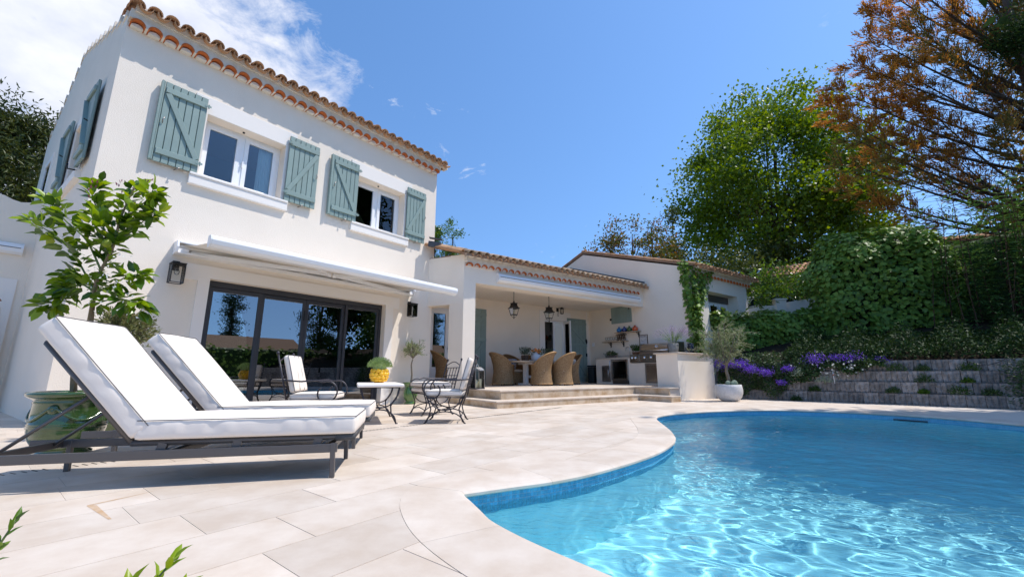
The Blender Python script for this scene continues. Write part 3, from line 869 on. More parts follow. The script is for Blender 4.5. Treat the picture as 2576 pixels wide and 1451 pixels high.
# ------------------------------------------------------------------ villa (local x along the facade, y into the house)
villa = thing('villa', 'two storey white stucco villa with sage shutters and canal tile eaves', 'house', P0, ROT1)
SL = 0.055                              # the left side wall is not quite square to the facade
HX0, HX1, HZ = -5.49, 1.10, 6.33
W1 = (-4.27, -2.92, 4.06, 5.24)
W2 = (-1.28, 0.05, 4.06, 5.24)
GD = (-3.87, -0.33, 0.04, 2.29)
def shear_side(mb):
    for v in mb.v:
        v.x += -SL * max(0.0, v.y) if v.x < -4 else 0
    return mb
def build_villa():
    mb = MB()
    mb.wall(HX0 + 0.34, HX1, -0.05, HZ, 0, 0.38, [W1, W2, GD])
    sw = MB()
    # left gable wall, built in the yz plane
    def side(mb, y0, y1, z0, z1, hole=None):
        ys = sorted({y0, y1, *( (hole[0], hole[1]) if hole else ())}); zs = sorted({z0, z1, *((hole[2], hole[3]) if hole else ())})
        def solid(i, k):
            if not (0 <= i < len(ys) - 1 and 0 <= k < len(zs) - 1): return False
            if not hole: return True
            cy, cz = (ys[i] + ys[i + 1]) / 2, (zs[k] + zs[k + 1]) / 2
            return not (hole[0] < cy < hole[1] and hole[2] < cz < hole[3])
        for i in range(len(ys) - 1):
            for k in range(len(zs) - 1):
                if not solid(i, k): continue
                a, b, c, d = ys[i], ys[i + 1], zs[k], zs[k + 1]
                x0, x1 = HX0, HX0 + 0.34
                vs = [(x0, a, c), (x0, b, c), (x1, b, c), (x1, a, c), (x0, a, d), (x0, b, d), (x1, b, d), (x1, a, d)]
                fs = [(0, 1, 5, 4), (2, 3, 7, 6)]
                if not solid(i - 1, k): fs.append((3, 0, 4, 7))
                if not solid(i + 1, k): fs.append((1, 2, 6, 5))
                if not solid(i, k - 1): fs.append((0, 3, 2, 1))
                if not solid(i, k + 1): fs.append((4, 5, 6, 7))
                mb.add(vs, fs)
    side(sw, 0, 7.4, -0.05, HZ, (1.30, 2.62, 4.06, 5.24))
    sw.prism([(0.0, HZ), (7.4, HZ), (7.4, 6.58), (4.1, 7.72), (0.0, HZ + 0.02)], HX0, HX0 + 0.34, 'x')
    shear_side(sw)
    mb.add([tuple(v) for v in sw.v], sw.f)
    mb.wall(HX0 - 0.1, HX1, -0.05, 6.5, 7.1, 7.4)
    mb.box(HX1 - 0.35, HX1, 0.38, 7.1, -0.05, HZ)
    mb.build('wall', 'stucco', villa)
    # rooms behind the panes
    rm = MB()
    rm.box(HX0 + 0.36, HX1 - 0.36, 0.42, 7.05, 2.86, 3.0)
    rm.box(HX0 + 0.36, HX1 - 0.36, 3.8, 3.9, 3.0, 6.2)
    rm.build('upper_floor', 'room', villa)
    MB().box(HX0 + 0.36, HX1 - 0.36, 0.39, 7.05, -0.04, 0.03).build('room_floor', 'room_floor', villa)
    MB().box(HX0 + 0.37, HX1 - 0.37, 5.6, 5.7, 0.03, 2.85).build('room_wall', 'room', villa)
    # roof: deck, eave course of cover and pan tiles, genoise below
    rf = MB()
    rise = 0.335
    rf.prism([(-0.12, HZ + 0.12), (4.1, HZ + 0.12 + 4.22 * rise), (7.6, 6.65), (7.6, 6.57), (4.1, HZ + 0.03 + 4.22 * rise), (-0.12, HZ + 0.03)], HX0 + 0.03, HX1 + 0.12, 'x')
    roof = shear_side(rf).build('roof', 'roofing', villa)
    cover = tile_mesh('roof_tile', 'tile', 0.46, 0.098, 0.080)
    pan = tile_mesh('roof_tile', 'tile', 0.46, 0.088, 0.098, concave=True)
    gen = tile_mesh('genoise_tile', 'genoise', 0.22, 0.094, 0.092, th=0.016)
    pitch = 0.218
    ang = math.atan(rise)
    k = int((HX1 - HX0 + 0.3) / pitch)
    rr = random.Random(2)
    for i in range(k):
        x = HX0 + 0.055 + i * pitch
        o = link('roof_tile', pan, roof, (x + pitch / 2, -0.345 + rr.uniform(-.012, .012), HZ + 0.128 + rr.uniform(-.006, .006)), (ang, rr.uniform(-.03, .03), rr.uniform(-.02, .02)))
        for row in range(3):
            link('roof_tile', cover, roof, (x, -0.325 + row * 0.36 + rr.uniform(-.015, .015), HZ + 0.093 + row * 0.36 * rise + 0.012 * row), (ang + 0.03, rr.uniform(-.03, .03), rr.uniform(-.025, .025)))
        if i < k - 1: link('genoise_tile', gen, roof, (x + 0.06, -0.185, HZ - 0.150))
    # mortar between: wavy band and the filling of the genoise arches
    mo = MB()
    mo.box(HX0 + 0.005, HX1, -0.155, 0.02, HZ - 0.06, HZ + 0.10)
    for i in range(k - 1):
        x = HX0 + 0.115 + i * pitch
        pts = [(x + 0.076 * math.cos(a), HZ - 0.158 + 0.056 * math.sin(a)) for a in np.linspace(PI, 0, 9)]
        mo.prism([(p[0], p[1]) for p in pts][::-1], -0.10, 0.0, 'y')
        # spandrel pieces between arches
        l = [(x + 0.094 * math.cos(a), HZ - 0.150 + 0.094 * math.sin(a)) for a in np.linspace(PI / 2, 0.0, 6)]
        r_ = [(x + pitch + 0.094 * math.cos(a), HZ - 0.150 + 0.094 * math.sin(a)) for a in np.linspace(PI, PI / 2, 6)]
        if i < k - 2: mo.prism(l + r_ + [(x + pitch, HZ - 0.045), (x, HZ - 0.045)], -0.165, 0.01, 'y')
    for i in range(k):
        x = HX0 + 0.055 + (i + .5) * pitch
        pts = [(x + 0.112 * math.cos(a), HZ + 0.105 - 0.055 * math.sin(a)) for a in np.linspace(PI, 0, 8)]
        mo.prism([(x - .109, HZ + 0.06), (x + .109, HZ + 0.06), (x + .109, HZ + 0.19), (x - .109, HZ + 0.19)], -0.19, -0.02, 'y')
    mo.build('eave_mortar', 'mortar', roof)
    # verge tips on the left gable
    vt = MB()
    for i in range(16):
        y = 0.05 + i * 0.46
        z = HZ + 0.14 + min(y, 4.1) * rise if y < 4.1 else 7.80 - (y - 4.1) * 0.34
        vt.box(HX0 - SL * y - 0.022, HX0 - SL * y + 0.2, y, y + 0.43, z - 0.10, z + 0.005 + 0.012 * (i % 2))
    vt.build('verge', 'stucco', roof)

    # upper windows
    def window(name, hole, curtain_right=True):
        a, b, c, d = hole
        wn = MB(); y0 = 0.24
        wn.wall(a, b, c, d, y0, y0 + 0.07, [(a + .055, (a + b) / 2 - .03, c + .06, d - .055), ((a + b) / 2 + .03, b - .055, c + .06, d - .055)])
        fr = wn.build('window', 'pvc', villa, 0.004)
        for (p, q) in ((a + .055, (a + b) / 2 - .03), ((a + b) / 2 + .03, b - .055)):
            sh = MB(); sh.wall(p, q, c + .06, d - .055, y0 - .018, y0 + .05, [(p + .075, q - .075, c + .135, d - .13)])
            sh.build('sash', 'pvc', fr, 0.006)
            MB().box(p + .07, q - .07, y0 + .012, y0 + .018, c + .13, d - .125).build('pane', 'glass_window', fr)
        hd = MB(); hd.box((a + b) / 2 + 0.015, (a + b) / 2 + .035, y0 - .05, y0 - .018, c + .50, c + .62); hd.build('handle', 'pvc', fr)
        # pleated net curtain behind the right sash
        V = []; F = []
        n = 26
        for i in range(n + 1):
            x = b - .36 + .34 * i / n; y = y0 + 0.16 + 0.018 * math.sin(i * 1.9)
            V += [(x, y - .06, c - .02), (x, y - .06, d)]
        for i in range(n): F.append((2 * i, 2 * i + 2, 2 * i + 3, 2 * i + 1))
        MB().add(V, F, True).build('curtain', 'curtain', fr)
        # surround and sill
        su = MB()
        su.wall(a - .20, b + .20, c - .02, d + .32, -.024, 0.003, [(a, b, c - .02, d)])
        su.build('window_surround', 'trim', villa, 0.004)
        si = MB(); si.box(a - .13, b + .13, -.075, 0.0, c - .20, c - .04); si.box(a - .13, b + .13, -.095, .24, c - .04, c + .002)
        si.build('sill', 'trim', villa, 0.008)
        MB().lathe([(0, 0), (.02, 0), (.02, .02), (0, .02)], 10, ((a + b) / 2 - .05, 0.12, d - .024)).build('soffit_hook', 'hardware', villa)
    window('w1', W1); window('w2', W2)

    # shutters: boards, two rails, a diagonal brace, hinges and catches
    def shutter(x0, x1, z0, z1, mirror, closed_pair=False):
        st = MB()
        y0, y1 = -.088, -.062
        n = 6
        bw = (x1 - x0) / n
        core = MB(); core.box(x0 + .004, x1 - .004, y1 - .004, y1 + .006, z0 + .004, z1 - .004)
        sh = core.build('shutter', 'sage_dark', villa)
        for i in range(n):
            MB().box(x0 + i * bw + .0045, x0 + (i + 1) * bw - .0045, y0, y1 - .004, z0, z1).build('board', 'sage', sh, 0.004, 1)
        h = z1 - z0
        zr = (z0 + .13, z1 - .20)
        for z in zr: MB().box(x0 + .012, x1 - .012, y0 - .03, y0, z, z + .095).build('rail', 'sage', sh, 0.006, 1)
        a = (x0 + .05, y0 - .013, zr[1] - .01); b = (x1 - .05, y0 - .013, zr[0] + .10)
        if mirror: a = (x1 - .05, a[1], a[2]); b = (x0 + .05, b[1], b[2])
        MB().bar(a, b, .026, .085, up=(0, 0, 1)).build('brace', 'sage', sh, 0.005, 1)
        hx = x1 if not mirror else x0
        fx = x0 if not mirror else x1
        for z in zr:
            MB().box(hx - .045, hx + .045, y0 - .036, y0 - .030, z + .03, z + .062).lathe([(.012, -.01), (.012, .06)], 8, (hx + (.01 if not mirror else -.01), y0 - .03, z + .02)).build('hinge', 'sage', sh)
        MB().tube([(fx + (.04 if not mirror else -.04), y0 - .012, z0 + h * .47), (fx + (.03 if not mirror else -.03), y0 - .045, z0 + h * .50), (fx + (.05 if not mirror else -.05), y0 - .045, z0 + h * .54)], .008, 6).build('latch', 'steel_dull', sh)
        MB().tube([((x0 + x1) / 2, -.02, z0 - .03), ((x0 + x1) / 2 + .02, -.10, z0 - .035), ((x0 + x1) / 2 + .05, -.11, z0 - .0)], .010, 6).build('catch', 'steel_dull', sh)
        return sh
    def double_edge(x0, z0, z1):   # the folded second leaf seen behind the outer one
        MB().box(x0, x0 + .03, -.11, -.03, z0, z1).box(x0 + .034, x0 + .05, -.10, -.03, z0, z1).build('folded_leaf', 'sage', villa)
    shutter(-4.90, -4.30, 4.05, 5.48, False); double_edge(-4.955, 4.06, 5.47)
    shutter(-2.88, -2.26, 4.06, 5.46, True)
    shutter(-1.93, -1.31, 4.05, 5.46, False); double_edge(-1.985, 4.06, 5.45)
    shutter(0.075, 0.68, 4.04, 5.44, True)

    # side window and shutters in the gable wall (local frame turned a quarter)
    for (ya, yb, nm) in ((0.68, 1.26, 0), (2.66, 3.24, 1)):
        sh = None
        for i in range(5):
            m_ = MB(); w_ = (yb - ya) / 5
            m_.box(-.085, -.055, ya + i * w_ + .004, ya + (i + 1) * w_ - .004, 4.05, 5.46)
            for v in m_.v: v.x += HX0 - SL * v.y
            if sh is None:
                c = MB(); c.box(-.056, -.046, ya, yb, 4.06, 5.45)
                for v in c.v: v.x += HX0 - SL * v.y
                sh = c.build('shutter', 'sage_dark', villa)
            m_.build('board', 'sage', sh)
        for z in (4.18, 5.26):
            m_ = MB(); m_.box(-.118, -.085, ya + .01, yb - .01, z, z + .09)
            for v in m_.v: v.x += HX0 - SL * v.y
            m_.build('rail', 'sage', sh, 0.006, 1)
        m_ = MB(); m_.bar((-.10, ya + .04, 4.28), (-.10, yb - .04, 5.25), .03, .08, up=(1, 0, 0))
        for v in m_.v: v.x += HX0 - SL * v.y
        m_.build('brace', 'sage', sh)
        m_ = MB(); m_.tube([(-.05, yb - .1, 3.98), (-.16, yb - .1, 3.97), (-.17, yb - .1, 4.06)], .012, 6)
        m_.tube([(-.10, ya + .05, 4.7), (-.15, ya + .05, 4.72)], .01, 6)
        for v in m_.v: v.x += HX0 - SL * v.y
        m_.build('catch', 'hardware', sh)
    m_ = MB(); m_.box(-.02, 0.005, 1.12, 1.29, 4.0, 5.44); m_.box(-.02, 0.005, 2.63, 2.80, 4.0, 5.44); m_.box(-.02, .005, 1.29, 2.63, 5.25, 5.44); m_.box(-.07, .0, 1.15, 2.77, 3.86, 4.02)
    for v in m_.v: v.x += HX0 - SL * v.y
    m_.build('window_surround', 'trim', villa)
    m_ = MB(); m_.box(.2, .25, 1.31, 2.61, 4.07, 5.23)
    for v in m_.v: v.x += HX0 - SL * v.y
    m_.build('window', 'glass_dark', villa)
    m_ = MB(); m_.box(-.02, .004, 5.35, 5.50, 4.3, 5.7); m_.box(-.02, .004, 6.25, 6.40, 4.3, 5.7); m_.box(-.02, .004, 5.5, 6.25, 5.55, 5.7); m_.box(-.02, .004, 5.5, 6.25, 4.3, 4.42)
    for v in m_.v: v.x += HX0 - SL * v.y
    ws = m_.build('window_surround', 'trim', villa)
    m_ = MB(); m_.box(-.006, .003, 5.5, 6.25, 4.42, 5.55)
    for v in m_.v: v.x += HX0 - SL * v.y
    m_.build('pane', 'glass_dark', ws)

    # glazed sliding door with surround
    a, b, c, d = GD
    su = MB(); su.wall(a - .17, b + .21, 0, d, -.03, .003, [(a, b, 0, d)]); su.box(a - .35, b + .37, -.034, .002, d - .0, d + .21); su.box(a - .35, a - .172, -.034, .002, d - .06, d); su.box(b + .212, b + .37, -.034, .002, d - .06, d)
    su.build('door_surround', 'trim', villa)
    gd = MB(); gd.wall(a, b, 0.0, d, .13, .25, [(a + .06, b - .06, .055, d - .10)])
    gdo = gd.build('glass_door', 'anthracite', villa, 0.004)
    n = 4; wv = (b - a - .12) / n
    for i in range(n):
        x0, x1 = a + .06 + i * wv, a + .06 + (i + 1) * wv
        y = .15 if i in (0, 3) else .19
        p = MB(); p.wall(x0 + .002, x1 - .002, .06, d - .105, y, y + .045, [(x0 + .062, x1 - .062, .125, d - .175)])
        po = p.build('door_leaf', 'anthracite', gdo, 0.004)
        MB().box(x0 + .058, x1 - .058, y + .018, y + .026, .12, d - .17).build('pane', 'glass', gdo)
    for x in (a + .03, (a + b) / 2 - .05, (a + b) / 2 + .05): MB().box(x - .008, x + .008, .118, .135, 1.75, 1.95).build('handle', 'hardware', gdo)
    MB().box(a, b, .02, .30, 0.0, .038).build('threshold', 'anthracite', villa)
build_villa()

def build_sofa():
    t = thing('sofa', 'pale sofa with plump cushions behind the sliding glass door', 'sofa', FP(-1.15, -1.5), ROT1)
    mb = MB(); mb.box(-.95, .95, -.4, .4, .1, .42); mb.box(-.95, .95, .25, .45, .1, .8); mb.box(-1.1, -.95, -.4, .45, .1, .62); mb.box(.95, 1.1, -.4, .45, .1, .62)
    mb.build('frame', 'sofa', t, 0.04, 3)
    for x in (-.47, .47): MB().box(x - .44, x + .44, -.38, .24, .42, .56).build('seat_cushion', 'sofa', t, 0.05, 3)
    for x in (-.6, 0, .6):
        m_ = MB(); m_.box(-.27, .27, -.08, .08, -.25, .25); o = m_.build('pillow', 'sofa', t, 0.06, 3); o.location = (x, .16, .82); o.rotation_euler = (-.25, 0.1 * (x), 0)
    MB().box(-.9, .9, -.35, .35, .0, .1).build('plinth', 'wood_dark', t)
build_sofa()

def build_awning(name, label, frame, rot, x0, x1, z, proj, drop, open_=True):
    t = thing(name, label, 'awning', frame, rot)
    cs = MB()
    if open_:
        # back box open to the front: top hood, bottom rail, end plates
        cs.box(x0, x1, -.05, 0, z - .20, z); cs.box(x0, x1, -.21, -.05, z - .028, z); cs.box(x0, x1, -.19, -.05, z - .20, z - .165)
        cs.build('cassette', 'alu_white', t, 0.008)
        for x in (x0 - .03, x1): MB().prism([(0, z - .21), (-.20, z - .19), (-.235, z - .10), (-.20, z + .01), (0, z + .012)], x, x + .03, 'x').build('end_plate', 'alu_white', t, 0.006)
        MB().tube([(x0, -.11, z - .075), (x1, -.11, z - .075)], .042, 12).build('roller', 'canvas_white', t)
        V = []; F = []; n = 12
        for i in range(n + 1):
            y = -.12 - (proj - .14) * i / n; zz = z - .04 - (drop - .02) * i / n - .022 * math.sin(PI * i / n)
            V += [(x0 + .07, y, zz), (x1 - .07, y, zz), (x0 + .07, y, zz - .004), (x1 - .07, y, zz - .004)]
        for i in range(n):
            a = 4 * i; F += [(a, a + 1, a + 5, a + 4), (a + 2, a + 6, a + 7, a + 3), (a, a + 4, a + 6, a + 2), (a + 1, a + 3, a + 7, a + 5)]
        MB().add(V, F, True).build('fabric', 'canvas_white', t)
        zb = z - drop
        pr = [(-proj + .02, zb + .05), (-proj - .05, zb + .055), (-proj - .10, zb + .03), (-proj - .115, zb - .02), (-proj - .095, zb - .08), (-proj - .05, zb - .115), (-proj + .02, zb - .12), (-proj + .035, zb - .04)]
        MB().prism(pr, x0 + .02, x1 - .02, 'x').build('front_bar', 'alu_white', t, 0.006)
        for x in (x0 + .006, x1 - .02): MB().prism([(p[0] * 1.0, p[1]) for p in pr], x, x + .014, 'x').build('bar_cap', 'alu_white', t, .003)
        mid = (x0 + x1) / 2
        for (xa, xe, xb, s) in ((x0 + .18, mid - .05, mid - .95, 1), (x1 - .18, mid + .05, mid + .95, -1)):
            zz = z - .155
            MB().bar((xa, -.10, zz), (xe, -.62, zz - .03), .05, .07).build('arm', 'alu_white', t, .01)
            MB().bar((xe, -.62, zz - .035), (xb, -proj + .03, zb - .05), .04, .055).build('arm', 'alu_white', t, .01)
            MB().lathe([(0, 0), (.035, 0), (.035, .10), (0, .10)], 12, (xe, -.62, zz - .085)).build('elbow', 'alu_white', t)
            MB().box(xa - .13 * s - .06, xa - .13 * s + .10, -.17, -.06, zz - .045, zz + .045).build('bracket', 'alu_white', t, .008)
        for x in (mid - .35, mid + .55): MB().box(x - .06, x + .06, -.16, -.05, z - .165, z - .14).build('bracket', 'alu_white', t)
    else:
        pr = [(0, z), (-.06, z + .01), (-.13, z - .02), (-.16, z - .10), (-.14, z - .18), (-.07, z - .23), (0, z - .22)]
        MB().prism(pr, x0, x1, 'x').build('cassette', 'alu_white', t, 0.006)
        MB().prism([(-.163, z - .093), (-.168, z - .10), (-.163, z - .107), (-.15, z - .10)], x0 + .02, x1 - .02, 'x').build('bar_joint', 'anthracite', t)
        for x in (x0 - .015, x1): MB().prism([(0, z + .012), (-.065, z + .02), (-.14, z - .02), (-.172, z - .10), (-.15, z - .19), (-.07, z - .243), (0, z - .232)], x, x + .015, 'x').build('end_cap', 'alu_white', t)
    return t
build_awning('awning', 'white awning half unrolled above the sliding glass door', P0, ROT1, -4.40, 0.33, 2.80, 1.66, 0.27)

def build_wall_lantern(x, z, label):
    t = thing('wall_lantern', label, 'wall lamp', FP(x, 0, z), ROT1, 'box lanterns beside the sliding door')
    # cage of square bars with glass, on a wall bracket
    w_, d0, d1, h = .085, -.05, -.22, .30
    MB().box(-.045, .045, -.02, 0, -.06, .10).box(-.02, .02, -.14, -.01, .03, .06).build('bracket', 'iron_black', t)
    c = MB(); b = .011
    for xx in (-w_, w_):
        for yy in (d0, d1): c.box(xx - b / 2, xx + b / 2, yy - b / 2, yy + b / 2, -h + .02, .03)
    for zz in (-h + .02, .02):
        for yy in (d0, d1): c.box(-w_, w_, yy - b / 2, yy + b / 2, zz - b / 2, zz + b / 2)
        for xx in (-w_, w_): c.box(xx - b / 2, xx + b / 2, d1, d0, zz - b / 2, zz + b / 2)
    c.box(-w_ - .012, w_ + .012, d1 - .012, d0 + .012, .028, .040)
    c.build('cage', 'iron_black', t)
    for (a, b2, c2, d2) in ((-w_, w_, d1, d1), (-w_, -w_, d1, d0), (w_, w_, d1, d0)):
        MB().box(a - .001, b2 + .001, c2 - .001, d2 + .001, -h + .03, .012).build('pane', 'glass_clear', t)
    MB().lathe([(.0, 0), (.022, 0), (.022, -.055), (0, -.055)], 10, (0, -.135, .02)).build('socket', 'iron_black', t)
    MB().lathe([(.012, -.035), (.030, -.075), (.036, -.105), (.026, -.14), (0, -.15)], 12, (0, -.135, .0)).build('bulb', 'glass_clear', t)
build_wall_lantern(-4.36, 2.40, 'black box lantern left of the sliding door, under the open awning end')
build_wall_lantern(0.36, 2.36, 'black box lantern right of the sliding door, above the small olive')

# ------------------------------------------------------------------ left wing with its shade box, window and closed parasols
def build_wing():
    t = thing('side_wing', 'low white side wing set back behind the left corner of the villa', 'house wing', FP(-5.5, -5.0), ROT1)
    mb = MB(); mb.wall(-5, -.23, -.05, 4.28, 0, .35, [(-1.6, -.62, .9, 2.42)])
    # wavy parapet
    top = [(-5 + 4.77 * i / 40, 4.28 + .05 * math.sin(i * 1.15) + .05) for i in range(41)]
    mb.prism([(-5, 4.28)] + top + [(-.23, 4.28)], 0, .35, 'y')
    mb.build('wall', 'stucco', t)
    MB().wall(-1.85, -.38, .7, 2.62, -.03, .003, [(-1.6, -.62, .9, 2.42)]).build('window_surround', 'trim', t)
    wn = MB(); wn.wall(-1.6, -.62, .9, 2.42, .2, .26, [(-1.55, -.67, .95, 2.36)]); wo = wn.build('window', 'pvc', t)
    MB().box(-1.56, -.66, .225, .232, .94, 2.37).build('pane', 'glass_dark', wo)
    gr = MB()
    for z in (1.25, 1.65, 2.05): gr.box(-1.6, -.62, .03, .05, z - .012, z + .012)
    for x in (-1.4, -1.2, -1.0, -.8): gr.box(x - .008, x + .008, .033, .047, .9, 2.42)
    gr.build('grille', 'iron_black', t)
    build_awning('shade_box', 'closed white awning box on the low side wing wall', FP(-5.5, -5.0), ROT1, -3.6, -.42, 3.36, 0, 0, False)
    for (x, y, h, lab) in ((-.62, -.55, 2.15, 'closed white parasol with brown cap, nearest the villa corner'), (-.98, -.85, 1.72, 'closed white parasol with brown cap, cut by the left picture edge')):
        p = thing('closed_parasol', lab, 'parasol', FP(-5.5 + x, -5.0 - y), ROT1, 'closed parasols by the side wing')
        V = []; F = []; n = 32; prof = [(.03, h - .05), (.09, h - .2), (.13, h - .6), (.16, h - .95), (.11, h - 1.0), (.14, h - 1.2), (.19, .35)]
        for i, (r, z) in enumerate(prof):
            for j in range(n):
                a = 2 * PI * j / n; rr = r * (1 + .22 * math.sin(8 * a + i * .4)); V.append((rr * math.cos(a), rr * math.sin(a), z))
        for i in range(len(prof) - 1):
            for j in range(n): F.append((i * n + j, i * n + (j + 1) % n, (i + 1) * n + (j + 1) % n, (i + 1) * n + j))
        MB().add(V, F, True).build('cover', 'canvas_white', p)
        MB().lathe([(0, h + .05), (.03, h + .04), (.10, h - .06), (.0, h - .06)], 14).build('cap', 'raw_clay', p)
        MB().lathe([(.024, 0), (.024, h - .1)], 10).build('pole', 'wood', p)
        MB().lathe([(.117, h - 1.01), (.125, h - .99), (.117, h - .97)], 14).build('tie_band', 'raw_clay', p)
        MB().lathe([(0, 0), (.25, 0), (.25, .06), (.06, .09), (0, .09)], 18).build('base', 'iron_black', p)
build_wing()
# ------------------------------------------------------------------ terrace, porch, annex, outdoor kitchen (local x along the porch front, y inwards)
TZ = 0.335
SG = 7.5                 # gable wall of the annex
PF = 1.9                 # front plane of pier and beam (y)
BW = 4.55                # back wall (y)
terrace = bpy.data.objects.new('terrace', None); terrace.location = Q0; terrace.rotation_euler = (0, 0, ROT2); COL.objects.link(terrace); terrace['kind'] = 'structure'
def build_terrace():
    r1 = 0.143
    core = MB()
    core.prism([(0.02, 0.02), (4.52, 0.02), (4.52, -0.94), (4.95, -0.94), (4.95, 2), (0.02, 3.5)], -0.05, r1 - 0.03, 'z')
    core.prism([(0.38, 0.42), (4.88, 0.42), (4.88, -0.66), (7.1, -0.66), (7.1, 0.2), (7.5, .2), (7.5, 5), (0.38, 5)], -0.05, TZ - 0.035, 'z')
    core.prism([(-1.6, 2.85), (0.38, 1.9), (0.38, 5), (-1.6, 5)], -0.05, TZ - 0.035, 'z')
    core.build('steps_core', 'grout', terrace)
    # risers
    def riser(a, b, z0, z1, n):
        a, b = Vector((*a, 0)), Vector((*b, 0))
        for i in range(n):
            p, q = a.lerp(b, i / n), a.lerp(b, (i + 1) / n); d = (q - p).normalized() * .0012
            m_ = MB(); m_.bar(p + d + Vector((0, 0, (z0 + z1) / 2)), q - d + Vector((0, 0, (z0 + z1) / 2)), .03, z1 - z0)
            m_.build('riser', 'trav_edge', terrace)
    riser((0, 3.2), (0, -0.0), 0, r1 - .03, 4); riser((0, 0), (4.5, 0), 0, r1 - .03, 5); riser((4.515, 0), (4.515, -.95), 0, r1 - .03, 1); riser((4.5, -.95), (4.9, -.95), 0, r1 - .03, 1)
    riser((.36, 3.2), (.36, .40), r1, TZ - .03, 4); riser((.36, .40), (4.86, .40), r1, TZ - .03, 5); riser((4.875, .40), (4.875, -.68), r1, TZ - .03, 1)
    # treads and nosings
    def tread(x0, x1, y0, y1, z, n, along='x'):
        for i in range(n):
            if along == 'x': a, b, c, d = x0 + (x1 - x0) * i / n, x0 + (x1 - x0) * (i + 1) / n, y0, y1
            else: a, b, c, d = x0, x1, y0 + (y1 - y0) * i / n, y0 + (y1 - y0) * (i + 1) / n
            MB().box(a + .0012, b - .0012, c + .0012, d - .0012, z - .03, z).build('tread', 'trav', terrace, 0.007, 2)
    tread(-.03, .38, .40, 3.2, r1, 4, 'y'); tread(-.03, 4.485, -.03, .40, r1, 5); tread(4.485, 4.9, -.97, .40, r1, 2, 'y')
    tread(.33, .78, .79, 3.2, TZ, 3, 'y'); tread(.33, 4.83, .37, .79, TZ, 5); tread(4.83, 5.29, -.70, .79, TZ, 2, 'y')
    # terrace floor slabs
    w_ = .6
    y = .79; j = 0
    while y < BW:
        x = .78 if y < 3.2 else -.5
        off = .3 * (j % 2)
        while x < 7.48:
            x2 = min(x + (.9 - off if x == .78 else .9), 7.48); y2 = min(y + w_, BW)
            if not (x > 5.2 and x2 < 7.5 and y < .2):
                MB().box(x + .0015, x2 - .0015, y + .0015, y2 - .0015, TZ - .03, TZ - .001).build('floor_slab', 'trav', terrace)
            x = x2
        y += w_; j += 1
    MB().box(-1.4, .33, 2.6, BW, TZ - .03, TZ - .0015).build('floor_slab', 'trav', terrace)
build_terrace()

porch = thing('porch', 'open white porch with tiled roof and green shutters above the steps', 'porch', Q0, ROT2)
RISE = 0.34
def tile_roof(parent, x0, x1, yfront, zfront, rows, pitch=0.218, m='tile_pale', seed=3, gen_y=None, gen_z=None, gx0=None, gx1=None, genm='genoise'):
    rr = random.Random(seed); ang = math.atan(RISE)
    cover = tile_mesh('roof_tile', m, 0.46, 0.098, 0.080)
    pan = tile_mesh('roof_tile', 'tile', 0.46, 0.088, 0.098, concave=True)
    k = int((x1 - x0) / pitch)
    for i in range(k):
        x = x0 + (i + .5) * pitch
        for row in range(rows):
            link('roof_tile', cover, parent, (x + rr.uniform(-.008, .008), yfront + row * .345 + rr.uniform(-.02, .02), zfront + row * .345 * RISE + rr.uniform(-.006, .012)), (ang + .04, rr.uniform(-.05, .05), rr.uniform(-.04, .04)))
        link('roof_tile', pan, parent, (x + pitch / 2, yfront - .02 + rr.uniform(-.012, .012), zfront + .033), (ang, rr.uniform(-.03, .03), 0))
    mo = MB()
    for i in range(k):
        x = x0 + (i + .5) * pitch
        mo.prism([(x + .04, zfront - .01), (x + pitch - .04, zfront - .01), (x + pitch - .02, zfront + .06), (x + .02, zfront + .06)], yfront + .12, yfront + .3, 'y')
    if gen_y is not None:
        gen = tile_mesh('genoise_tile', genm, 0.2, 0.094, 0.092, th=0.016)
        kg = int((gx1 - gx0) / pitch)
        for i in range(kg):
            x = gx0 + (i + .5) * pitch
            link('genoise_tile', gen, parent, (x, gen_y - .10, gen_z))
            pts = [(x + .076 * math.cos(a), gen_z + .070 * math.sin(a)) for a in np.linspace(PI, 0, 9)]
            mo.prism(pts[::-1], gen_y - .03, gen_y + .01, 'y')
            l = [(x + .094 * math.cos(a), gen_z + .094 * math.sin(a)) for a in np.linspace(PI / 2, 0, 6)]
            r_ = [(x + pitch + .094 * math.cos(a), gen_z + .094 * math.sin(a)) for a in np.linspace(PI, PI / 2, 6)]
            if i < kg - 1: mo.prism(l + r_ + [(x + pitch, gen_z + .10), (x, gen_z + .10)], gen_y - .085, gen_y + .02, 'y')
        mo.box(gx0, gx1, gen_y - .08, gen_y + .04, gen_z + .096, zfront + .01)
    mo.build('eave_mortar', 'mortar', parent)

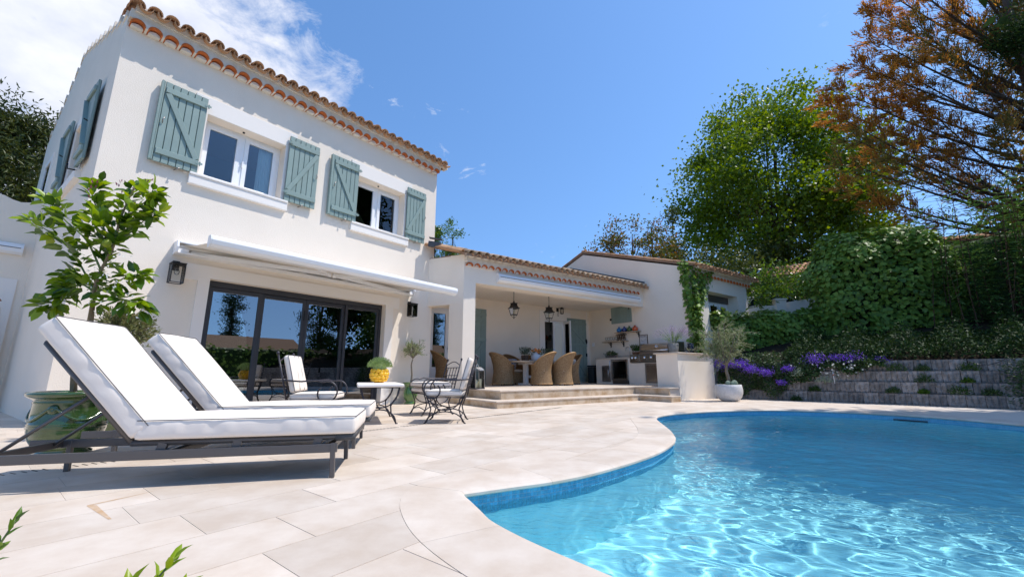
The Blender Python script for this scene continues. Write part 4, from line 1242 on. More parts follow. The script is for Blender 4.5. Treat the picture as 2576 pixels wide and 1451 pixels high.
def plank_door(parent, name, x0, x1, y, z0, z1, n, mirror, mname='sage'):
    c = MB(); c.box(x0 + .003, x1 - .003, y - .02, y - .005, z0 + .003, z1 - .003)
    sh = c.build(name, 'sage_dark', parent)
    for i in range(n):
        w_ = (x1 - x0) / n
        MB().box(x0 + i * w_ + .0035, x0 + (i + 1) * w_ - .0035, y - .04, y - .02, z0, z1).build('board', mname, sh, .003, 1)
    h = z1 - z0
    zr = (z0 + .12 * h, z0 + .82 * h) if h < 1.2 else (z0 + .12, z0 + h * .56, z1 - .24)
    for z in zr: MB().box(x0 + .01, x1 - .01, y - .066, y - .04, z, z + .10).build('rail', mname, sh, .005, 1)
    for za, zb in zip(zr[:-1], zr[1:]):
        a = (x0 + .06, y - .052, zb); b = (x1 - .06, y - .052, za + .10)
        if mirror: a, b = (x1 - .06, a[1], a[2]), (x0 + .06, b[1], b[2])
        MB().bar(a, b, .024, .085).build('brace', mname, sh, .004, 1)
    fx = x1 - .04 if not mirror else x0 + .04
    MB().box(fx - .025, fx + .025, y - .075, y - .04, z0 + h * .60, z0 + h * .68).tube([(fx, y - .10, z0 + h * .615), (fx, y - .11, z0 + h * .64), (fx, y - .10, z0 + h * .665)], .01, 6).build('latch', 'hardware', sh)
    MB().box(fx - .02, fx + .02, y - .075, y - .04, z0 + h * .40, z0 + h * .45).build('catch', 'hardware', sh)
    return sh

def build_porch():
    zt = 3.72
    mb = MB()
    # pier, front beam
    mb.prism([(.23, PF), (.58, PF), (.58, PF + .36), (.02, PF + .36), (.085, PF + .25)], TZ, 3.0, 'z')
    mb.prism([(.23, PF), (SG, PF), (SG, PF + .36), (.02, PF + .36)], 3.0, zt, 'z')
    # lintel wall towards the villa
    a, b = Vector((.23, PF)), Vector((-.30, 2.76)); d = (b - a).normalized(); nn = Vector((-d.y, d.x)) * .36
    mb.prism([tuple(a), tuple(b + d * .5), tuple(b + d * .5 - nn), tuple(a + d * .42 - nn)], 2.42, zt - .02, 'z')
    # back wall
    mb.wall(-2.2, SG, TZ - .3, 3.6, BW, BW + .25, [(5.12, 6.20, TZ, 2.66), (.52, 1.92, TZ, 2.72)])
    mb.build('wall', 'stucco', porch)
    MB().prism([(.10, PF + .36), (SG, PF + .36), (SG, BW), (-.6, BW), (-.6, 3.6)], 3.14, 3.20, 'z').build('ceiling', 'stucco', porch)
    # roof deck
    rf = MB(); x0, x1 = .10, SG
    yf = PF - .32
    z0 = 3.63
    rf.prism([(yf + .05, z0 - .02), (yf + .05, z0 + .05), (5.6, z0 + .05 + (5.55 - yf) * RISE), (5.6, z0 - .02 + (5.55 - yf) * RISE)], x0, x1, 'x')
    rf.prism([(-.36, 3.05), (.02, PF + .36), (x0, PF + .3), (x0, 5.6), (-.36, 5.6)], 3.68, 3.74, 'z')
    roof = rf.build('roof', 'roofing', porch)
    tile_roof(roof, .16, SG - .02, yf, z0 + .03, 7, gen_y=PF, gen_z=3.41, gx0=.25, gx1=SG - .25)
    # tiles climbing along the lintel wall to the villa
    cov = tile_mesh('roof_tile', 'tile', 0.46, 0.098, 0.080)
    rr = random.Random(8)
    for i in range(6):
        t = i / 5.0
        p = Vector((.12, PF - .12)).lerp(Vector((-.42, 2.86)), t)
        for j in (0, 1):
            q = p + nn.normalized() * (.02 - .2 * j)
            link('roof_tile', cov, roof, (q.x, q.y, 3.70 + t * .36 + .03 * j), (.28, rr.uniform(-.06, .06), math.atan2(-d.x, d.y) + rr.uniform(-.05, .05)))
    fl = MB(); fl.prism([(PF - .12, 3.74), (BW + 1.0, 3.74 + (BW + 1.12 - PF) * RISE), (BW + 1.0, 3.92 + (BW + 1.12 - PF) * RISE), (PF - .12, 3.90)], SG - .035, SG - .004, 'x')
    fl.build('flashing', 'flashing', porch)
    MB().bar((-.47, 2.55, 4.20), (-.20, 2.35, 4.14), .12, .02).bar((-.47, 2.60, 4.05), (-.22, 2.40, 4.0), .10, .14).build('lead_flashing', 'flashing', porch)
    # glazed back door, its surround and shutter
    MB().wall(4.88, 6.44, TZ, 3.0, BW - .03, BW + .003, [(5.12, 6.20, TZ, 2.66)]).build('door_surround', 'trim', porch)
    dr = MB(); dr.wall(5.12, 6.20, TZ, 2.66, BW + .1, BW + .17, [(5.18, 5.64, TZ + .12, 2.60), (5.72, 6.14, TZ + .12, 2.60)])
    do = dr.build('glass_door', 'pvc', porch)
    MB().box(5.17, 5.65, BW + .13, BW + .138, TZ + .1, 2.61).build('pane', 'glass_dark', do)
    lf = MB(); lf.wall(0, .52, TZ + .02, 2.64, 0, .045, [(.08, .44, TZ + .14, 2.55)])
    lo = lf.build('door_leaf', 'pvc', do); lo.location = (6.16, BW + .1, 0); lo.rotation_euler = (0, 0, rad(-104))
    MB().box(.075, .445, .02, .026, TZ + .13, 2.56).build('pane', 'glass_clear', lo)
    MB().box(4.9, 6.4, BW + 1.2, BW + 1.25, TZ, 2.9).build('inner_wall', 'room', porch)
    plank_door(porch, 'door_shutter', 6.24, 7.27, BW, TZ + .04, 2.80, 5, False)
    plank_door(porch, 'door_shutter', 1.50, 2.56, BW, TZ + .04, 2.80, 5, True)
    # french door seen through the passage
    fd = MB(); fd.wall(.52, 1.92, TZ, 2.72, BW + .06, BW + .13, [(.57, 1.19, TZ + .05, 2.66), (1.25, 1.87, TZ + .05, 2.66)])
    fo = fd.build('french_door', 'pvc', porch)
    for (p, q) in ((.57, 1.19), (1.25, 1.87)):
        sh = MB(); sh.wall(p, q, TZ + .05, 2.66, BW + .03, BW + .10, [(p + .10, q - .10, TZ + .55, 2.54)]); s_ = sh.build('door_leaf', 'pvc', fo)
        MB().box(p + .095, q - .095, BW + .06, BW + .067, TZ + .54, 2.55).build('pane', 'glass', s_)
    MB().box(1.20, 1.24, BW + .005, BW + .03, 1.30, 1.62).tube([(1.22, BW + .0, 1.45), (1.22, BW - .06, 1.45), (1.14, BW - .06, 1.45)], .012, 6).build('handle', 'hardware', fo)
    MB().box(.3, 2.1, BW + .9, BW + .95, TZ, 2.9).build('inner_wall', 'room', porch)
    # cable duct and socket in the corner
    MB().box(SG - .16, SG - .13, BW - .02, BW, 1.1, 3.14).build('cable_duct', 'trim', porch)
    MB().box(SG - .02, SG - .001, BW - .25, BW - .13, 1.74, 1.88).build('socket', 'pvc', porch)
build_porch()
build_awning('porch_awning', 'rolled up white awning cassette on the porch beam', QP(0, -PF), ROT2, 1.23, 7.15, 3.33, 0, 0, False)

annex = thing('annex', 'single storey white annex with tiled gable and ivy on its corner', 'annex', Q0, ROT2)
def build_annex():
    mb = MB()
    yc, ya, yb = 0.10, 4.75, 9.4
    ze, zr = 4.10, 5.60
    # gable wall facing the porch (plane x = SG), with the small kitchen shutter recess
    mb.prism([(yc, 0.3), (yb, 0.3), (yb, ze + .02), (ya, zr), (yc, ze)], SG, SG + .3, 'x')
    mb.wall(SG + .3, 11.35, 0.3, 4.02, yc, yc + .62, [(8.58, 10.60, 2.1, 3.43)])
    mb.box(11.05, 11.35, yc + .62, yb, 0.3, 4.0)
    mb.build('wall', 'stucco', annex)
    rf = MB()
    rf.prism([(yc - .2, ze + .0), (ya, zr + .06), (yb + .2, ze - .02), (yb + .2, ze + .05), (ya, zr + .13), (yc - .2, ze + .07)], SG - .02, 11.55, 'x')
    roof = rf.build('roof', 'roofing', annex)
    # verge tiles along both slopes of the gable
    vt = tile_mesh('verge_tile', 'tile', 0.44, 0.085, 0.07)
    rr = random.Random(4)
    sl_ = (zr - ze) / (ya - yc)
    for i in range(13):
        y = yc - .28 + i * .385
        link('verge_tile', vt, roof, (SG + .04, y, ze + .045 + (y - yc + .2) * sl_), (math.atan(sl_) + .05, rr.uniform(-.05, .05), rr.uniform(-.03, .03)))
    for i in range(13):
        y = yb + .25 - i * .385
        link('verge_tile', vt, roof, (SG + .04, y, ze + .045 + (yb - y + .2) * sl_), (math.atan(sl_) + .05, 0, PI + rr.uniform(-.03, .03)))
    global RISE
    r0 = RISE; RISE = sl_
    tile_roof(roof, SG + .12, 11.66, yc - .36, ze - .02, 3, m='tile', seed=9, gen_y=yc, gen_z=3.87, gx0=SG + .3, gx1=11.55)
    RISE = r0
    # big window with box frame, roller housing
    wn = MB(); wn.wall(8.58, 10.60, 2.1, 3.43, yc + .40, yc + .48, [(8.65, 9.24, 2.2, 3.12), (9.31, 9.92, 2.2, 3.12), (9.98, 10.53, 2.2, 3.12)])
    wo = wn.build('window', 'pvc', annex)
    for (p, q) in ((8.65, 9.24), (9.31, 9.92), (9.98, 10.53)):
        MB().wall(p, q, 2.2, 3.12, yc + .37, yc + .44, [(p + .06, q - .06, 2.27, 3.05)]).build('sash', 'pvc', wo)
        MB().box(p + .05, q - .05, yc + .40, yc + .407, 2.26, 3.06).build('pane', 'glass_dark', wo)
    MB().box(8.58, 10.60, yc + .34, yc + .395, 3.19, 3.43).build('roller_box', 'lounger_metal', annex)
    # little closed shutter above the kitchen
    ws = MB(); ws.wall(-3.43, -2.36, 2.49, 3.32, -.012, .003, [(-3.36, -2.42, 2.53, 3.28)])
    for v in ws.v: v.x, v.y = SG + v.y, -v.x
    ws.build('shutter_frame', 'stucco', annex)
    sh = None
    for i in range(6):
        y0 = 2.42 + i * .157
        if sh is None: sh = MB().box(SG - .018, SG - .004, 2.42, 3.362, 2.53, 3.28).build('kitchen_shutter', 'sage_dark', annex)
        MB().box(SG - .045, SG - .018, y0 + .003, y0 + .154, 2.535, 3.275).build('board', 'sage', sh, .003, 1)
    MB().box(SG - .06, SG - .045, 2.48, 2.52, 3.0, 3.08).box(SG - .06, SG - .02, 3.34, 3.42, 2.66, 2.74).build('hardware', 'hardware', sh)
build_annex()

# shelves and what stands on them (on the gable wall x = SG, y = -d)
def shelf(y0, y1, z, label, brackets):
    t = thing('wall_shelf', label, 'shelf', QP(SG - .10, -(y0 + y1) / 2, z), ROT2, 'plank shelves on the kitchen wall')
    h = (y1 - y0) / 2; c = (y0 + y1) / 2
    MB().box(-.11, .095, -h, h, -.032, 0).build('plank', 'wood_pale', t, .004)
    for y in brackets: MB().box(.07, .095, y - c - .018, y - c + .018, -.22, -.033).box(-.09, .095, y - c - .016, y - c + .016, -.045, -.032).bar((.08, y - c, -.17), (-.05, y - c, -.04), .012, .014).build('bracket', 'iron_black', t)
shelf(2.04, 3.10, 2.175, 'upper plank shelf under the small closed shutter, holding coloured flasks', (2.85, 2.15))
shelf(2.62, 3.74, 1.872, 'lower plank shelf above the sink, holding glasses and a small trestle', (3.45, 2.85))
def flask(y, m, label, s=1.0):
    t = thing('glass_flask', label, 'vase', QP(SG - .10, -y, 2.177), ROT2, 'coloured glass flasks on the shelf')
    MB().lathe([(0, 0), (.05 * s, 0), (.088 * s, .035), (.098 * s, .08), (.085 * s, .125), (.045 * s, .155), (.026 * s, .165), (.024 * s, .185), (.045 * s, .20), (.03 * s, .198)], 18).build('body', m, t)
    MB().lathe([(.024 * s, .172), (.032 * s, .178), (.024 * s, .184)], 12).build('neck_ring', m, t)
flask(2.96, 'glass_blue', 'turquoise round flask, first on the upper shelf')
flask(2.72, 'glass_navy', 'navy blue round flask between turquoise and green ones')
flask(2.49, 'glass_green', 'olive green round flask between navy and orange ones')
flask(2.24, 'glass_orange', 'glowing orange round flask at the right shelf end', 1.12)
for i, y in enumerate((3.60, 3.48, 3.36, 3.24, 3.12)):
    t = thing('drinking_glass', ('stemmed glass at the outer end of the lower shelf', 'clear tumbler second on the lower shelf', 'clear glass in the middle of the lower shelf row', 'clear glass fourth along the lower shelf', 'clear glass right beside the small wooden trestle')[i], 'glass', QP(SG - .10, -y, 1.874), ROT2, 'glasses on the lower shelf')
    MB().lathe([(0, 0), (.03, 0), (.03, .004), (.008, .01), (.008, .05), (.034, .075), (.04, .12), (.034, .165), (.031, .165), (.036, .12), (.03, .08), (0, .06)], 12).build('bowl', 'glass_clear', t)
    MB().lathe([(0, .07), (.028, .08), (.033, .11), (0, .11)], 10).build('contents', 'pvc', t)
def trestle():
    t = thing('small_trestle', 'small dark wooden trestle standing on the lower shelf', 'stand', QP(SG - .10, -2.88, 1.873), ROT2)
    MB().box(-.07, .07, -.20, .20, .20, .225).build('top', 'wood_dark', t)
    for y in (-.15, .02, .16):
        for s in (-1, 1): MB().bar((s * .05, y * .8, .20), (s * .06, y * 1.05 + .02 * s, 0), .028, .028).build('leg', 'wood_dark', t)
    MB().box(-.02, .02, -.15, .15, .09, .11).build('crossbar', 'wood_dark', t)
trestle()
def wall_sign():
    t = thing('framed_sign', 'small framed printed sign on the wall behind the grill', 'sign', QP(SG - .002, 1.97 * -1, 1.86), ROT2)
    MB().box(-.012, 0, -.165, .165, -.17, .16).build('backing', 'paper', t)
    fr = MB(); fr.wall(-.175, .175, -.18, .17, -.016, .012, [(-.155, .155, -.16, .15)])
    for v in fr.v: v.x, v.y = v.y - .006, -v.x
    fr.build('frame', 'wood_dark', t)
    p = MB(); x = -.0135
    def dash(y0, y1, z0, z1): p.box(x - .0008, x + .001, y0, y1, z0, z1)
    # heading of three words, of 5, 2 and 7 letters; a rule; a drawn line below
    yy = .135
    for k in (5, 2, 7):
        for i in range(k): dash(yy - .012, yy - .002, .105, .135) if (i % 3) else dash(yy - .012, yy - .006, .105, .135); yy -= .0145
        yy -= .018
    dash(-.150, .150, .082, .088)
    pts = [(.12, -.05), (.09, -.01), (.07, -.06), (.03, -.045), (-.01, -.045), (-.05, -.03), (-.07, .02), (-.09, -.03), (-.12, -.04), (-.10, .05)]
    for (a, b), (c, d) in zip(pts[:-1], pts[1:]): p.bar((x, a, b), (x, c, d), .002, .006, up=(1, 0, 0))
    p.build('print', 'ink', t)
wall_sign()

def build_kitchen():
    k = thing('outdoor_kitchen', 'white rendered outdoor kitchen counter with stone top and corner block', 'kitchen counter', QP(0, 0, TZ), ROT2)
    ct = .905
    b = MB()
    b.wall(-3.66, -.04, 0, ct - .03, 6.85, SG - .01, [(-2.91, -2.18, .0, ct - .065), (-2.08, -.30, .70, ct - .03)])
    for v in b.v: v.x, v.y = v.y, -v.x
    for i in range(len(b.f)): b.f[i] = b.f[i]
    b.box(7.40, SG - .012, .30, 2.08, .70, ct - .03)
    b.build('counter', 'stucco', k)
    bl = MB(); bl.prism([(5.33, -.68), (7.10, -.68), (7.10, .04), (6.86, .04), (6.86, -.02), (5.33, -.02)], -TZ - .02, ct - .02, 'z')
    bl.build('corner_block', 'stucco', k)
    tp = MB(); tp.prism([(5.27, -.74), (7.16, -.74), (7.16, .30), (6.80, .30), (6.80, .03), (5.27, .03)], ct - .02, ct + .012, 'z')
    tp.build('countertop', 'trav', k, .008)
    MB().box(6.82, SG - .013, 2.08, 3.68, ct - .03, ct + .006).build('countertop', 'trav', k, .008)
    MB().box(SG - .045, SG - .013, .2, 3.68, ct + .008, ct + .10).build('upstand', 'trav', k)
    # steel cabinet doors
    def cab(y0, y1, z0, z1, hy):
        f = MB(); f.wall(-y1, -y0, z0, z1, 6.825, 6.852, [(-y1 + .045, -y0 - .045, z0 + .045, z1 - .045)])
        for v in f.v: v.x, v.y = v.y, -v.x
        d = f.build('cabinet_door', 'steel_dull', k, .003)
        MB().box(6.832, 6.848, y0 + .05, y1 - .05, z0 + .05, z1 - .05).build('door_panel', 'steel', d)
        MB().tube([(6.83, hy, z0 + .15), (6.79, hy, z0 + .16), (6.79, hy, z1 - .16), (6.83, hy, z1 - .15)], .012, 8).build('handle', 'chrome', d)
    cab(2.97, 3.37, .07, .63, 3.04); cab(.62, 1.49, .06, .68, .74)
    # built-in glass door fridge
    f = thing('drinks_fridge', 'built in drinks fridge with dark glass door and steel frame', 'fridge', QP(6.85, -2.545, TZ), ROT2)
    MB().box(-.002, .55, -.355, .355, .0, .84).build('body', 'black_plastic', f)
    fd = MB(); fd.wall(-.36, .36, .12, .84, -.055, -.004, [(-.29, .29, .19, .77)])
    for v in fd.v: v.x, v.y = v.y, -v.x
    dd = fd.build('door', 'steel', f, .004)
    MB().box(-.035, -.028, -.292, .292, .185, .775).build('pane', 'glass_dark', dd)
    MB().tube([(-.06, .385, .16), (-.085, .385, .17), (-.085, .385, .80), (-.06, .385, .81)], .010, 8).build('handle', 'chrome', dd)
    g = MB()
    for i in range(22): g.box(-.03, -.006, -.34 + i * .031, -.34 + i * .031 + .018, .012, .11)
    g.build('grille', 'steel_dull', f)
    for i, y in enumerate((.02, -.05, -.12, -.2)):
        MB().lathe([(0, 0), (.03, 0), (.03, .12), (.012, .17), (.012, .21), (0, .21)], 10, (-.004 - .0, y, .21)).build('bottle', 'porcelain', f)
    # grill: control panels, knobs, hood, handle
    gr = thing('gas_grill', 'stainless built in gas grill with closed hood and round thermometer', 'grill', QP(6.85, -1.18, TZ), ROT2)
    for (y0, y1, ks) in ((.505, .89, (.80, .66)), (-.86, .50, (.30, .05, -.20, -.45))):
        p = MB().box(-.045, .5, y0, y1, .725, .985).build('control_panel', 'steel', gr, .006)
        for y in ks:
            MB().lathe([(0, 0), (.045, 0), (.045, .006), (.034, .008), (.030, .036), (0, .038)], 16).build('knob', 'chrome', p, loc=(-.046, y, .87), rot=(0, -PI / 2, 0))
    hd = MB(); hd.prism([(-.06, 1.06), (.46, 1.06), (.46, 1.33), (.14, 1.33), (.03, 1.285), (-.04, 1.18)], -.84, .44, 'y')
    hood = hd.build('hood', 'steel', gr, .012, 3)
    for y in (-.841, .44): 
        q = MB(); q.prism([(-.062, 1.055), (.462, 1.055), (.462, 1.335), (.138, 1.335), (.028, 1.29), (-.045, 1.18)], y - .018, y + .018, 'y'); q.build('hood_end', 'steel_dull', hood)
    MB().box(-.05, .48, -.86, .47, .985, 1.055).build('fire_box', 'steel_dull', gr)
    MB().tube([(-.115, -.82, 1.085), (-.115, .45, 1.085)], .017, 10).box(-.11, -.05, -.72, -.69, 1.075, 1.095).box(-.11, -.05, .33, .36, 1.075, 1.095).build('handle', 'chrome', gr)
    MB().lathe([(0, 0), (.05, 0), (.05, .014), (.038, .016), (.036, .010), (0, .010)], 18).build('thermometer', 'chrome', hood, loc=(-.012, -.17, 1.215), rot=(0, -PI / 2 + .55, 0))
    # mixer tap
    fa = thing('kitchen_tap', 'tall curved chrome mixer tap behind the sink', 'tap', QP(7.28, -2.42, TZ + ct + .006), ROT2)
    MB().lathe([(0, 0), (.028, 0), (.028, .02), (.018, .025), (.018, .05), (0, .05)], 12).build('base', 'chrome', fa)
    MB().tube([(0, 0, .04)] + [(0, .10 - .10 * math.cos(a), .27 + .10 * math.sin(a)) for a in np.linspace(0, PI, 12)] + [(0, .2, .24)], .013, 8).build('spout', 'chrome', fa)
    MB().tube([(0, -.01, .05), (-.02, -.07, .075)], .007, 6).build('lever', 'chrome', fa)
    MB().box(6.95, 7.32, 2.3, 2.85, ct + .004, ct + .013).box(6.97, 7.30, 2.32, 2.83, ct + .0135, ct + .0145).build('sink', 'steel_dull', k)
    # bin
    bn = thing('waste_bin', 'dark slim waste bin at the far end of the kitchen counter', 'bin', QP(7.1, -4.0, TZ), ROT2)
    MB().box(-.2, .2, -.16, .16, 0, .60).build('body', 'black_plastic', bn, .02)
    MB().box(-.205, .205, -.165, .165, .605, .66).build('lid', 'black_plastic', bn, .015)
build_kitchen()

# hanging lanterns
def hanging_lantern(s, d, label):
    t = thing('hanging_lantern', label, 'lantern', QP(s, d, 3.14), ROT2, 'black lanterns hanging in the porch')
    ch = MB()
    for i in range(7):
        z = -.02 - i * .036
        ring = [(.011 * math.cos(a) * (1 if i % 2 else 0), .011 * math.cos(a) * (0 if i % 2 else 1), z - .022 + .022 * math.sin(a)) for a in np.linspace(0, 2 * PI, 9)[:-1]]
        ch.tube(ring, .0038, 5, closed=True)
    ch.tube([(0, 0, 0), (0, 0, -.03)], .012, 6)
    ch.build('chain', 'iron_black', t)
    R = PI / 4
    def sq(prof): 
        m_ = MB(); m_.lathe([(r * 1.414, z) for r, z in prof], 4, smooth=False)
        m_.v = [Matrix.Rotation(R, 3, 'Z') @ v for v in m_.v]; return m_
    sq([(0, -.27), (.015, -.28), (.02, -.345), (.085, -.345), (.085, -.362), (.068, -.365), (.075, -.41), (.095, -.465), (.135, -.505), (.135, -.515), (.0, -.50)]).build('hood', 'iron_black', t)
    fr = MB(); zb = -.70
    for sx in (-1, 1):
        for sy in (-1, 1):
            fr.bar((sx * .112, sy * .112, -.51), (sx * .072, sy * .072, zb), .011, .011)
            fr.tube([(sx * .07, sy * .07, zb), (sx * .05, sy * .05, zb - .05), (sx * .02, sy * .02, zb - .075), (0, 0, zb - .11)], .006, 5)
    for s1, s2 in (((-1, -1), (1, -1)), ((1, -1), (1, 1)), ((1, 1), (-1, 1)), ((-1, 1), (-1, -1))):
        fr.bar((s1[0] * .078, s1[1] * .078, zb), (s2[0] * .078, s2[1] * .078, zb), .016, .014)
    fr.ball((0, 0, zb - .115), .012, 8, 6)
    fr.build('frame', 'iron_black', t)
    for i in range(4):
        m_ = MB(); m_.add([(-.108, -.108, -.515), (.108, -.108, -.515), (.071, -.071, zb + .01), (-.071, -.071, zb + .01)], [(0, 1, 2, 3)])
        m_.v = [Matrix.Rotation(i * PI / 2, 3, 'Z') @ v for v in m_.v]; m_.build('pane', 'glass_clear', t)
    MB().lathe([(0, -.69), (.018, -.69), (.018, -.60), (0, -.60)], 8).build('candle', 'candle', t)
    MB().lathe([(.011, -.60), (.016, -.585), (.014, -.56), (0, -.545)], 8).build('bulb', 'bulb', t)
hanging_lantern(2.53, -2.9, 'black coach lantern on a chain over the left end of the dining table')
hanging_lantern(3.94, -2.9, 'black coach lantern on a chain in front of the back door')
def wall_bracket_lamp():
    t = thing('bracket_lamp', 'black bracket wall lamp above the back door surround', 'wall lamp', QP(5.78, -BW, 3.02), ROT2)
    MB().box(-.05, .05, -.03, 0, -.20, .16).build('plate', 'iron_black', t)
    MB().tube([(0, -.03, .12), (0, -.2, .16), (0, -.26, .12)], .014, 6).build('arm', 'iron_black', t)
    MB().lathe([(0, .12), (.09, .08), (.08, .06), (.0, .06)], 12, (0, -.26, 0)).build('hood', 'iron_black', t)
    MB().lathe([(.055, .06), (.055, -.10), (.06, -.11), (0, -.12)], 12, (0, -.26, 0)).build('glass', 'glass_clear', t)
    for a in range(4): MB().box(-.006, .006, -.006, .006, -.12, .07).build('bar', 'iron_black', t, loc=(.058 * math.cos(a * PI / 2 + .78), -.26 + .058 * math.sin(a * PI / 2 + .78), 0))
    MB().lathe([(0, -.14), (.065, -.125), (.065, -.105), (0, -.105)], 12, (0, -.26, 0)).build('foot', 'iron_black', t)
wall_bracket_lamp()
# ------------------------------------------------------------------ furniture
def soft_box(L, W, H, name, m, parent, seed=0, pleat=0.0055, res=0.035, crown=0.012, rad_=0.016, loc=None, rot=None):
    """stuffed cushion centred in x,y with its underside at z=0: rounded, slightly crowned, pleated sides"""
    nx, ny, nz = max(4, int(L / res)), max(4, int(W / res)), max(3, int(H / res) + 1)
    V = {}; vs = []; fs = []
    def vid(i, j, k):
        if (i, j, k) in V: return V[(i, j, k)]
        p = np.array([(i / nx - .5) * L, (j / ny - .5) * W, (k / nz) * H])
        # round the box
        c = np.array([np.clip(p[0], -L / 2 + rad_, L / 2 - rad_), np.clip(p[1], -W / 2 + rad_, W / 2 - rad_), np.clip(p[2], rad_, H - rad_)])
        d = p - c; l = np.linalg.norm(d)
        if l > 1e-9: p = c + d / l * rad_
        fx, fy = 1 - (2 * p[0] / L) ** 4, 1 - (2 * p[1] / W) ** 4
        if p[2] > H * .5: p[2] += crown * max(0, fx) * max(0, fy)
        s = math.sin
        a = p[0] * 1.0; b = p[1]
        side = (0 < k < nz)
        prof = math.sin(PI * min(1, max(0, p[2] / H)))
        if side and (j in (0, ny)):
            p[1] += (1 if j else -1) * prof * (0.004 + pleat * (.5 * s(a * 17 + seed) + .5 * s(a * 41 + 2.1 * seed + 9 * p[2]) * s(a * 5 + seed) + .28 * s(a * 83 + seed - 8 * p[2]) * s(a * 3.1)))
        if side and (i in (0, nx)):
            p[0] += (1 if i else -1) * prof * (0.004 + pleat * (s(b * 33 + seed) + .7 * s(b * 61 + seed)))
        if k == nz: p[2] += .003 * s(a * 9 + seed) * s(b * 11 + seed * 1.7)
        V[(i, j, k)] = len(vs); vs.append(tuple(p)); return V[(i, j, k)]
    for i in range(nx):
        for j in range(ny):
            fs.append((vid(i, j, nz), vid(i + 1, j, nz), vid(i + 1, j + 1, nz), vid(i, j + 1, nz)))
            fs.append((vid(i, j + 1, 0), vid(i + 1, j + 1, 0), vid(i + 1, j, 0), vid(i, j, 0)))
    for k in range(nz):
        for i in range(nx):
            fs.append((vid(i, 0, k), vid(i + 1, 0, k), vid(i + 1, 0, k + 1), vid(i, 0, k + 1)))
            fs.append((vid(i + 1, ny, k), vid(i, ny, k), vid(i, ny, k + 1), vid(i + 1, ny, k + 1)))
        for j in range(ny):
            fs.append((vid(0, j + 1, k), vid(0, j, k), vid(0, j, k + 1), vid(0, j + 1, k + 1)))
            fs.append((vid(nx, j, k), vid(nx, j + 1, k), vid(nx, j + 1, k + 1), vid(nx, j, k + 1)))
    o = MB().add(vs, fs, True).build(name, m, parent, loc=loc, rot=rot)
    return o
def piping(L, W, z, parent, r=0.0032, inset=-0.002):
    pts = []
    a, b, c = L / 2 - inset, W / 2 - inset, .015
    for (sx, sy, a0) in ((1, -1, -PI / 2), (1, 1, 0), (-1, 1, PI / 2), (-1, -1, PI)):
        for t in np.linspace(0, PI / 2, 4): pts.append((sx * (a - c) + c * math.cos(a0 + t), sy * (b - c) + c * math.sin(a0 + t), z))
    return MB().tube(pts, r, 5, closed=True).build('piping', 'piping', parent)

LAX = rad(76.33)        # the loungers point this way (foot end)
LE = Vector((math.sin(LAX), math.cos(LAX), 0)); LN = Vector((math.cos(LAX), -math.sin(LAX), 0))
def build_lounger(foot, label):
    """local x towards the foot end, y across (away from the camera), origin at the near foot-end leg"""
    t = thing('sun_lounger', label, 'sun lounger', foot, PI / 2 - LAX, 'sun loungers by the pool')
    W = .65
    for y in (0, W): MB().box(-2.16, .02, y - .013, y + .013, .165, .222).build('side_rail', 'lounger_metal', t, .004)
    for x in (-1.98, -.98, -.03): MB().box(x - .02, x + .02, .013, W - .013, .17, .218).build('crossbar', 'lounger_metal', t, .004)
    for x in (0.0, -1.91):
        for y in (0, W): MB().bar((x, y, 0.0), (x - .012, y, .226), .032, .032, up=(0, 1, 0)).build('leg', 'lounger_metal', t, .005)
    # raised seat frame
    sf = MB()
    for y in (.035, W - .035): sf.tube([(-1.22, y, .262), (.06, y, .262), (.115, y, .262)], .020, 8)
    sf.tube([(.115, .035, .262), (.115, W - .035, .262)], .020, 8)
    for x in (-1.05, -.62, -.12):
        for y in (.03, W - .03): sf.bar((x, y, .215), (x + .012, y, .26), .05, .03, up=(0, 1, 0)); sf.bar((x + .03, y, .22), (x + .12, y, .255), .01, .012)
    sf.build('seat_frame', 'lounger_metal', t)
    MB().box(-1.2, .09, .05, W - .05, .266, .276).build('sling', 'sling', t)
    for y in (.028, W - .028): MB().tube([(.0, y, .262), (.13, y, .262)], .027, 10).build('sling_end', 'sling', t)
    # raised back: pivot at x=-1.2
    ang = math.atan2(.62, -.55) ; L = .84
    bx = Vector((math.cos(ang), 0, math.sin(ang)))
    p = Vector((-1.215, 0, .262))
    bf = MB()
    for y in (.035, W - .035): bf.tube([p + Vector((0, y, 0)), p + bx * L + Vector((0, y, 0))], .019, 8)
    for k in (.05, .45, L): bf.tube([p + bx * k + Vector((0, .035, 0)), p + bx * k + Vector((0, W - .035, 0))], .017, 8)
    bf.build('back_frame', 'lounger_metal', t)
    q = p + bx * .42
    for y in (.09, W - .09):
        MB().tube([q + Vector((0, y, 0)), Vector((-1.96, y, .20))], .011, 6).build('stay', 'lounger_metal', t)
    MB().box(-.03, .03, -.03, .03, -.045, .045).build('ratchet', 'lounger_metal', t, loc=q + Vector((-.02, W - .09, .0)))
    # cushions
    c = soft_box(1.32, W + .03, .125, 'seat_cushion', 'cushion', t, seed=foot[1] * 3, loc=(-.53, W / 2, .283), res=.022)
    piping(1.32, W + .03, .121, c)
    rot = Euler((0, -(ang), 0))
    up = Vector((math.sin(ang), 0, -math.cos(ang)))         # normal of the back, pointing to the sitter
    b = soft_box(.92, W + .03, .125, 'back_cushion', 'cushion', t, seed=foot[1] * 5 + 2, res=.022)
    xa = bx; ya = Vector((0, 1, 0)); za = xa.cross(ya)
    if za.dot(Vector((1, 0, .5))) < 0: ya = -ya; za = xa.cross(ya)
    M = Matrix((xa, ya, za)).transposed().to_4x4(); M.translation = p + bx * .475 + Vector((0, W / 2, 0)) + za * .024
    b.matrix_local = M
    piping(.92, W + .03, .121, b)
    return t
build_lounger(Vector((-1.2355, 3.0385, 0)), 'white cushioned sun lounger in front, nearest the camera')
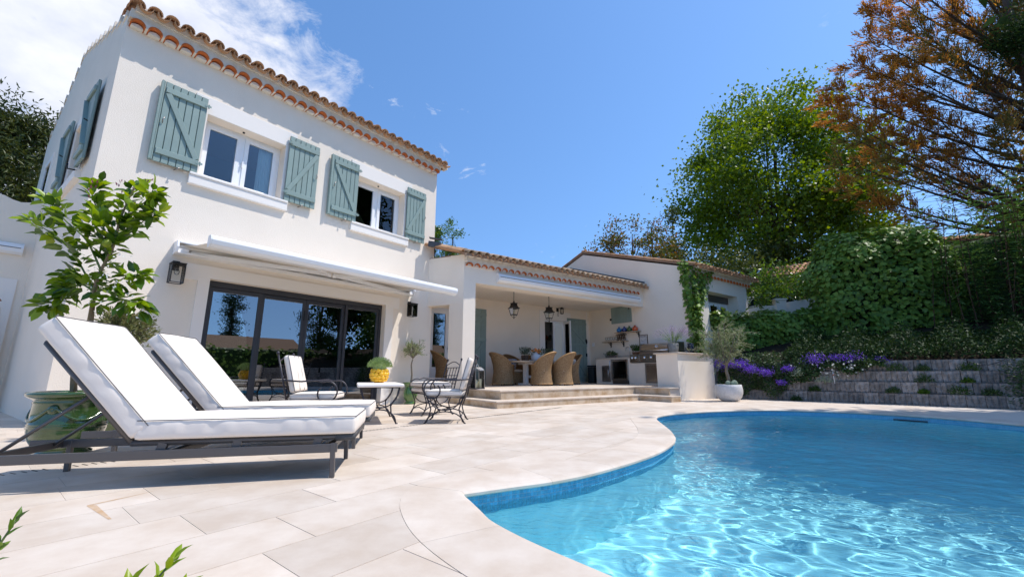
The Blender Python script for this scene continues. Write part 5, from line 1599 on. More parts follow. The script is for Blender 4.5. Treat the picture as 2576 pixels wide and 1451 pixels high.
build_lounger(Vector((-1.2355, 3.0385, 0)) - LN * 1.145, 'white cushioned sun lounger behind the front one, nearer the house wall')

# --- wrought iron armchairs: local +x is where the sitter looks
def iron_chair(loc, az, label, back_cushion=True, seat_cushions=1):
    t = thing('iron_armchair', label, 'armchair', loc, PI / 2 - az, 'wrought iron armchairs round the low table')
    W, D = .56, .54; hs = .36
    r = .0105
    # seat frame
    MB().tube([(D / 2, -W / 2, hs), (D / 2, W / 2, hs), (-D / 2, W / 2, hs), (-D / 2, -W / 2, hs)], r, 6, closed=True).box(-D / 2, D / 2, -.01, .01, hs - .006, hs).box(-.01, .01, -W / 2, W / 2, hs - .004, hs + .002).build('seat_frame', 'iron', t)
    # back: two posts with finials, top arch, lattice
    lean = .14
    def bp(y, z): return (-D / 2 - lean * max(0, z - hs) / .52 - .0, y, z)
    for y in (-W / 2, W / 2):
        MB().tube([bp(y, hs - .02), bp(y, .62), bp(y, .93)], .011, 7).ball(bp(y, .945), .020, 8, 6, (1, 1, 1.2)).build('back_post', 'iron', t)
    la = MB()
    la.tube([bp(-W / 2 + W * i / 12, .845 + .062 * math.sin(PI * i / 12) ** 1.4) for i in range(13)], r * .8, 6)
    for z in (.80, .66, .52): la.tube([bp(-W / 2, z), bp(W / 2, z)], r * .75, 6)
    for i in range(1, 5): la.tube([bp(-W / 2 + W * i / 5, .42), bp(-W / 2 + W * i / 5, .80)], r * .7, 6)
    la.build('back_lattice', 'iron', t)
    # arms ending in a big scroll
    for y in (-W / 2 - .01, W / 2 + .01):
        pts = [(-D / 2 - .065, y, .615), (-.12, y, .600), (.05, y, .615)]
        cx, cz, R = .155, .475, .128
        for a in np.linspace(PI * .62, -PI * 1.22, 26):
            k = 1.0 if a > -PI * .55 else 1.0 - .36 * ((-a - PI * .55) / (PI * .67))
            pts.append((cx + R * k * math.cos(a) + .02, y, cz + R * k * math.sin(a)))
        MB().tube(pts, .0105, 7).build('arm', 'iron', t)
    # legs: splayed curved bars with an X of arcs, left and right side frames
    for y in (-W / 2 + .01, W / 2 - .01):
        f = MB()
        for s in (1, -1):
            f.tube([(s * (D / 2 - .01), y, hs), (s * (D / 2 - .045), y, hs - .09), (s * (D / 2 - .07), y, .20), (s * (D / 2 - .045), y, .10), (s * (D / 2 + .015), y, .0)], .0105, 6)
        f.tube([(-(D / 2 - .02), y, hs - .005)] + [((D / 2 - .06) * math.cos(a), y, hs - .02 + .155 * math.sin(a)) for a in np.linspace(PI, 2 * PI, 12)] + [((D / 2 - .02), y, hs - .005)], r * .85, 6)
        f.tube([(-(D / 2 + .0), y, .02)] + [((D / 2 - .02) * math.cos(a), y, .03 + .135 * math.sin(a)) for a in np.linspace(PI, 0, 12)] + [((D / 2), y, .02)], r * .85, 6)
        f.lathe([(0, 0), (.018, 0), (.015, .012), (0, .012)], 8, (D / 2 + .015, y, 0)).lathe([(0, 0), (.018, 0), (.015, .012), (0, .012)], 8, (-D / 2 - .015, y, 0))
        f.build('leg_frame', 'iron', t)
    cb = MB(); cb.tube([(0, -W / 2, .172), (0, W / 2, .172)], r * .85, 6)
    for x in (D / 2 - .04, -D / 2 + .04): cb.tube([(x, -W / 2 + .01, .09), (x, 0, .13), (x, W / 2 - .01, .09)], r * .7, 6)
    cb.build('stretcher', 'iron', t)
    z = hs + .012
    for i in range(seat_cushions):
        c = soft_box(D - .01, W - .03, .085, 'seat_cushion', 'cushion', t, seed=i + loc[0], pleat=.0022, crown=.008, rad_=.022, loc=(.015 + .02 * i, .0, z), rot=(0, 0, .05 * i))
        piping(D - .01, W - .03, .075, c, .004); piping(D - .01, W - .03, .012, c, .004)
        z += .092
    if back_cushion:
        ang = math.atan2(.52, -lean)
        b = soft_box(.46, W - .06, .075, 'back_cushion', 'cushion', t, seed=3 + loc[0], pleat=.002, crown=.012, rad_=.022)
        xa = Vector((math.cos(ang), 0, math.sin(ang))); ya = Vector((0, -1, 0)); za = xa.cross(ya)
        if za.x < 0: ya = -ya; za = xa.cross(ya)
        M = Matrix((xa, ya, za)).transposed().to_4x4(); M.translation = Vector((-D / 2 + .012, 0, hs + .09)) + xa * .24
        b.matrix_local = M
        piping(.46, W - .06, .066, b, .004)
        for yy in (-.085, .085): MB().tube([(-.22, yy, .079), (0, yy, .087), (.22, yy, .079)], .0035, 5).build('seam', 'piping', b)
    return t
iron_chair(Vector((-.965, 6.385, 0)), rad(268), 'iron armchair with white cushions on the right, turned to the low table')
iron_chair(Vector((-1.42, 7.55, 0)), rad(236), 'iron armchair with two stacked seat cushions and bare lattice back', False, 2)
iron_chair(Vector((-2.52, 5.52, 0)), rad(80), 'iron armchair behind the loungers, back to the glass door corner')

def coffee_table():
    az = rad(-20.5)
    t = thing('coffee_table', 'low iron table with pale stone top carrying the lemon pot', 'coffee table', (-2.045, 6.515, 0), PI / 2 - az)
    MB().box(-.62, .62, -.315, .315, .508, .552).build('top', 'trim', t, .016, 3)
    L_, W_ = .53, .26
    MB().tube([(L_, -W_, .50), (L_, W_, .50), (-L_, W_, .50), (-L_, -W_, .50)], .012, 6, closed=True).build('frame', 'iron', t)
    for x in (-L_, L_):
        f = MB()
        for s in (1, -1):
            f.tube([(x, s * W_, .50), (x, s * (W_ - .03), .38), (x, s * (W_ - .11), .25), (x, s * (W_ - .10), .14), (x, s * (W_ - .02), .0)], .012, 6)
            f.lathe([(0, 0), (.02, 0), (.018, .014), (0, .014)], 8, (x, s * (W_ - .02), 0))
        f.tube([(x, W_ * math.cos(a), .49 + .27 * math.sin(a)) for a in np.linspace(0, -PI, 13)], .010, 6)
        f.tube([(x, (W_ - .03) * math.cos(a), .02 + .18 * math.sin(a)) for a in np.linspace(0, PI, 13)], .010, 6)
        f.build('leg_frame', 'iron', t)
    MB().tube([(-L_, 0, .21), (L_, 0, .21)], .010, 6).build('stretcher', 'iron', t)
coffee_table()

def lemon_pot():
    base = Vector((-2.12, 6.75, .553))
    t = thing('lemon_pot', 'yellow ceramic pot moulded as piled lemons on the low table', 'pot', base)
    MB().lathe([(0, 0), (.07, 0), (.09, .03), (.085, .05), (.10, .20), (.085, .20), (.08, .19), (0, .18)], 24).build('body', 'lemon', t)
    lm = MB().ball((0, 0, 0), .034, 10, 7, (1.0, 1.0, 1.28)).mesh('lemon', 'lemon')
    rr = random.Random(6)
    for row, (z, R, n) in enumerate(((.045, .098, 11), (.090, .118, 12), (.135, .122, 12), (.180, .110, 11))):
        for i in range(n):
            a = 2 * PI * (i + .5 * (row % 2)) / n + rr.uniform(-.06, .06)
            link('lemon', lm, t, (R * math.cos(a), R * math.sin(a), z + rr.uniform(-.006, .006)), (rr.uniform(0.9, 2.0), rr.uniform(-.5, .5), a + rr.uniform(-.4, .4)), (1, 1, 1) if rr.random() < .7 else (.9, .9, .9))
    MB().lathe([(0, .19), (.09, .19)], 16).build('soil', 'soil', t)
    g = thing('thyme_dome', 'round clipped grey green herb growing in the lemon pot', 'plant', base + Vector((0, 0, .19)))
    n = 2600
    d = rdir(n); d[:, 2] = np.abs(d[:, 2]) * .95 - .15
    d /= np.linalg.norm(d, axis=1, keepdims=True)
    R = .165 * RNG.uniform(.55, 1.03, n)[:, None]
    pos = d * R * np.array([1.12, 1.12, .82]) + np.array([0, 0, .065])
    dr = d * .6 + np.array([0, 0, .6]) + RNG.normal(0, .25, (n, 3))
    leaves('foliage', g, pos, dr, rdir(n), RNG.uniform(.016, .030, n), .008, 'lf_thyme')
    MB().ball((0, 0, .04), .10, 12, 8, (1.1, 1.1, .8)).build('crown', 'lf_thyme', g)
lemon_pot()

# --- wicker dining chairs: tub with high rolled back; local +x is the front
def wicker_proto():
    mbw = MB(); 
    NU, NV = 64, 44
    def surf(u, v):
        """u 0..1 round the tub from right front, over the back, to left front; v 0..1 floor to rim"""
        a = -2.45 + 4.90 * u                 # angle, 0 = back
        c = math.cos(a)
        back = max(0.0, (c + .25) / 1.25) ** 1.1
        H = .62 + .37 * back ** .85          # rim height
        z = .05 + (H - .05) * v
        waist = .275 + .055 * (1 - min(1, z / .40)) ** 1.5 + .075 * max(0, (z - .42) / .55) ** 1.2
        rx = waist * 1.02 + .10 * back * max(0, (z - .55) / .43) ** 1.4; ry = waist * 1.06
        return Vector((-rx * c * (1.0 if c > 0 else 1.06), ry * math.sin(a), z))
    def nrm(u, v):
        e = 1e-3
        du = surf(min(1, u + e), v) - surf(max(0, u - e), v); dv = surf(u, min(1, v + e)) - surf(u, max(0, v - e))
        n = du.cross(dv); n.normalize()
        p = surf(u, v)
        if n.dot(Vector((p.x, p.y, 0))) < 0: n = -n
        return n
    # weft strands: flat wavy ribbons going round, in and out of the stakes
    vs = []; fs = []
    for k in range(NV):
        v0 = (k + .08) / NV; v1 = (k + .86) / NV
        row = []
        M_ = NU * 2
        for i in range(M_ + 1):
            u = i / M_
            off = .0055 * math.sin(PI * i / 2 + PI / 2 + PI * (k % 2)) 
            vm = (v0 + v1) / 2
            n = nrm(u, vm)
            a, b, m_ = surf(u, v0) + n * (off - .002), surf(u, v1) + n * (off - .002), surf(u, vm) + n * (off + .0035)
            base = len(vs); vs += [a, m_, b]; row.append(base)
        for r0, r1 in zip(row[:-1], row[1:]):
            fs += [(r0, r1, r1 + 1, r0 + 1), (r0 + 1, r1 + 1, r1 + 2, r0 + 2)]
    weave = MB().add(vs, fs, True).mesh('weave', 'wicker')
    core = MB()
    vs = []; fs = []
    nu, nv = 40, 12
    for i in range(nu + 1):
        for j in range(nv + 1):
            u, v = i / nu, j / nv; vs.append(surf(u, v) - nrm(u, v) * .008)
    for i in range(nu):
        for j in range(nv): a = i * (nv + 1) + j; fs.append((a, a + nv + 1, a + nv + 2, a + 1))
    core.add(vs, fs, True)
    core_m = core.mesh('shell', 'wicker_core')
    rim = MB()
    for o in (-.014, .004, .018):
        rim.tube([surf(i / 40, 1.0) + nrm(i / 40, 1.0) * o + Vector((0, 0, .004 - abs(o) * .3)) for i in range(41)], .012, 6)
    for u in (0, 1): rim.tube([surf(u, v) for v in np.linspace(0, 1, 10)], .013, 6)
    rim_m = rim.mesh('rim', 'wicker_rim')
    bs = MB()
    for o in (0, .016): bs.tube([surf(i / 40, .0) + Vector((0, 0, o)) for i in range(41)], .011, 6)
    bs_m = bs.mesh('base_band', 'wicker_rim')
    seat = MB(); seat.lathe([(0, .40), (.26, .40), (.27, .36), (.27, .34), (0, .34)], 24); seat_m = seat.mesh('seat', 'wicker')
    fr = MB(); fr.box(.17, .20, -.23, .23, .06, .36); fr_m = fr.mesh('front_panel', 'wicker')
    leg = MB().lathe([(0, 0), (.016, 0), (.018, .06), (0, .06)], 8).mesh('leg', 'wood_dark')
    return weave, core_m, rim_m, bs_m, seat_m, fr_m, leg
WK = wicker_proto()
def wicker_chair(loc, az, label, cushion='cushion'):
    t = thing('wicker_chair', label, 'wicker chair', loc, PI / 2 - az, 'wicker tub chairs round the dining table')
    weave, core, rim, bs, seat, fr, leg = WK
    o = link('weave', weave, t); o['kind'] = 'stuff'
    link('shell', core, t); link('rim', rim, t); link('base_band', bs, t); link('seat', seat, t); link('front_panel', fr, t)
    for (x, y) in ((.22, .2), (.22, -.2), (-.22, .22), (-.22, -.22)): link('leg', leg, t, (x, y, 0))
    c = soft_box(.40, .42, .07, 'seat_cushion', 'cushion', t, seed=loc[0], pleat=.001, res=.05, rad_=.02, loc=(.0, 0, .405))
    b = soft_box(.36, .36, .08, 'back_pillow', cushion, t, seed=loc[1], pleat=.001, res=.05, crown=.03, rad_=.03, loc=(-.09, 0, .64), rot=(0, rad(-78), 0))
    return t
Z_ = Vector((0, 0, TZ))
wicker_chair(QP(2.62, -3.62, TZ), AZ2 - .1, 'wicker tub chair at the left head of the dining table')
wicker_chair(QP(3.36, -2.62, TZ), AZ2 + rad(-112), 'wicker tub chair with its back to the pool, left of two')
wicker_chair(QP(4.10, -2.52, TZ), AZ2 + rad(-104), 'wicker tub chair with its back to the pool, right of two')
wicker_chair(QP(5.12, -3.25, TZ), AZ2 + rad(186), 'wicker tub chair at the right head of the table, by the kitchen')
wicker_chair(QP(3.35, -4.02, TZ), AZ2 + rad(88), 'wicker tub chair behind the table under the lavender basket', 'cloth_blue')
wicker_chair(QP(4.25, -4.02, TZ), AZ2 + rad(92), 'wicker tub chair behind the table under the rose bowl', 'cloth_blue')
wicker_chair(QP(.62, -3.52, TZ), AZ2 + rad(20), 'wicker tub chair glimpsed through the passage beside the pier')
def dining_table():
    t = thing('dining_table', 'oval pale wood dining table on a stout base', 'dining table', QP(3.92, -3.33, TZ), ROT2)
    L_, W_, h = 2.35, 1.0, .745
    n = 7
    for i in range(n):
        y0, y1 = -W_ / 2 + W_ * i / n, -W_ / 2 + W_ * (i + 1) / n
        def hx(y): return L_ / 2 * (max(0.0, 1 - (abs(y) / (W_ / 2)) ** 2.6)) ** (1 / 2.6) if abs(y) < W_ / 2 else .55
        pts = []
        ys = np.linspace(y0 + .0015, y1 - .0015, 5)
        pts = [(hx(y), y) for y in ys] + [(-hx(y), y) for y in ys[::-1]]
        MB().prism(pts, h - .05, h, 'z').build('top_plank', 'wood_pale', t, .003, 1)
    for x in (-.62, .62): MB().box(x - .06, x + .06, -.07, .07, .05, h - .05).box(x - .07, x + .07, -.33, .33, 0, .06).box(x - .05, x + .05, -.36, .36, h - .11, h - .05).build('leg', 'trim', t, .006)
    MB().box(-.62, .62, -.03, .03, .22, .30).build('stretcher', 'trim', t)
dining_table()
TT = TZ + .746
def tuft(parent, n, h, R, m, lw=.008, ll=(.03, .06), stems=True, spread=.8):
    a = RNG.uniform(0, 2 * PI, n); r = R * np.sqrt(RNG.uniform(0, 1, n)); k = RNG.uniform(.15, 1, n)
    out = spread * r
    pos = np.c_[np.cos(a) * (r * .45 + out * k * .6), np.sin(a) * (r * .45 + out * k * .6), h * k * RNG.uniform(.75, 1.0, n)]
    d = np.c_[np.cos(a) * r / R * .7, np.sin(a) * r / R * .7, np.ones(n)] + RNG.normal(0, .35, (n, 3))
    return leaves('foliage', parent, pos, d, rdir(n), RNG.uniform(*ll, n), lw, m)
def basket_plant(s, d, label, plabel):
    t = thing('wicker_basket', label, 'basket', QP(s, d, TT), ROT2)
    mb = MB()
    for i in range(9):
        z = .008 + i * .019; r = .085 + .028 * i / 8
        mb.tube([((r + .003 * (-1) ** (j + i)) * math.cos(j * PI / 10), (r + .003 * (-1) ** (j + i)) * math.sin(j * PI / 10), z) for j in range(20)], .011, 5, closed=True)
    mb.build('weave', 'basket', t); MB().lathe([(0, .02), (.09, .02), (.10, .15), (0, .15)], 14).build('lining', 'soil', t)
    p = thing('lavender_plant', plabel, 'plant', QP(s, d, TT + .15), ROT2)
    tuft(p, 420, .26, .20, 'lf_lavender', .010, (.05, .10))
    MB().tube([(0, 0, 0), (0, 0, .12)], .012, 5).build('stem', 'twig', p)
basket_plant(3.28, -3.35, 'small dark basket standing left on the dining table', 'grey green lavender in the left table basket')
basket_plant(4.32, -3.45, 'small dark basket standing right on the dining table', 'grey green lavender in the right table basket, before the back door')
def rose_bowl():
    t = thing('porcelain_bowl', 'round white porcelain vase on the dining table', 'vase', QP(3.78, -3.42, TT), ROT2)
    MB().lathe([(0, 0), (.08, 0), (.13, .05), (.16, .12), (.15, .19), (.11, .235), (.115, .265), (.10, .265), (.095, .24), (0, .22)], 26).build('body', 'porcelain', t)
    MB().lathe([(.112, .236), (.122, .244), (.112, .252)], 26).build('rim_ring', 'porcelain', t)
    f = thing('rose_bouquet', 'orange and peach roses with dark leaves in the white vase', 'bouquet', QP(3.78, -3.42, TT + .25), ROT2)
    rr = random.Random(12)
    rose = MB()
    for k, (r, z, n) in enumerate(((.045, 0, 6), (.036, .012, 5), (.024, .022, 4))):
        for i in range(n):
            a = 2 * PI * i / n + k * .5
            rose.ball((r * .55 * math.cos(a), r * .55 * math.sin(a), z), r * .62, 7, 5, (1, 1, .8))
    rose_m = rose.mesh('rose', 'orange_flower')
    for (x, y, z) in ((-.16, -.05, .06), (-.06, -.09, .09), (.02, -.11, .06), (.09, -.06, .10), (.15, -.04, .06), (-.10, .05, .10), (.05, .06, .12), (-.01, -.02, .13), (.0, -.13, .02)):
        link('rose', rose_m, f, (x, y, z), (rr.uniform(-.6, .6), rr.uniform(-.6, .6), rr.uniform(0, 6)), [rr.uniform(.85, 1.25)] * 3)
    n = 90
    a = RNG.uniform(0, 2 * PI, n); r = RNG.uniform(.10, .27, n)
    pos = np.c_[np.cos(a) * r, np.sin(a) * r, RNG.uniform(-.05, .18, n)]
    leaves('foliage', f, pos, np.c_[np.cos(a), np.sin(a), RNG.normal(0, .7, n)], np.c_[np.zeros(n), np.zeros(n), np.ones(n)] + RNG.normal(0, .4, (n, 3)), .06, .045, 'lf_bed', 'oval')
rose_bowl()
def floor_lantern():
    t = thing('candle_lantern', 'tall glass candle lantern on the terrace by the pier', 'lantern', (-.832, 10.12, TZ), ROT2)
    w_, h = .125, .42
    MB().box(-w_ - .012, w_ + .012, -w_ - .012, w_ + .012, 0, .02).build('base', 'iron', t)
    c = MB()
    for sx in (-1, 1):
        for sy in (-1, 1): c.box(sx * w_ - .007, sx * w_ + .007, sy * w_ - .007, sy * w_ + .007, .02, h)
    for z in (h,):
        for s in (-1, 1): c.box(-w_ - .01, w_ + .01, s * w_ - .01, s * w_ + .01, z, z + .016); c.box(s * w_ - .01, s * w_ + .01, -w_ - .01, w_ + .01, z + .0005, z + .0155)
    c.build('frame', 'steel_dull', t)
    MB().prism([(-w_, 0), (w_, 0), (.03, .07), (-.03, .07)], -w_, w_, 'y').build('roof', 'glass_clear', t, loc=(0, 0, h + .017))
    MB().tube([(-.03, 0, h + .085), (-.03, 0, h + .13), (0, 0, h + .155), (.03, 0, h + .13), (.03, 0, h + .085)], .007, 6).build('handle', 'chrome', t)
    for k in range(4):
        MB().box(-w_ + .008, w_ - .008, -w_ - .002, -w_ + .001, .022, h - .002).build('pane', 'glass_clear', t, rot=(0, 0, k * PI / 2))
    for (x, y, hh) in ((-.05, -.04, .18), (.05, -.05, .21), (.03, .05, .15), (-.045, .05, .20)):
        MB().lathe([(0, .02), (.035, .02), (.035, .02 + hh), (.028, .022 + hh), (0, .015 + hh)], 14, (x, y, 0)).build('candle', 'candle', t)
floor_lantern()

# kitchen herbs, vase, hurricane lamps
CT = TZ + .912
def herb(name, s, d, r, h, label, plabel, m, trough=False, lm='lf_herb', n=420, ph=.2, ll=(.025, .05)):
    t = thing(name, label, 'planter' if trough else 'pot', QP(s, d, CT), ROT2)
    if trough: 
        b = MB(); b.box(-.085, .085, -.21, .21, 0, h); b.build('body', m, t, .01)
        g = MB()
        for i in range(7): g.box(-.09, -.085, -.18 + i * .055, -.155 + i * .055, .03, .05)
        g.build('openings', 'black_plastic', t)
    else: MB().lathe([(0, 0), (r * .72, 0), (r, h), (r * 1.05, h), (r * 1.05, h + .012), (r * .92, h + .012), (r * .9, h - .02), (0, h - .02)], 18).build('body', m, t)
    p = thing('herb_plant', plabel, 'plant', QP(s, d, CT + h), ROT2)
    if trough:
        a = RNG.uniform(-.24, .24, n); x = RNG.normal(0, .07, n); z = RNG.uniform(.0, .15, n) * (1 - (a / .3) ** 2)
        leaves('foliage', p, np.c_[x, a, z], np.c_[x * 4, a * 2, np.full(n, .4)] + RNG.normal(0, .5, (n, 3)), np.c_[np.zeros(n), np.zeros(n), np.ones(n)] + RNG.normal(0, .3, (n, 3)), RNG.uniform(*ll, n), .03, lm, 'oval')
    else: tuft(p, n, ph, r * 1.7, lm, .02, ll)
    MB().tube([(0, 0, -.02), (0, 0, ph * .4)], .008, 5).build('stem', 'stem_green', p)
herb('herb_trough', 7.08, -3.12, 0, .09, 'slotted grey herb trough at the far end of the counter', 'dark basil leaves spilling from the slotted trough', 'steel_dull', True)
herb('herb_pot', 7.15, -2.08, .12, .16, 'broad terracotta herb pot beside the tap', 'tall bushy parsley next to the tap', 'terracotta', n=620, ph=.26)
herb('clay_pot', 7.18, -1.83, .11, .17, 'brown clay pot between parsley and grill', 'low green herb in the brown clay pot', 'terracotta', n=300, ph=.12)
herb('thyme_pot', 7.32, -1.70, .09, .17, 'terracotta pot tucked against the grill hood end', 'grey flowering thyme against the grill hood', 'terracotta', lm='lf_lavender', n=360, ph=.25)
def stone_vase():
    t = thing('stone_vase', 'rough grey stone cylinder vase on the corner block', 'vase', QP(5.72, .33, CT + .005), ROT2)
    MB().lathe([(0, 0), (.125, 0), (.135, .10), (.145, .27), (.12, .27), (.11, .2), (0, .2)], 22).build('body', 'pot_stone', t)
    p = thing('dried_flowers', 'cloud of mauve dried flowers in the stone vase', 'flowers', QP(5.72, .33, CT + .2), ROT2)
    mb = MB(); n = 34; tips = []
    for i in range(n):
        a = RNG.uniform(0, 2 * PI); r = RNG.uniform(.05, .46); h = .52 - .5 * r * r + RNG.uniform(-.08, .06)
        q = Vector((r * math.cos(a), r * math.sin(a), h)); tips.append(q)
        mb.tube([(q.x * .1, q.y * .1, .0), (q.x * .35, q.y * .35, h * .5), q], .0028, 4, caps=False)
    mb.build('stems', 'stem_green', p)
    T = np.array([tuple(q) for q in tips]); k = 70
    pos = np.repeat(T, k, 0) + RNG.normal(0, .055, (n * k, 3)) - np.c_[np.zeros(n * k), np.zeros(n * k), RNG.uniform(0, .12, n * k)]
    leaves('blossom', p, pos, rdir(n * k), rdir(n * k), RNG.uniform(.008, .018, n * k), .012, 'lf_limonium')
    q = np.repeat(T, 5, 0) * RNG.uniform(.3, .7, (n * 5, 1)); leaves('foliage', p, q, rdir(n * 5) + np.array([0, 0, 1.]), rdir(n * 5), .06, .015, 'lf_thyme')
stone_vase()
def hurricane(s, d, h, r, label):
    t = thing('hurricane_lamp', label, 'candle holder', QP(s, d, CT + .003), ROT2, 'dark glass hurricane lamps on the block')
    MB().lathe([(0, 0), (r, 0), (r, .02), (r * .9, .025), (0, .025)], 18).build('base', 'iron_black', t)
    MB().lathe([(r * .92, .025), (r * .92, h), (r * .86, h), (r * .86, .03)], 18).build('chimney', 'glass_dark', t)
    MB().lathe([(0, .03), (.03, .03), (.03, h * .55), (0, h * .55)], 10).build('candle', 'candle', t)
hurricane(6.05, .02, .28, .09, 'black hurricane lamp close behind the stone vase')
hurricane(6.80, .20, .33, .10, 'taller dark hurricane lamp at the right end of the block')
def driftwood():
    t = thing('black_twig_ornament', 'black branching twig ornament beside the taller hurricane lamp', 'ornament', QP(6.52, .36, CT + .003), ROT2)
    mb = MB(); rr = random.Random(3)
    MB().lathe([(0, 0), (.09, 0), (.08, .02), (0, .02)], 12).build('foot', 'iron_black', t)
    for i in range(6):
        a = rr.uniform(0, 6.28); q = Vector((.16 * math.cos(a), .16 * math.sin(a), rr.uniform(.12, .26)))
        mb.tube(curve((0, 0, .02), q, 0, 5, (rr.uniform(-.04, .04), rr.uniform(-.04, .04), 0)), [.016, .015, .014, .012, .011, .009], 6)
        for k in range(2):
            m_ = q * rr.uniform(.5, .9); mb.tube([m_, m_ + Vector((rr.uniform(-.06, .06), rr.uniform(-.06, .06), rr.uniform(.03, .09)))], [.01, .007], 5)
    mb.build('branches', 'iron_black', t)
driftwood()
# ------------------------------------------------------------------ pots and plants on the patio
def vase_pot(name, label, loc, prof, m, cat='pot', garland=False, R=None):
    t = thing(name, label, cat, loc)
    MB().lathe(prof, 40).build('body', m, t)
    rim = max(p[0] for p in prof); ztop = max(p[1] for p in prof)
    MB().lathe([(0, ztop - .05), (rim * .84, ztop - .045)], 24).build('soil', 'soil', t)
    return t, rim, ztop
def anduze(name, label, loc, s, m):
    prof = [(0, 0), (.17, 0), (.185, .012), (.185, .035), (.165, .05), (.172, .065), (.20, .09), (.235, .15), (.252, .22), (.250, .235), (.258, .243), (.250, .251), (.258, .259), (.250, .267), (.256, .275), (.250, .285), (.248, .36), (.243, .44), (.250, .455), (.243, .468), (.247, .478), (.262, .487), (.285, .500), (.300, .515), (.303, .528), (.295, .540), (.275, .545), (.262, .540), (.245, .50), (.22, .49), (0, .49)]
    t, rim, zt = vase_pot(name, label, loc, [(r * s, z * s) for r, z in prof], m)
    # swags and rosettes
    sw = MB(); 
    for k in range(4):
        a0 = k * PI / 2 + .35
        pts = []
        for i in range(13):
            u = i / 12; a = a0 + u * PI / 2; z = .43 - .125 * math.sin(PI * u)
            pts.append(((.253) * math.cos(a) * s, .253 * math.sin(a) * s, z * s))
        MB().tube(pts, .011 * s, 6).build('garland', m, t)
        MB().lathe([(0, .012), (.02, .018), (.035, .010), (.04, 0), (0, 0)], 14).build('rosette', m, t, loc=(.247 * math.cos(a0) * s, .247 * math.sin(a0) * s, .40 * s), rot=Euler((0, PI / 2, a0), 'XYZ'))
    return t
anduze('glazed_pot', 'large mottled green glazed pot with garland behind the front lounger', (-3.93, 3.83, 0), 1.0, 'green_glaze')
anduze('terracotta_pot', 'glazed pot hidden behind the loungers under the round bush', (-4.55, 4.85, 0), .8, 'green_glaze')
vp = [(0, 0), (.13, 0), (.14, .02), (.105, .05), (.10, .07), (.14, .12), (.165, .20), (.16, .28), (.135, .36), (.13, .40), (.15, .43), (.185, .47), (.19, .49), (.175, .49), (.12, .44), (0, .44)]
GP = FP(.26, .34)
vase_pot('green_urn', 'bright green glazed urn at the foot of the house wall', GP, vp, 'green_glaze_light')[0]
vase_pot('white_bowl_pot', 'round off white stone pot holding the olive by the pool', (5.56, 10.92, 0), [(0, 0), (.15, 0), (.22, .03), (.29, .10), (.325, .20), (.328, .29), (.318, .36), (.308, .415), (.285, .415), (.29, .35), (0, .34)], 'pot_white')

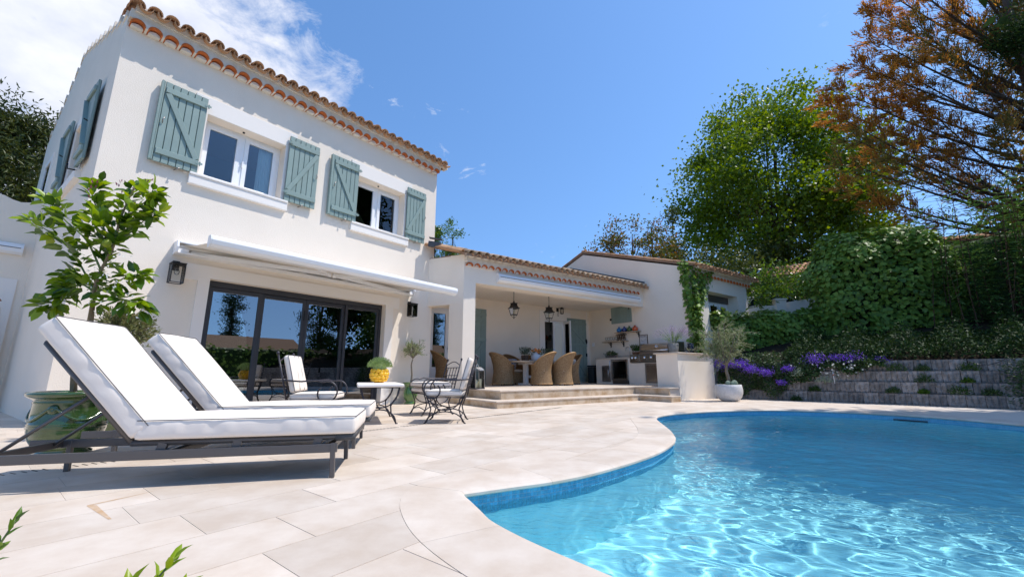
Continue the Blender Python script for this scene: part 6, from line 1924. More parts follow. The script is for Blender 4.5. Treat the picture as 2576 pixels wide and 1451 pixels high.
def path_px(pts, Y, spread=0.0, rr=None):
    """plan points of a branch at distance Y from their bearings (camera stand point 0,0,.7)"""
    out = []
    y = Y
    for k, (px, py) in enumerate(pts):
        u = (px - 1288) / 1040; v = (725.5 - py) / 1040
        c, s = math.cos(rad(11.57)), math.sin(rad(11.57))
        d = (u, c - v * s, s + v * c)
        if k: y += spread * (1 if rr is None else rr.uniform(-1, 1))
        out.append(Vector((d[0] * y / d[1], y, .7 + d[2] * y / d[1])))
    return out
def smooth_path(P, per=4):
    return [Vector(p) for p in catmull([tuple(p) for p in P], per)]
def lemon_tree():
    base = Vector((-3.93, 3.83, .49))
    t = thing('lemon_tree', 'young lemon tree with big glossy leaves in the mottled green pot', 'tree', base)
    rr = random.Random(21)
    BR = [([(160, 985), (190, 915), (222, 850), (232, 780), (238, 730), (252, 685), (285, 620), (300, 560), (322, 505), (340, 470)], .027, .006),
          ([(240, 742), (215, 690), (180, 632), (130, 588), (75, 552)], .011, .003), ([(236, 735), (205, 715), (168, 733), (140, 765), (112, 772)], .009, .003),
          ([(255, 682), (218, 605), (170, 560), (135, 520), (122, 500)], .010, .003), ([(290, 612), (330, 580), (372, 548), (392, 535)], .008, .003),
          ([(245, 735), (290, 712), (328, 692), (358, 694)], .009, .003), ([(238, 765), (285, 752), (328, 757), (352, 778)], .007, .003),
          ([(268, 655), (264, 585), (244, 525), (232, 488), (258, 462)], .009, .003), ([(300, 560), (340, 530), (372, 500), (385, 480)], .007, .003), ([(286, 620), (250, 590), (235, 560)], .006, .003), ([(225, 700), (190, 690), (165, 700)], .006, .003)]
    P = []; D = []; NN = []; tip = []; 
    for bi, (pts, r0, r1) in enumerate(BR):
        W = path_px(pts, 3.85, .07 if bi else .0, rr)
        if bi == 0: W[0] = base + Vector((0, 0, -.02)); 
        W = smooth_path([w - base for w in W], 4)
        k = len(W)
        MB().tube(W, [r0 + (r1 - r0) * (i / (k - 1)) ** .8 for i in range(k)], 7).build('trunk' if bi == 0 else 'branch', 'bark_lemon' if bi == 0 else 'stem_green', t)
        i0 = int(k * .58) if bi == 0 else int(k * .12)
        for i in range(i0, k):
            for q in range(6 if i > k * .40 else 4):
                if rr.random() < .04: continue
                d = (W[min(i + 1, k - 1)] - W[max(i - 1, 0)]).normalized()
                side = Vector((rr.gauss(0, 1), rr.gauss(0, 1), rr.gauss(0, .7))).normalized()
                out = (d * .45 + side * .9 + Vector((0, 0, -.15 if W[i].z < 1.2 else .18))).normalized()
                o = W[i] + side * .035
                P.append(o); D.append(out); NN.append(Vector((rr.gauss(0, .5), rr.gauss(0, .5), 1)))
                tip.append(i / k > .55 and W[i].z > 1.05)
    P, D, NN = np.array([tuple(p) for p in P]), np.array([tuple(p) for p in D]), np.array([tuple(p) for p in NN])
    tip = np.array(tip) & (RNG.random(len(P)) < .6)
    L = RNG.uniform(.085, .165, len(P))
    leaf_objects('leaf', t, P[~tip], D[~tip], NN[~tip], L[~tip], L[~tip] * .56, 'lf_lemon')
    leaf_objects('leaf', t, P[tip], D[tip], NN[tip], L[tip] * .9, L[tip] * .46, 'lf_lemon_tip')
    n = 26
    tips = path_px([(rr.uniform(210, 390), rr.uniform(452, 500)) for _ in range(n)], 3.85)
    leaves('bud', t, np.array([tuple(p - base) for p in tips]), rdir(n) * .4 + np.array([0, 0, 1]), rdir(n), .045, .016, 'lf_bud')
    MB().tube([Vector((.02, -.03, -.05)), path_px([(238, 720)], 3.80)[0] - base], .007, 5).build('cane', 'cane', t)
    # a pale green lemon and a few blossoms
    q = path_px([(427 * .629, 1215 * .0 + 612)], 3.72)[0] - base
    MB().ball(q, .035, 10, 8, (1, 1, 1.2)).build('fruit', 'lf_lemon_tip', t)
    n = 70; bl = path_px([(rr.uniform(210, 350), rr.uniform(640, 800)) for _ in range(n)], 3.83, .03, rr)
    leaves('blossom', t, np.array([tuple(p - base) for p in bl]), rdir(n), rdir(n), .028, .014, 'fl_white')
lemon_tree()

def ball_tree(name, label, base, z, R, m, n, ll, lw, trunk, stray=0, squash=.9, shape_seed=1, bark='bark_pale', hollow=.45):
    """standard on a bare stem: loose round head of small leaves on many twigs"""
    t = thing(name, label, 'tree', base)
    rng = np.random.default_rng(shape_seed)
    c = np.array([trunk[-1][0], trunk[-1][1], z])
    W = smooth_path([Vector(p) for p in trunk], 4); k = len(W)
    MB().tube(W, [.024 * (1 - .4 * i / (k - 1)) for i in range(k)], 8).build('trunk', bark, t)
    tw = MB(); ends = []
    nt_ = 60
    for i in range(nt_):
        d = rng.normal(size=3); d /= np.linalg.norm(d)
        if d[2] < -.55: d[2] *= -.4
        r = R * rng.uniform(.75, 1.08) * (1 + .14 * math.sin(5 * d[0] + 3 * d[1] + shape_seed))
        e = c + d * r * np.array([1, 1, squash])
        ends.append(e)
        a = Vector(trunk[-1]) + Vector((0, 0, rng.uniform(0, .12)))
        tw.tube(curve(a, e, rng.uniform(-.03, .06), 4), [.006, .005, .004, .003, .002], 4, caps=False)
    tw.build('twigs', bark, t)
    E = np.array(ends)
    idx = rng.integers(0, len(E), n); f = rng.uniform(hollow, 1.0, n)[:, None]
    pos = c + (E[idx] - c) * f + rng.normal(0, R * .10, (n, 3))
    d = (E[idx] - c) / R + rng.normal(0, .6, (n, 3)) + np.array([0, 0, .25])
    leaves('crown', t, pos, d, rng.normal(size=(n, 3)), rng.uniform(*ll, n), lw, m)
    return t
ball_tree('round_bush', 'clipped yellow green oleaster ball on a stem behind the loungers', (-4.55, 4.85, .42), .78, .285, 'lf_oleaster', 2300, (.035, .075), .017, [(0, 0, 0), (.02, .01, .2), (.0, .0, .45)], shape_seed=4)
t = ball_tree('small_olive_tree', 'small olive standard in the bright green urn', GP + Vector((0, 0, .44)), .80, .265, 'lf_olive', 1300, (.03, .065), .013, [(0, 0, 0), (.015, 0, .22), (-.01, .01, .45), (.02, 0, .58)], shape_seed=9, squash=1.05)
def olive_big():
    base = Vector((5.56, 10.92, .34))
    t = thing('olive_tree', 'silvery olive tree in the white stone pot by the pool', 'tree', base)
    rng = np.random.default_rng(5)
    tr = [(0, 0, 0), (.03, 0, .2), (-.0, .01, .42), (.01, 0, .56)]
    W = smooth_path([Vector(p) for p in tr], 5); MB().tube(W, [.045 - .014 * i / (len(W) - 1) for i in range(len(W))], 9).build('trunk', 'bark_pale', t)
    ends = []
    for i, (x, y, z, r) in enumerate(((-.52, .05, .98, .020), (-.18, -.1, 1.5, .022), (.10, .1, 1.62, .022), (.33, -.05, 1.15, .026), (.52, .1, 1.42, .02), (-.36, .2, 1.35, .018), (.2, -.25, 1.4, .018), (.02, .25, 1.3, .018))):
        P = smooth_path([Vector(tr[-1]), Vector((x * .45, y * .5, .56 + (z - .56) * .42)), Vector((x, y, z))], 5)
        MB().tube(P, [r * (1 - .72 * k / (len(P) - 1)) for k in range(len(P))], 6).build('branch', 'bark_pale', t)
        ends += [np.array(tuple(p)) for p in P[3:]]
    E = np.array(ends)
    tw = MB(); T2 = []
    for i in range(190):
        a = E[rng.integers(0, len(E))]; d = rng.normal(size=3) * np.array([1, 1, .7]) + np.array([a[0] * .8, a[1] * .8, .55]); d /= np.linalg.norm(d)
        e = a + d * rng.uniform(.16, .42); tw.tube([Vector(a), Vector((a + e) / 2 + np.array([0, 0, .02])), Vector(e)], [.005, .004, .002], 4, caps=False)
        for f in np.linspace(.15, 1, 14): T2.append((a + (e - a) * f, d))
    tw.build('twigs', 'bark_pale', t)
    pos = np.array([p for p, d in T2]); dr = np.array([d for p, d in T2])
    pos = np.repeat(pos, 2, 0) + rng.normal(0, .010, (len(pos) * 2, 3)); dr = np.repeat(dr, 2, 0) * .6 + rng.normal(0, .55, (len(pos), 3)) + np.array([0, 0, .15])
    leaves('crown', t, pos, dr, rng.normal(size=(len(pos), 3)), rng.uniform(.04, .075, len(pos)), .013, 'lf_olive')
    for (x, y, s) in ((-.06, -.13, 1), (.09, -.15, 1.2), (.02, -.19, .8)):
        MB().ball((x, y, .10), .075 * s, 8, 6, (1, .8, 1.1)).build('grey_rosette', 'lf_silver', t)
olive_big()

def foreground_sprig(base, tops, label, seed, ll, tipm='lf_lemon_tip'):
    t = thing('garden_shrub', label, 'plant', base, 0, 'shrubs at the bottom edge')
    rr = random.Random(seed)
    P = []; D = []; NN = []
    for q in tops:
        q = Vector(q) - Vector(base)
        W = smooth_path([Vector((0, 0, 0)), Vector((q.x * .3 + rr.uniform(-.02, .02), q.y * .3, q.z * .55)), q], 5)
        MB().tube(W, [.004 - .0022 * i / (len(W) - 1) for i in range(len(W))], 6).build('stem', 'stem_green', t)
        d = (W[-1] - W[-4]).normalized()
        for i in range(9):
            a = i * 2.4 + rr.uniform(-.3, .3); lev = i / 9
            side = Vector((math.cos(a), math.sin(a), 0))
            P.append(q - d * (.010 * i)); D.append(d * (1.05 - lev * .7) + side * (.45 + lev * .6)); NN.append(d - side * .4)
    leaf_objects('leaf', t, np.array([tuple(p) for p in P]), np.array([tuple(p) for p in D]), np.array([tuple(p) for p in NN]), RNG.uniform(*ll, len(P)), RNG.uniform(ll[0] * .32, ll[1] * .38, len(P)), tipm)
foreground_sprig((-.78, .86, 0), [(-.700, .95, .325), (-.745, .90, .285), (-.66, .92, .275), (-.70, .86, .27)], 'light green shrub tips poking into the bottom edge, third from left', 3, (.035, .062))
foreground_sprig((-1.12, .90, 0), [(-1.045, .95, .395), (-1.085, .93, .372), (-1.115, .93, .345)], 'dark narrow shrub tips at the left picture edge', 5, (.028, .042), 'lf_laurel')
foreground_sprig((-.92, .80, 0), [(-.835, .90, .268), (-.815, .87, .262)], 'small shrub tip at the bottom edge between two others', 8, (.03, .045), 'lf_laurel')
# ------------------------------------------------------------------ bank, retaining wall, hedges, trees, neighbours
WL = [Vector((6.10, 12.42, 0)), Vector((6.60, 11.95, 0)), Vector((8.70, 9.85, 0)), Vector((9.55, 8.98, 0)), Vector((10.45, 8.0, 0)), Vector((11.6, 5.6, 0)), Vector((11.9, 2.0, 0))]
def wl_sample(step):
    d = [0]
    for a, b in zip(WL[:-1], WL[1:]): d.append(d[-1] + (b - a).length)
    out = []; x = 0
    while x < d[-1]:
        i = max(k for k in range(len(d)) if d[k] <= x + 1e-9); i = min(i, len(WL) - 2)
        t = (x - d[i]) / (d[i + 1] - d[i]); p = WL[i].lerp(WL[i + 1], t); tg = (WL[i + 1] - WL[i]).normalized()
        out.append((p, tg, Vector((-tg.y, tg.x, 0)))); x += step       # normal points away from the pool
    return out
def build_bank():
    S = wl_sample(.5)
    prof = [(.34, -.04), (.36, .92), (.55, 1.02), (1.2, 1.25), (2.6, 1.7), (4.5, 2.25), (9, 2.4), (30, 3.0), (140, 5)]
    vs = []; fs = []
    first = (QP(SG + .1, -.05), None, None)
    for (p, tg, n) in S:
        if n.dot(Vector((.7, .7, 0))) < 0: n = -n
        for o, z in prof: q = p + n * o; vs.append((q.x, q.y, z))
    k = len(prof)
    for i in range(len(S) - 1):
        for j in range(k - 1): fs.append((i * k + j, i * k + j + 1, (i + 1) * k + j + 1, (i + 1) * k + j))
    o = MB().add(vs, fs, True).build('bank', 'soil'); o['kind'] = 'structure'
    # raised ground behind the buildings
    g = MB(); g.add([(5.7, 13.0, 1.3), (9.3, 15.4, 2.1), (14, 14.5, 2.3), (40, 12, 3.0), (60, 60, 5), (-10, 60, 4), (2, 24, 2.6)], [(0, 1, 2, 3, 4, 5, 6)])
    o = g.build('upper_ground', 'grass_ground'); o['kind'] = 'structure'
    t = thing('retaining_wall', 'stepped retaining wall of rough split concrete blocks behind the pool', 'retaining wall')
    rr = random.Random(17)
    # three variants of a split faced block with ribs, local x along the wall, y into the bank
    def block(seed):
        r2 = random.Random(seed); L_, H_ = .272, .245
        nx = 12; nz = 4; vs = []; fs = []
        for i in range(nx + 1):
            for j in range(nz + 1):
                x = -L_ / 2 + L_ * i / nx
                groove = .020 if i in (4, 8) else 0
                edge = .012 if i in (0, nx) or j in (0, nz) else 0
                vs.append((x, groove + edge + r2.uniform(-.010, .010), H_ * j / nz))
        b = len(vs)
        for i in range(nx):
            for j in range(nz): a = i * (nz + 1) + j; fs.append((a, a + nz + 1, a + nz + 2, a + 1))
        vs += [(-L_ / 2, .24, 0), (L_ / 2, .24, 0), (L_ / 2, .24, H_), (-L_ / 2, .24, H_)]
        top = [i * (nz + 1) + nz for i in range(nx + 1)]; bot = [i * (nz + 1) for i in range(nx + 1)]
        fs.append(tuple(top) + (b + 2, b + 3)); fs.append(tuple(reversed(bot)) + (b, b + 1)[::1])
        fs.append((b + 3, b) + tuple(range(0, nz + 1))); fs.append(tuple(reversed(range(nx * (nz + 1), nx * (nz + 1) + nz + 1))) + (b + 1, b + 2))
        return MB().add(vs, fs).mesh('block', 'block')
    var = [block(s) for s in (1, 2, 3, 4)]
    for c in range(4):
        S = wl_sample(.278)
        for i, (p, tg, n) in enumerate(S):
            if n.dot(Vector((.7, .7, 0))) < 0: n = -n
            q = p + n * (c * .085) + tg * (.139 * (c % 2)) + n * rr.uniform(-.008, .008)
            o = link('block', var[rr.randrange(4)], t, (q.x, q.y, c * .250 + .003), (0, 0, math.atan2(tg.y, tg.x) + (0 if Vector((-tg.y, tg.x, 0)).dot(n) > 0 else PI) + rr.uniform(-.015, .015)))
    return t
build_bank()
WALLN = Vector((.707, .707, 0))

def clump(name, label, cat, base, n, spread, h, m, ll, lw, group=None, kind='quad', seed=0, up=.6, part='foliage', hang=0.0):
    rng = np.random.default_rng(seed)
    t = thing(name, label, cat, base, 0, group)
    a = rng.normal(size=(n, 3)); a /= np.linalg.norm(a, axis=1, keepdims=True); a[:, 2] = np.abs(a[:, 2])
    r = rng.uniform(.35, 1, n)[:, None]
    pos = a * r * np.array([spread, spread, h]) - np.c_[np.zeros(n), np.zeros(n), hang * rng.uniform(0, 1, n)]
    leaves(part, t, pos, a + np.array([0, 0, up]) + rng.normal(0, .5, (n, 3)), rng.normal(size=(n, 3)), rng.uniform(*ll, n), lw, m, kind)
    MB().tube([(0, 0, -.05), (0, 0, h * .4)], .008, 5).build('stem', 'stem_green', t)
    return t
def wp(s, o, z):
    """point on the retaining wall: s metres from its left end, o metres into the bank"""
    S = wl_sample(.05); p, tg, n = S[min(int(s / .05), len(S) - 1)]
    if n.dot(WALLN) < 0: n = -n
    return p + n * o + Vector((0, 0, z))
def flower_bed():
    # trailing ground cover over the left half of the wall
    rng = np.random.default_rng(31)
    t = link('ground_cover', None) if False else thing('ground_cover', 'dark trailing ground cover hanging over the left half of the block wall', 'ground cover', wp(1.0, .3, .6))
    b = wp(1.0, .3, .6)
    pos = []; nn = []
    for i in range(11000):
        s = rng.uniform(-.1, 3.7); u = rng.uniform(0, 1)
        lim = max(0.0, 1.0 - max(0, s - .4) / 3.2) ; low = (1 - lim) * .95 + .12 * math.sin(s * 3.1) + .1 * math.sin(s * 7.7)
        z = low + (1.28 - low) * u
        if z < .02: continue
        o = .33 * max(0, min(1, z)) - .12 - .10 * abs(math.sin(s * 5 + z * 4)) + max(0, z - 1.0) * 1.1 + rng.normal(0, .05)
        p = wp(max(0, s), o, z); pos.append((p.x - b.x, p.y - b.y, p.z - b.z))
    pos = np.array(pos); n = len(pos)
    leaves('foliage', t, pos, rng.normal(0, .6, (n, 3)) + np.array([-.5, -.5, -.1]), rng.normal(0, .5, (n, 3)) + np.array([-.5, -.5, .7]), rng.uniform(.04, .085, n), .035, 'lf_bed')
    # violet cushions
    k = 0
    spots = [(.15, .05, .98, .34), (.62, .05, .94, .26), (.95, -.10, .80, .22), (1.25, -.05, .72, .20), (1.75, .02, .82, .16), (2.35, .25, 1.04, .30), (2.75, .28, 1.06, .22), (3.15, .30, 1.05, .26), (3.6, .32, 1.02, .16), (1.6, -.12, .46, .14)]
    names = ['violet flower cushion spilling beside the kitchen block, leftmost', 'violet flowers just right of the olive trunk', 'violet flower patch hanging under the olive twigs', 'loose violet patch low on the bank right of the olive', 'small violet patch beside the pale silver plant', 'long violet cushion below the ivy hedge, above the daisies', 'violet flowers below the ivy mound, left of centre', 'violet flowers below the ivy mound, above the daisies on the right', 'last violet tuft towards the dark oleander', 'single violet tuft low above the paving']
    for (s, o, z, R), lb in zip(spots, names):
        b2 = wp(s, o - .08, z)
        tt = thing('violet_flowers', lb, 'flowers', b2, 0, 'violet flowers on the bank')
        m_ = int(900 * (R / .25) ** 2); q = rng.normal(0, .42, (m_, 3)) * np.array([R, R, R * .55])
        leaves('blossom', tt, q, rng.normal(0, .5, (m_, 3)) + np.array([-.4, -.5, .5]), np.tile([-.4, -.5, .6], (m_, 1)) + rng.normal(0, .4, (m_, 3)), rng.uniform(.016, .032, m_), .024, 'fl_violet')
        leaves('foliage', tt, q[::3] * 1.1, rng.normal(size=(len(q[::3]), 3)), rng.normal(size=(len(q[::3]), 3)), .04, .02, 'lf_bed')
    # daisies
    bd = wp(2.85, .05, .82)
    td = thing('white_daisies', 'scatter of small white daisies below the violet cushions', 'flowers', bd)
    q = np.c_[rng.normal(0, .28, 60), rng.normal(0, .1, 60), rng.normal(0, .11, 60)] @ np.array([[.707, -.707, 0], [.707, .707, 0], [0, 0, 1]])
    pos = np.repeat(q, 7, 0); ang = np.tile(np.arange(7) * 2 * PI / 7, 60)
    u1, u2 = np.array([.707, -.707, 0]), np.array([-.25, -.25, .93])
    d = np.cos(ang)[:, None] * u1 + np.sin(ang)[:, None] * u2
    leaves('petals', td, pos, d, np.tile([-.66, -.66, .35], (len(pos), 1)), .026, .012, 'fl_white')
    q2 = q.repeat(3, 0) - np.array([0, 0, .04]); leaves('foliage', td, q2, rng.normal(size=(180, 3)), rng.normal(size=(180, 3)), .06, .015, 'lf_bed')
    clump('silver_plant', 'pale silver leaved plant near the violet patch, left', 'plant', wp(1.95, -.05, .62), 260, .16, .26, 'lf_silver', (.02, .045), .018, 'silver plants on the bank', seed=3)
    clump('silver_plant', 'pale silver leaved plant low on the wall under the daisies', 'plant', wp(2.55, -.04, .48), 260, .22, .14, 'lf_silver', (.02, .045), .018, 'silver plants on the bank', seed=4)
    tl = ['green tuft on the lowest course near the paving, far left', 'green tuft on the second course, left part of the wall', 'round dark tuft in the top course, first from left', 'round dark tuft in the top course, middle one', 'round dark tuft in the top course, right one', 'dark tuft in the third course, centre', 'bright fern like tuft in the third course, right', 'tuft in the second course under the dark one', 'bright tuft in the second course, centre', 'wide tuft in the second course, right', 'low green tuft at the second course, right end']
    for i, (s, c, R, m) in enumerate(((1.9, 0, .13, 'lf_bed'), (2.3, 1, .14, 'lf_herb'), (3.85, 3, .19, 'lf_bed'), (4.35, 3, .15, 'lf_bed'), (5.05, 3, .18, 'lf_herb'), (4.35, 2, .17, 'lf_bed'), (4.95, 2, .10, 'lf_laurel'), (3.75, 1, .13, 'lf_bed'), (4.3, 1, .09, 'lf_laurel'), (4.85, 1, .20, 'lf_herb'), (5.3, 1, .16, 'lf_bed'))):
        clump('wall_tuft', tl[i], 'plant', wp(s, c * .085 - .02, c * .25 + .0), 330, R, R * .95, m, (.03, .06), .02, 'tufts growing in the block wall', seed=50 + i)
    st = thing('marker_stake', 'thin white stake with orange band stuck in the block wall', 'stake', wp(2.72, -.03, .45))
    MB().tube([(0, 0, 0), (-.03, -.02, .30)], .008, 5).build('rod', 'pvc', st); MB().tube([(-.018, -.012, .19), (-.022, -.014, .225)], .011, 6).build('band', 'genoise', st)
    cb = thing('loose_cable', 'thin black cable sagging over the top course of blocks', 'cable', wp(4.9, .22, 1.0))
    MB().tube([wp(4.9 + .1 * i, .20, 1.03 - .16 * math.sin(PI * i / 7)) - wp(4.9, .22, 1.0) for i in range(8)], .006, 5).build('wire', 'black_plastic', cb)
flower_bed()

def leafy_hedge(name, label, cat, surf, n, m, ll, w_ratio, core=None, seed=0, kind='round', single=300, group=None, base=(0, 0, 0), layers=.28, droop=.55):
    """surf(u, v) -> point, outward normal. the leaves that show largest are objects of their own"""
    rng = np.random.default_rng(seed)
    t = thing(name, label, cat, base, 0, group)
    P = []; Nn = []
    for _ in range(n):
        p, nn = surf(rng.random(), rng.random()); P.append(p); Nn.append(nn)
    P = np.array(P); Nn = np.array(Nn)
    depth = rng.exponential(layers * .5, n); depth = np.clip(depth, 0, layers * 2)
    P = P - Nn * depth[:, None] + rng.normal(0, .03, (n, 3)) - np.array(base)
    nr = Nn * .9 + np.array([0, 0, .45]) + rng.normal(0, .38, (n, 3))
    tip = np.array([0, 0, -droop]) + Nn * .35 + rng.normal(0, .55, (n, 3))
    tip = tip - nr * (np.sum(tip * nr, 1) / np.sum(nr * nr, 1))[:, None]
    L = rng.uniform(*ll, n)
    key = depth * 2 + np.where((Nn @ np.array([-.55, -.8, .1])) > .2, 0, 3) - L * 2
    o = np.argsort(key); a, b = o[:single], o[single:]
    if single: leaf_objects('leaf', t, P[a], tip[a], nr[a], L[a] * 1.08, L[a] * w_ratio, m, kind)
    leaves('foliage', t, P[b], tip[b], nr[b], L[b], L[b] * w_ratio, m, kind)
    if core: core(t)
    return t
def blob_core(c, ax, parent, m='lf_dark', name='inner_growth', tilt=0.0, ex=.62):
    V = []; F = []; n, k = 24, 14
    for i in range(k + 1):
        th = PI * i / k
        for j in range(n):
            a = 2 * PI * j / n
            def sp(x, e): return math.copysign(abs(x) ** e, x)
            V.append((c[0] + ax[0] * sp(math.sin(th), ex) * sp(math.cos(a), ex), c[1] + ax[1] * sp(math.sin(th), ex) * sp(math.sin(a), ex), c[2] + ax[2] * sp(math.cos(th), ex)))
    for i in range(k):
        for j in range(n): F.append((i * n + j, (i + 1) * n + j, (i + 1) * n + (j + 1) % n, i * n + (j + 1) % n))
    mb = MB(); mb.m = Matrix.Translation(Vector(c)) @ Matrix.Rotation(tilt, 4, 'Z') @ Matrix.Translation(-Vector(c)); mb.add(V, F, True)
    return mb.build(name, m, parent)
def super_surf(c, ax, rot, e=.62, front=True):
    cr, sr = math.cos(rot), math.sin(rot); pw = 2 / e
    rg = np.random.default_rng(int(abs(c[0]) * 100))
    A = np.array(ax)
    def f(u, v):
        while True:
            # even spread over the surface: a point on a box of these proportions, pulled onto the rounded form
            d = rg.uniform(-1, 1, 3) * A
            k = rg.random(); w3 = np.array([A[1] * A[2], A[0] * A[2], A[0] * A[1]]); w3 = w3 / w3.sum()
            i = 0 if k < w3[0] else (1 if k < w3[0] + w3[1] else 2)
            d[i] = A[i] * (1 if rg.random() < .5 else -1)
            if front and d[1] > .35 * A[1]: continue
            if d[2] < -.98 * A[2] and i == 2: continue
            break
        q = d / (np.sum(np.abs(d / A) ** pw)) ** (1 / pw)
        g = np.sign(q) * np.abs(q / A) ** (pw - 1) / A
        g /= np.linalg.norm(g) + 1e-9
        bump = .09 * math.sin(q[0] * 4 + q[2] * 3) + .07 * math.sin(q[2] * 5.3 - q[0] * 2.2)
        q = q + g * bump
        r = np.array([[cr, -sr, 0], [sr, cr, 0], [0, 0, 1]])
        return r @ q + np.array(c), r @ g
    return f
def hedges():
    # big ivy mound
    c = (11.75, 12.95, 3.0); ax = (1.95, 1.15, 2.28); rot = -.50
    leafy_hedge('ivy_mound', 'tall rounded mound of large leaved ivy left of the oleander', 'hedge', super_surf(c, ax, rot, .66), 9000, 'lf_ivy', (.10, .165), .82,
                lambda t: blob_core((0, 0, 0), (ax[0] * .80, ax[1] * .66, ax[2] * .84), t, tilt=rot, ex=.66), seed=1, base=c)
    # lower ivy hedge running from the annex corner
    c2 = (8.55, 13.75, 1.95); ax2 = (2.05, .55, .72); rot2 = -.16
    leafy_hedge('ivy_hedge', 'long low ivy hedge below the annex window', 'hedge', super_surf(c2, ax2, rot2, .45), 6000, 'lf_ivy', (.09, .15), .82,
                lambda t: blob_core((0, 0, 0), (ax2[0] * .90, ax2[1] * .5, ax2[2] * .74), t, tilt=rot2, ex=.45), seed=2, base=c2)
    leafy_hedge('ivy_fringe', 'sunlit pale leaf fringe along the top of the low ivy hedge', 'hedge', super_surf((8.3, 13.8, 2.55), (2.1, .5, .13), rot2, .6), 900, 'lf_ivy_light', (.08, .14), .8, None, seed=6, base=(8.3, 13.8, 2.5), single=120)
    # ivy climbing the annex corner
    cy = QP(SG + .05, -.08, 2.9)
    def corner(u, v):
        z = 1.4 + 2.95 * v; w_ = .10 + .62 * max(0, (v - .45) / .55) ** .8
        if u < .28: s, d, nn = SG - .07, -.06 - (u / .28) * (.10 + .30 * max(0, v - .35)), -E2
        else: s, d, nn = SG + (u - .28) / .72 * (w_ * 1.9 + .15), -.03 + .10 * math.sin(u * 9 + v * 7) ** 2, N2
        p = QP(s, d, z); return np.array(tuple(p)), np.array(tuple(nn))
    leafy_hedge('climbing_ivy', 'ivy climbing the front corner of the annex to its eaves', 'climber', corner, 1700, 'lf_ivy', (.08, .14), .85, None, seed=3, base=tuple(cy), layers=.10, single=300)
    # oleander
    base = Vector((13.2, 11.0, 1.0))
    t = thing('oleander', 'dark dense oleander thicket of long leaves at the right edge', 'shrub', base)
    rng = np.random.default_rng(8)
    P = []; D = []; st = MB()
    ax_ = np.array([.66, -.75, 0]); 
    for i in range(470):
        s = rng.uniform(-1.55, 3.2); o = rng.uniform(-.95, .9)
        b = np.array([ax_[0] * s + .66 * o * .8, ax_[1] * s + .75 * o * .8, 0])
        h = rng.uniform(.5, 4.9) * (1.0 - .12 * max(0, -s - .7)) + .0
        lean = np.array([-.35 - .3 * o, -.5 - .2 * o, 0]) * rng.uniform(.1, 1.0) * (h / 4)
        tip = b + lean + np.array([rng.normal(0, .2), rng.normal(0, .2), h])
        if i % 3 == 0: st.tube([Vector(b), Vector(b * .6 + tip * .4 + np.array([0, 0, h * .1])), Vector(tip)], [.02, .014, .006], 4, caps=False)
        for k in range(9):
            f = 1 - k * .055
            q = b + (tip - b) * f
            for w_ in range(4):
                a = rng.uniform(0, 2 * PI)
                P.append(q); D.append(np.array([math.cos(a), math.sin(a), .55 - .16 * k]))
    st.build('stems', 'twig', t)
    P = np.array(P); D = np.array(D); n = len(P)
    L = rng.uniform(.13, .22, n)
    nr = np.array([0, 0, 1.0]) + rng.normal(0, .25, (n, 3))
    o = np.argsort(P @ np.array([.55, .8, 0]) - 0.2 * P[:, 2])
    a, b = o[:300], o[300:]
    leaf_objects('leaf', t, P[a], D[a], nr[a], L[a], .034, 'lf_oleander', 'oval')
    leaves('foliage', t, P[b], D[b], nr[b], L[b], .034, 'lf_oleander', 'quad')
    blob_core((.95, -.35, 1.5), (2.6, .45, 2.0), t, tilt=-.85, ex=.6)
    clump('dark_shrub', 'dark drooping shrub at the right end of the block wall', 'shrub', wp(5.95, .1, .75), 2600, .55, .55, 'lf_bed', (.06, .12), .02, seed=90, up=-.4, hang=.9)
hedges()
def undergrowth():
    rng = np.random.default_rng(77)
    b = wp(4.6, .9, 1.2)
    t = thing('undergrowth', 'dark low undergrowth along the top of the block wall', 'ground cover', b)
    n = 17000
    s = rng.uniform(1.6, 7.6, n); o = rng.uniform(.22, 2.6, n); z = .96 + .28 * o + rng.uniform(0, .30, n) * (1 - .2 * o) * (.5 + .5 * np.sin(s * 4.1) ** 2) + .22 * rng.uniform(0, 1, n) ** 3 * (1 + np.sin(s * 6.7))
    P = np.array([tuple(wp(a, c, d) - b) for a, c, d in zip(s, o, z)])
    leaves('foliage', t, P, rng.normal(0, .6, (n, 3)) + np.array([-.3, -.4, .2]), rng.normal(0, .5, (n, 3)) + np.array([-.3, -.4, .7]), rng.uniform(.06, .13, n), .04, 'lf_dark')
    leafy_tree('shade_cypress', 'tall cypress right of the pool, outside the picture', (13.9, 6.3, 1.0), 1.5, (0, 0, 9.4), (1.5, 1.4, 8.6), 110, 16000, 'lf_cypress', (.3, .5), .16, 62, .3, 8, 1.3)

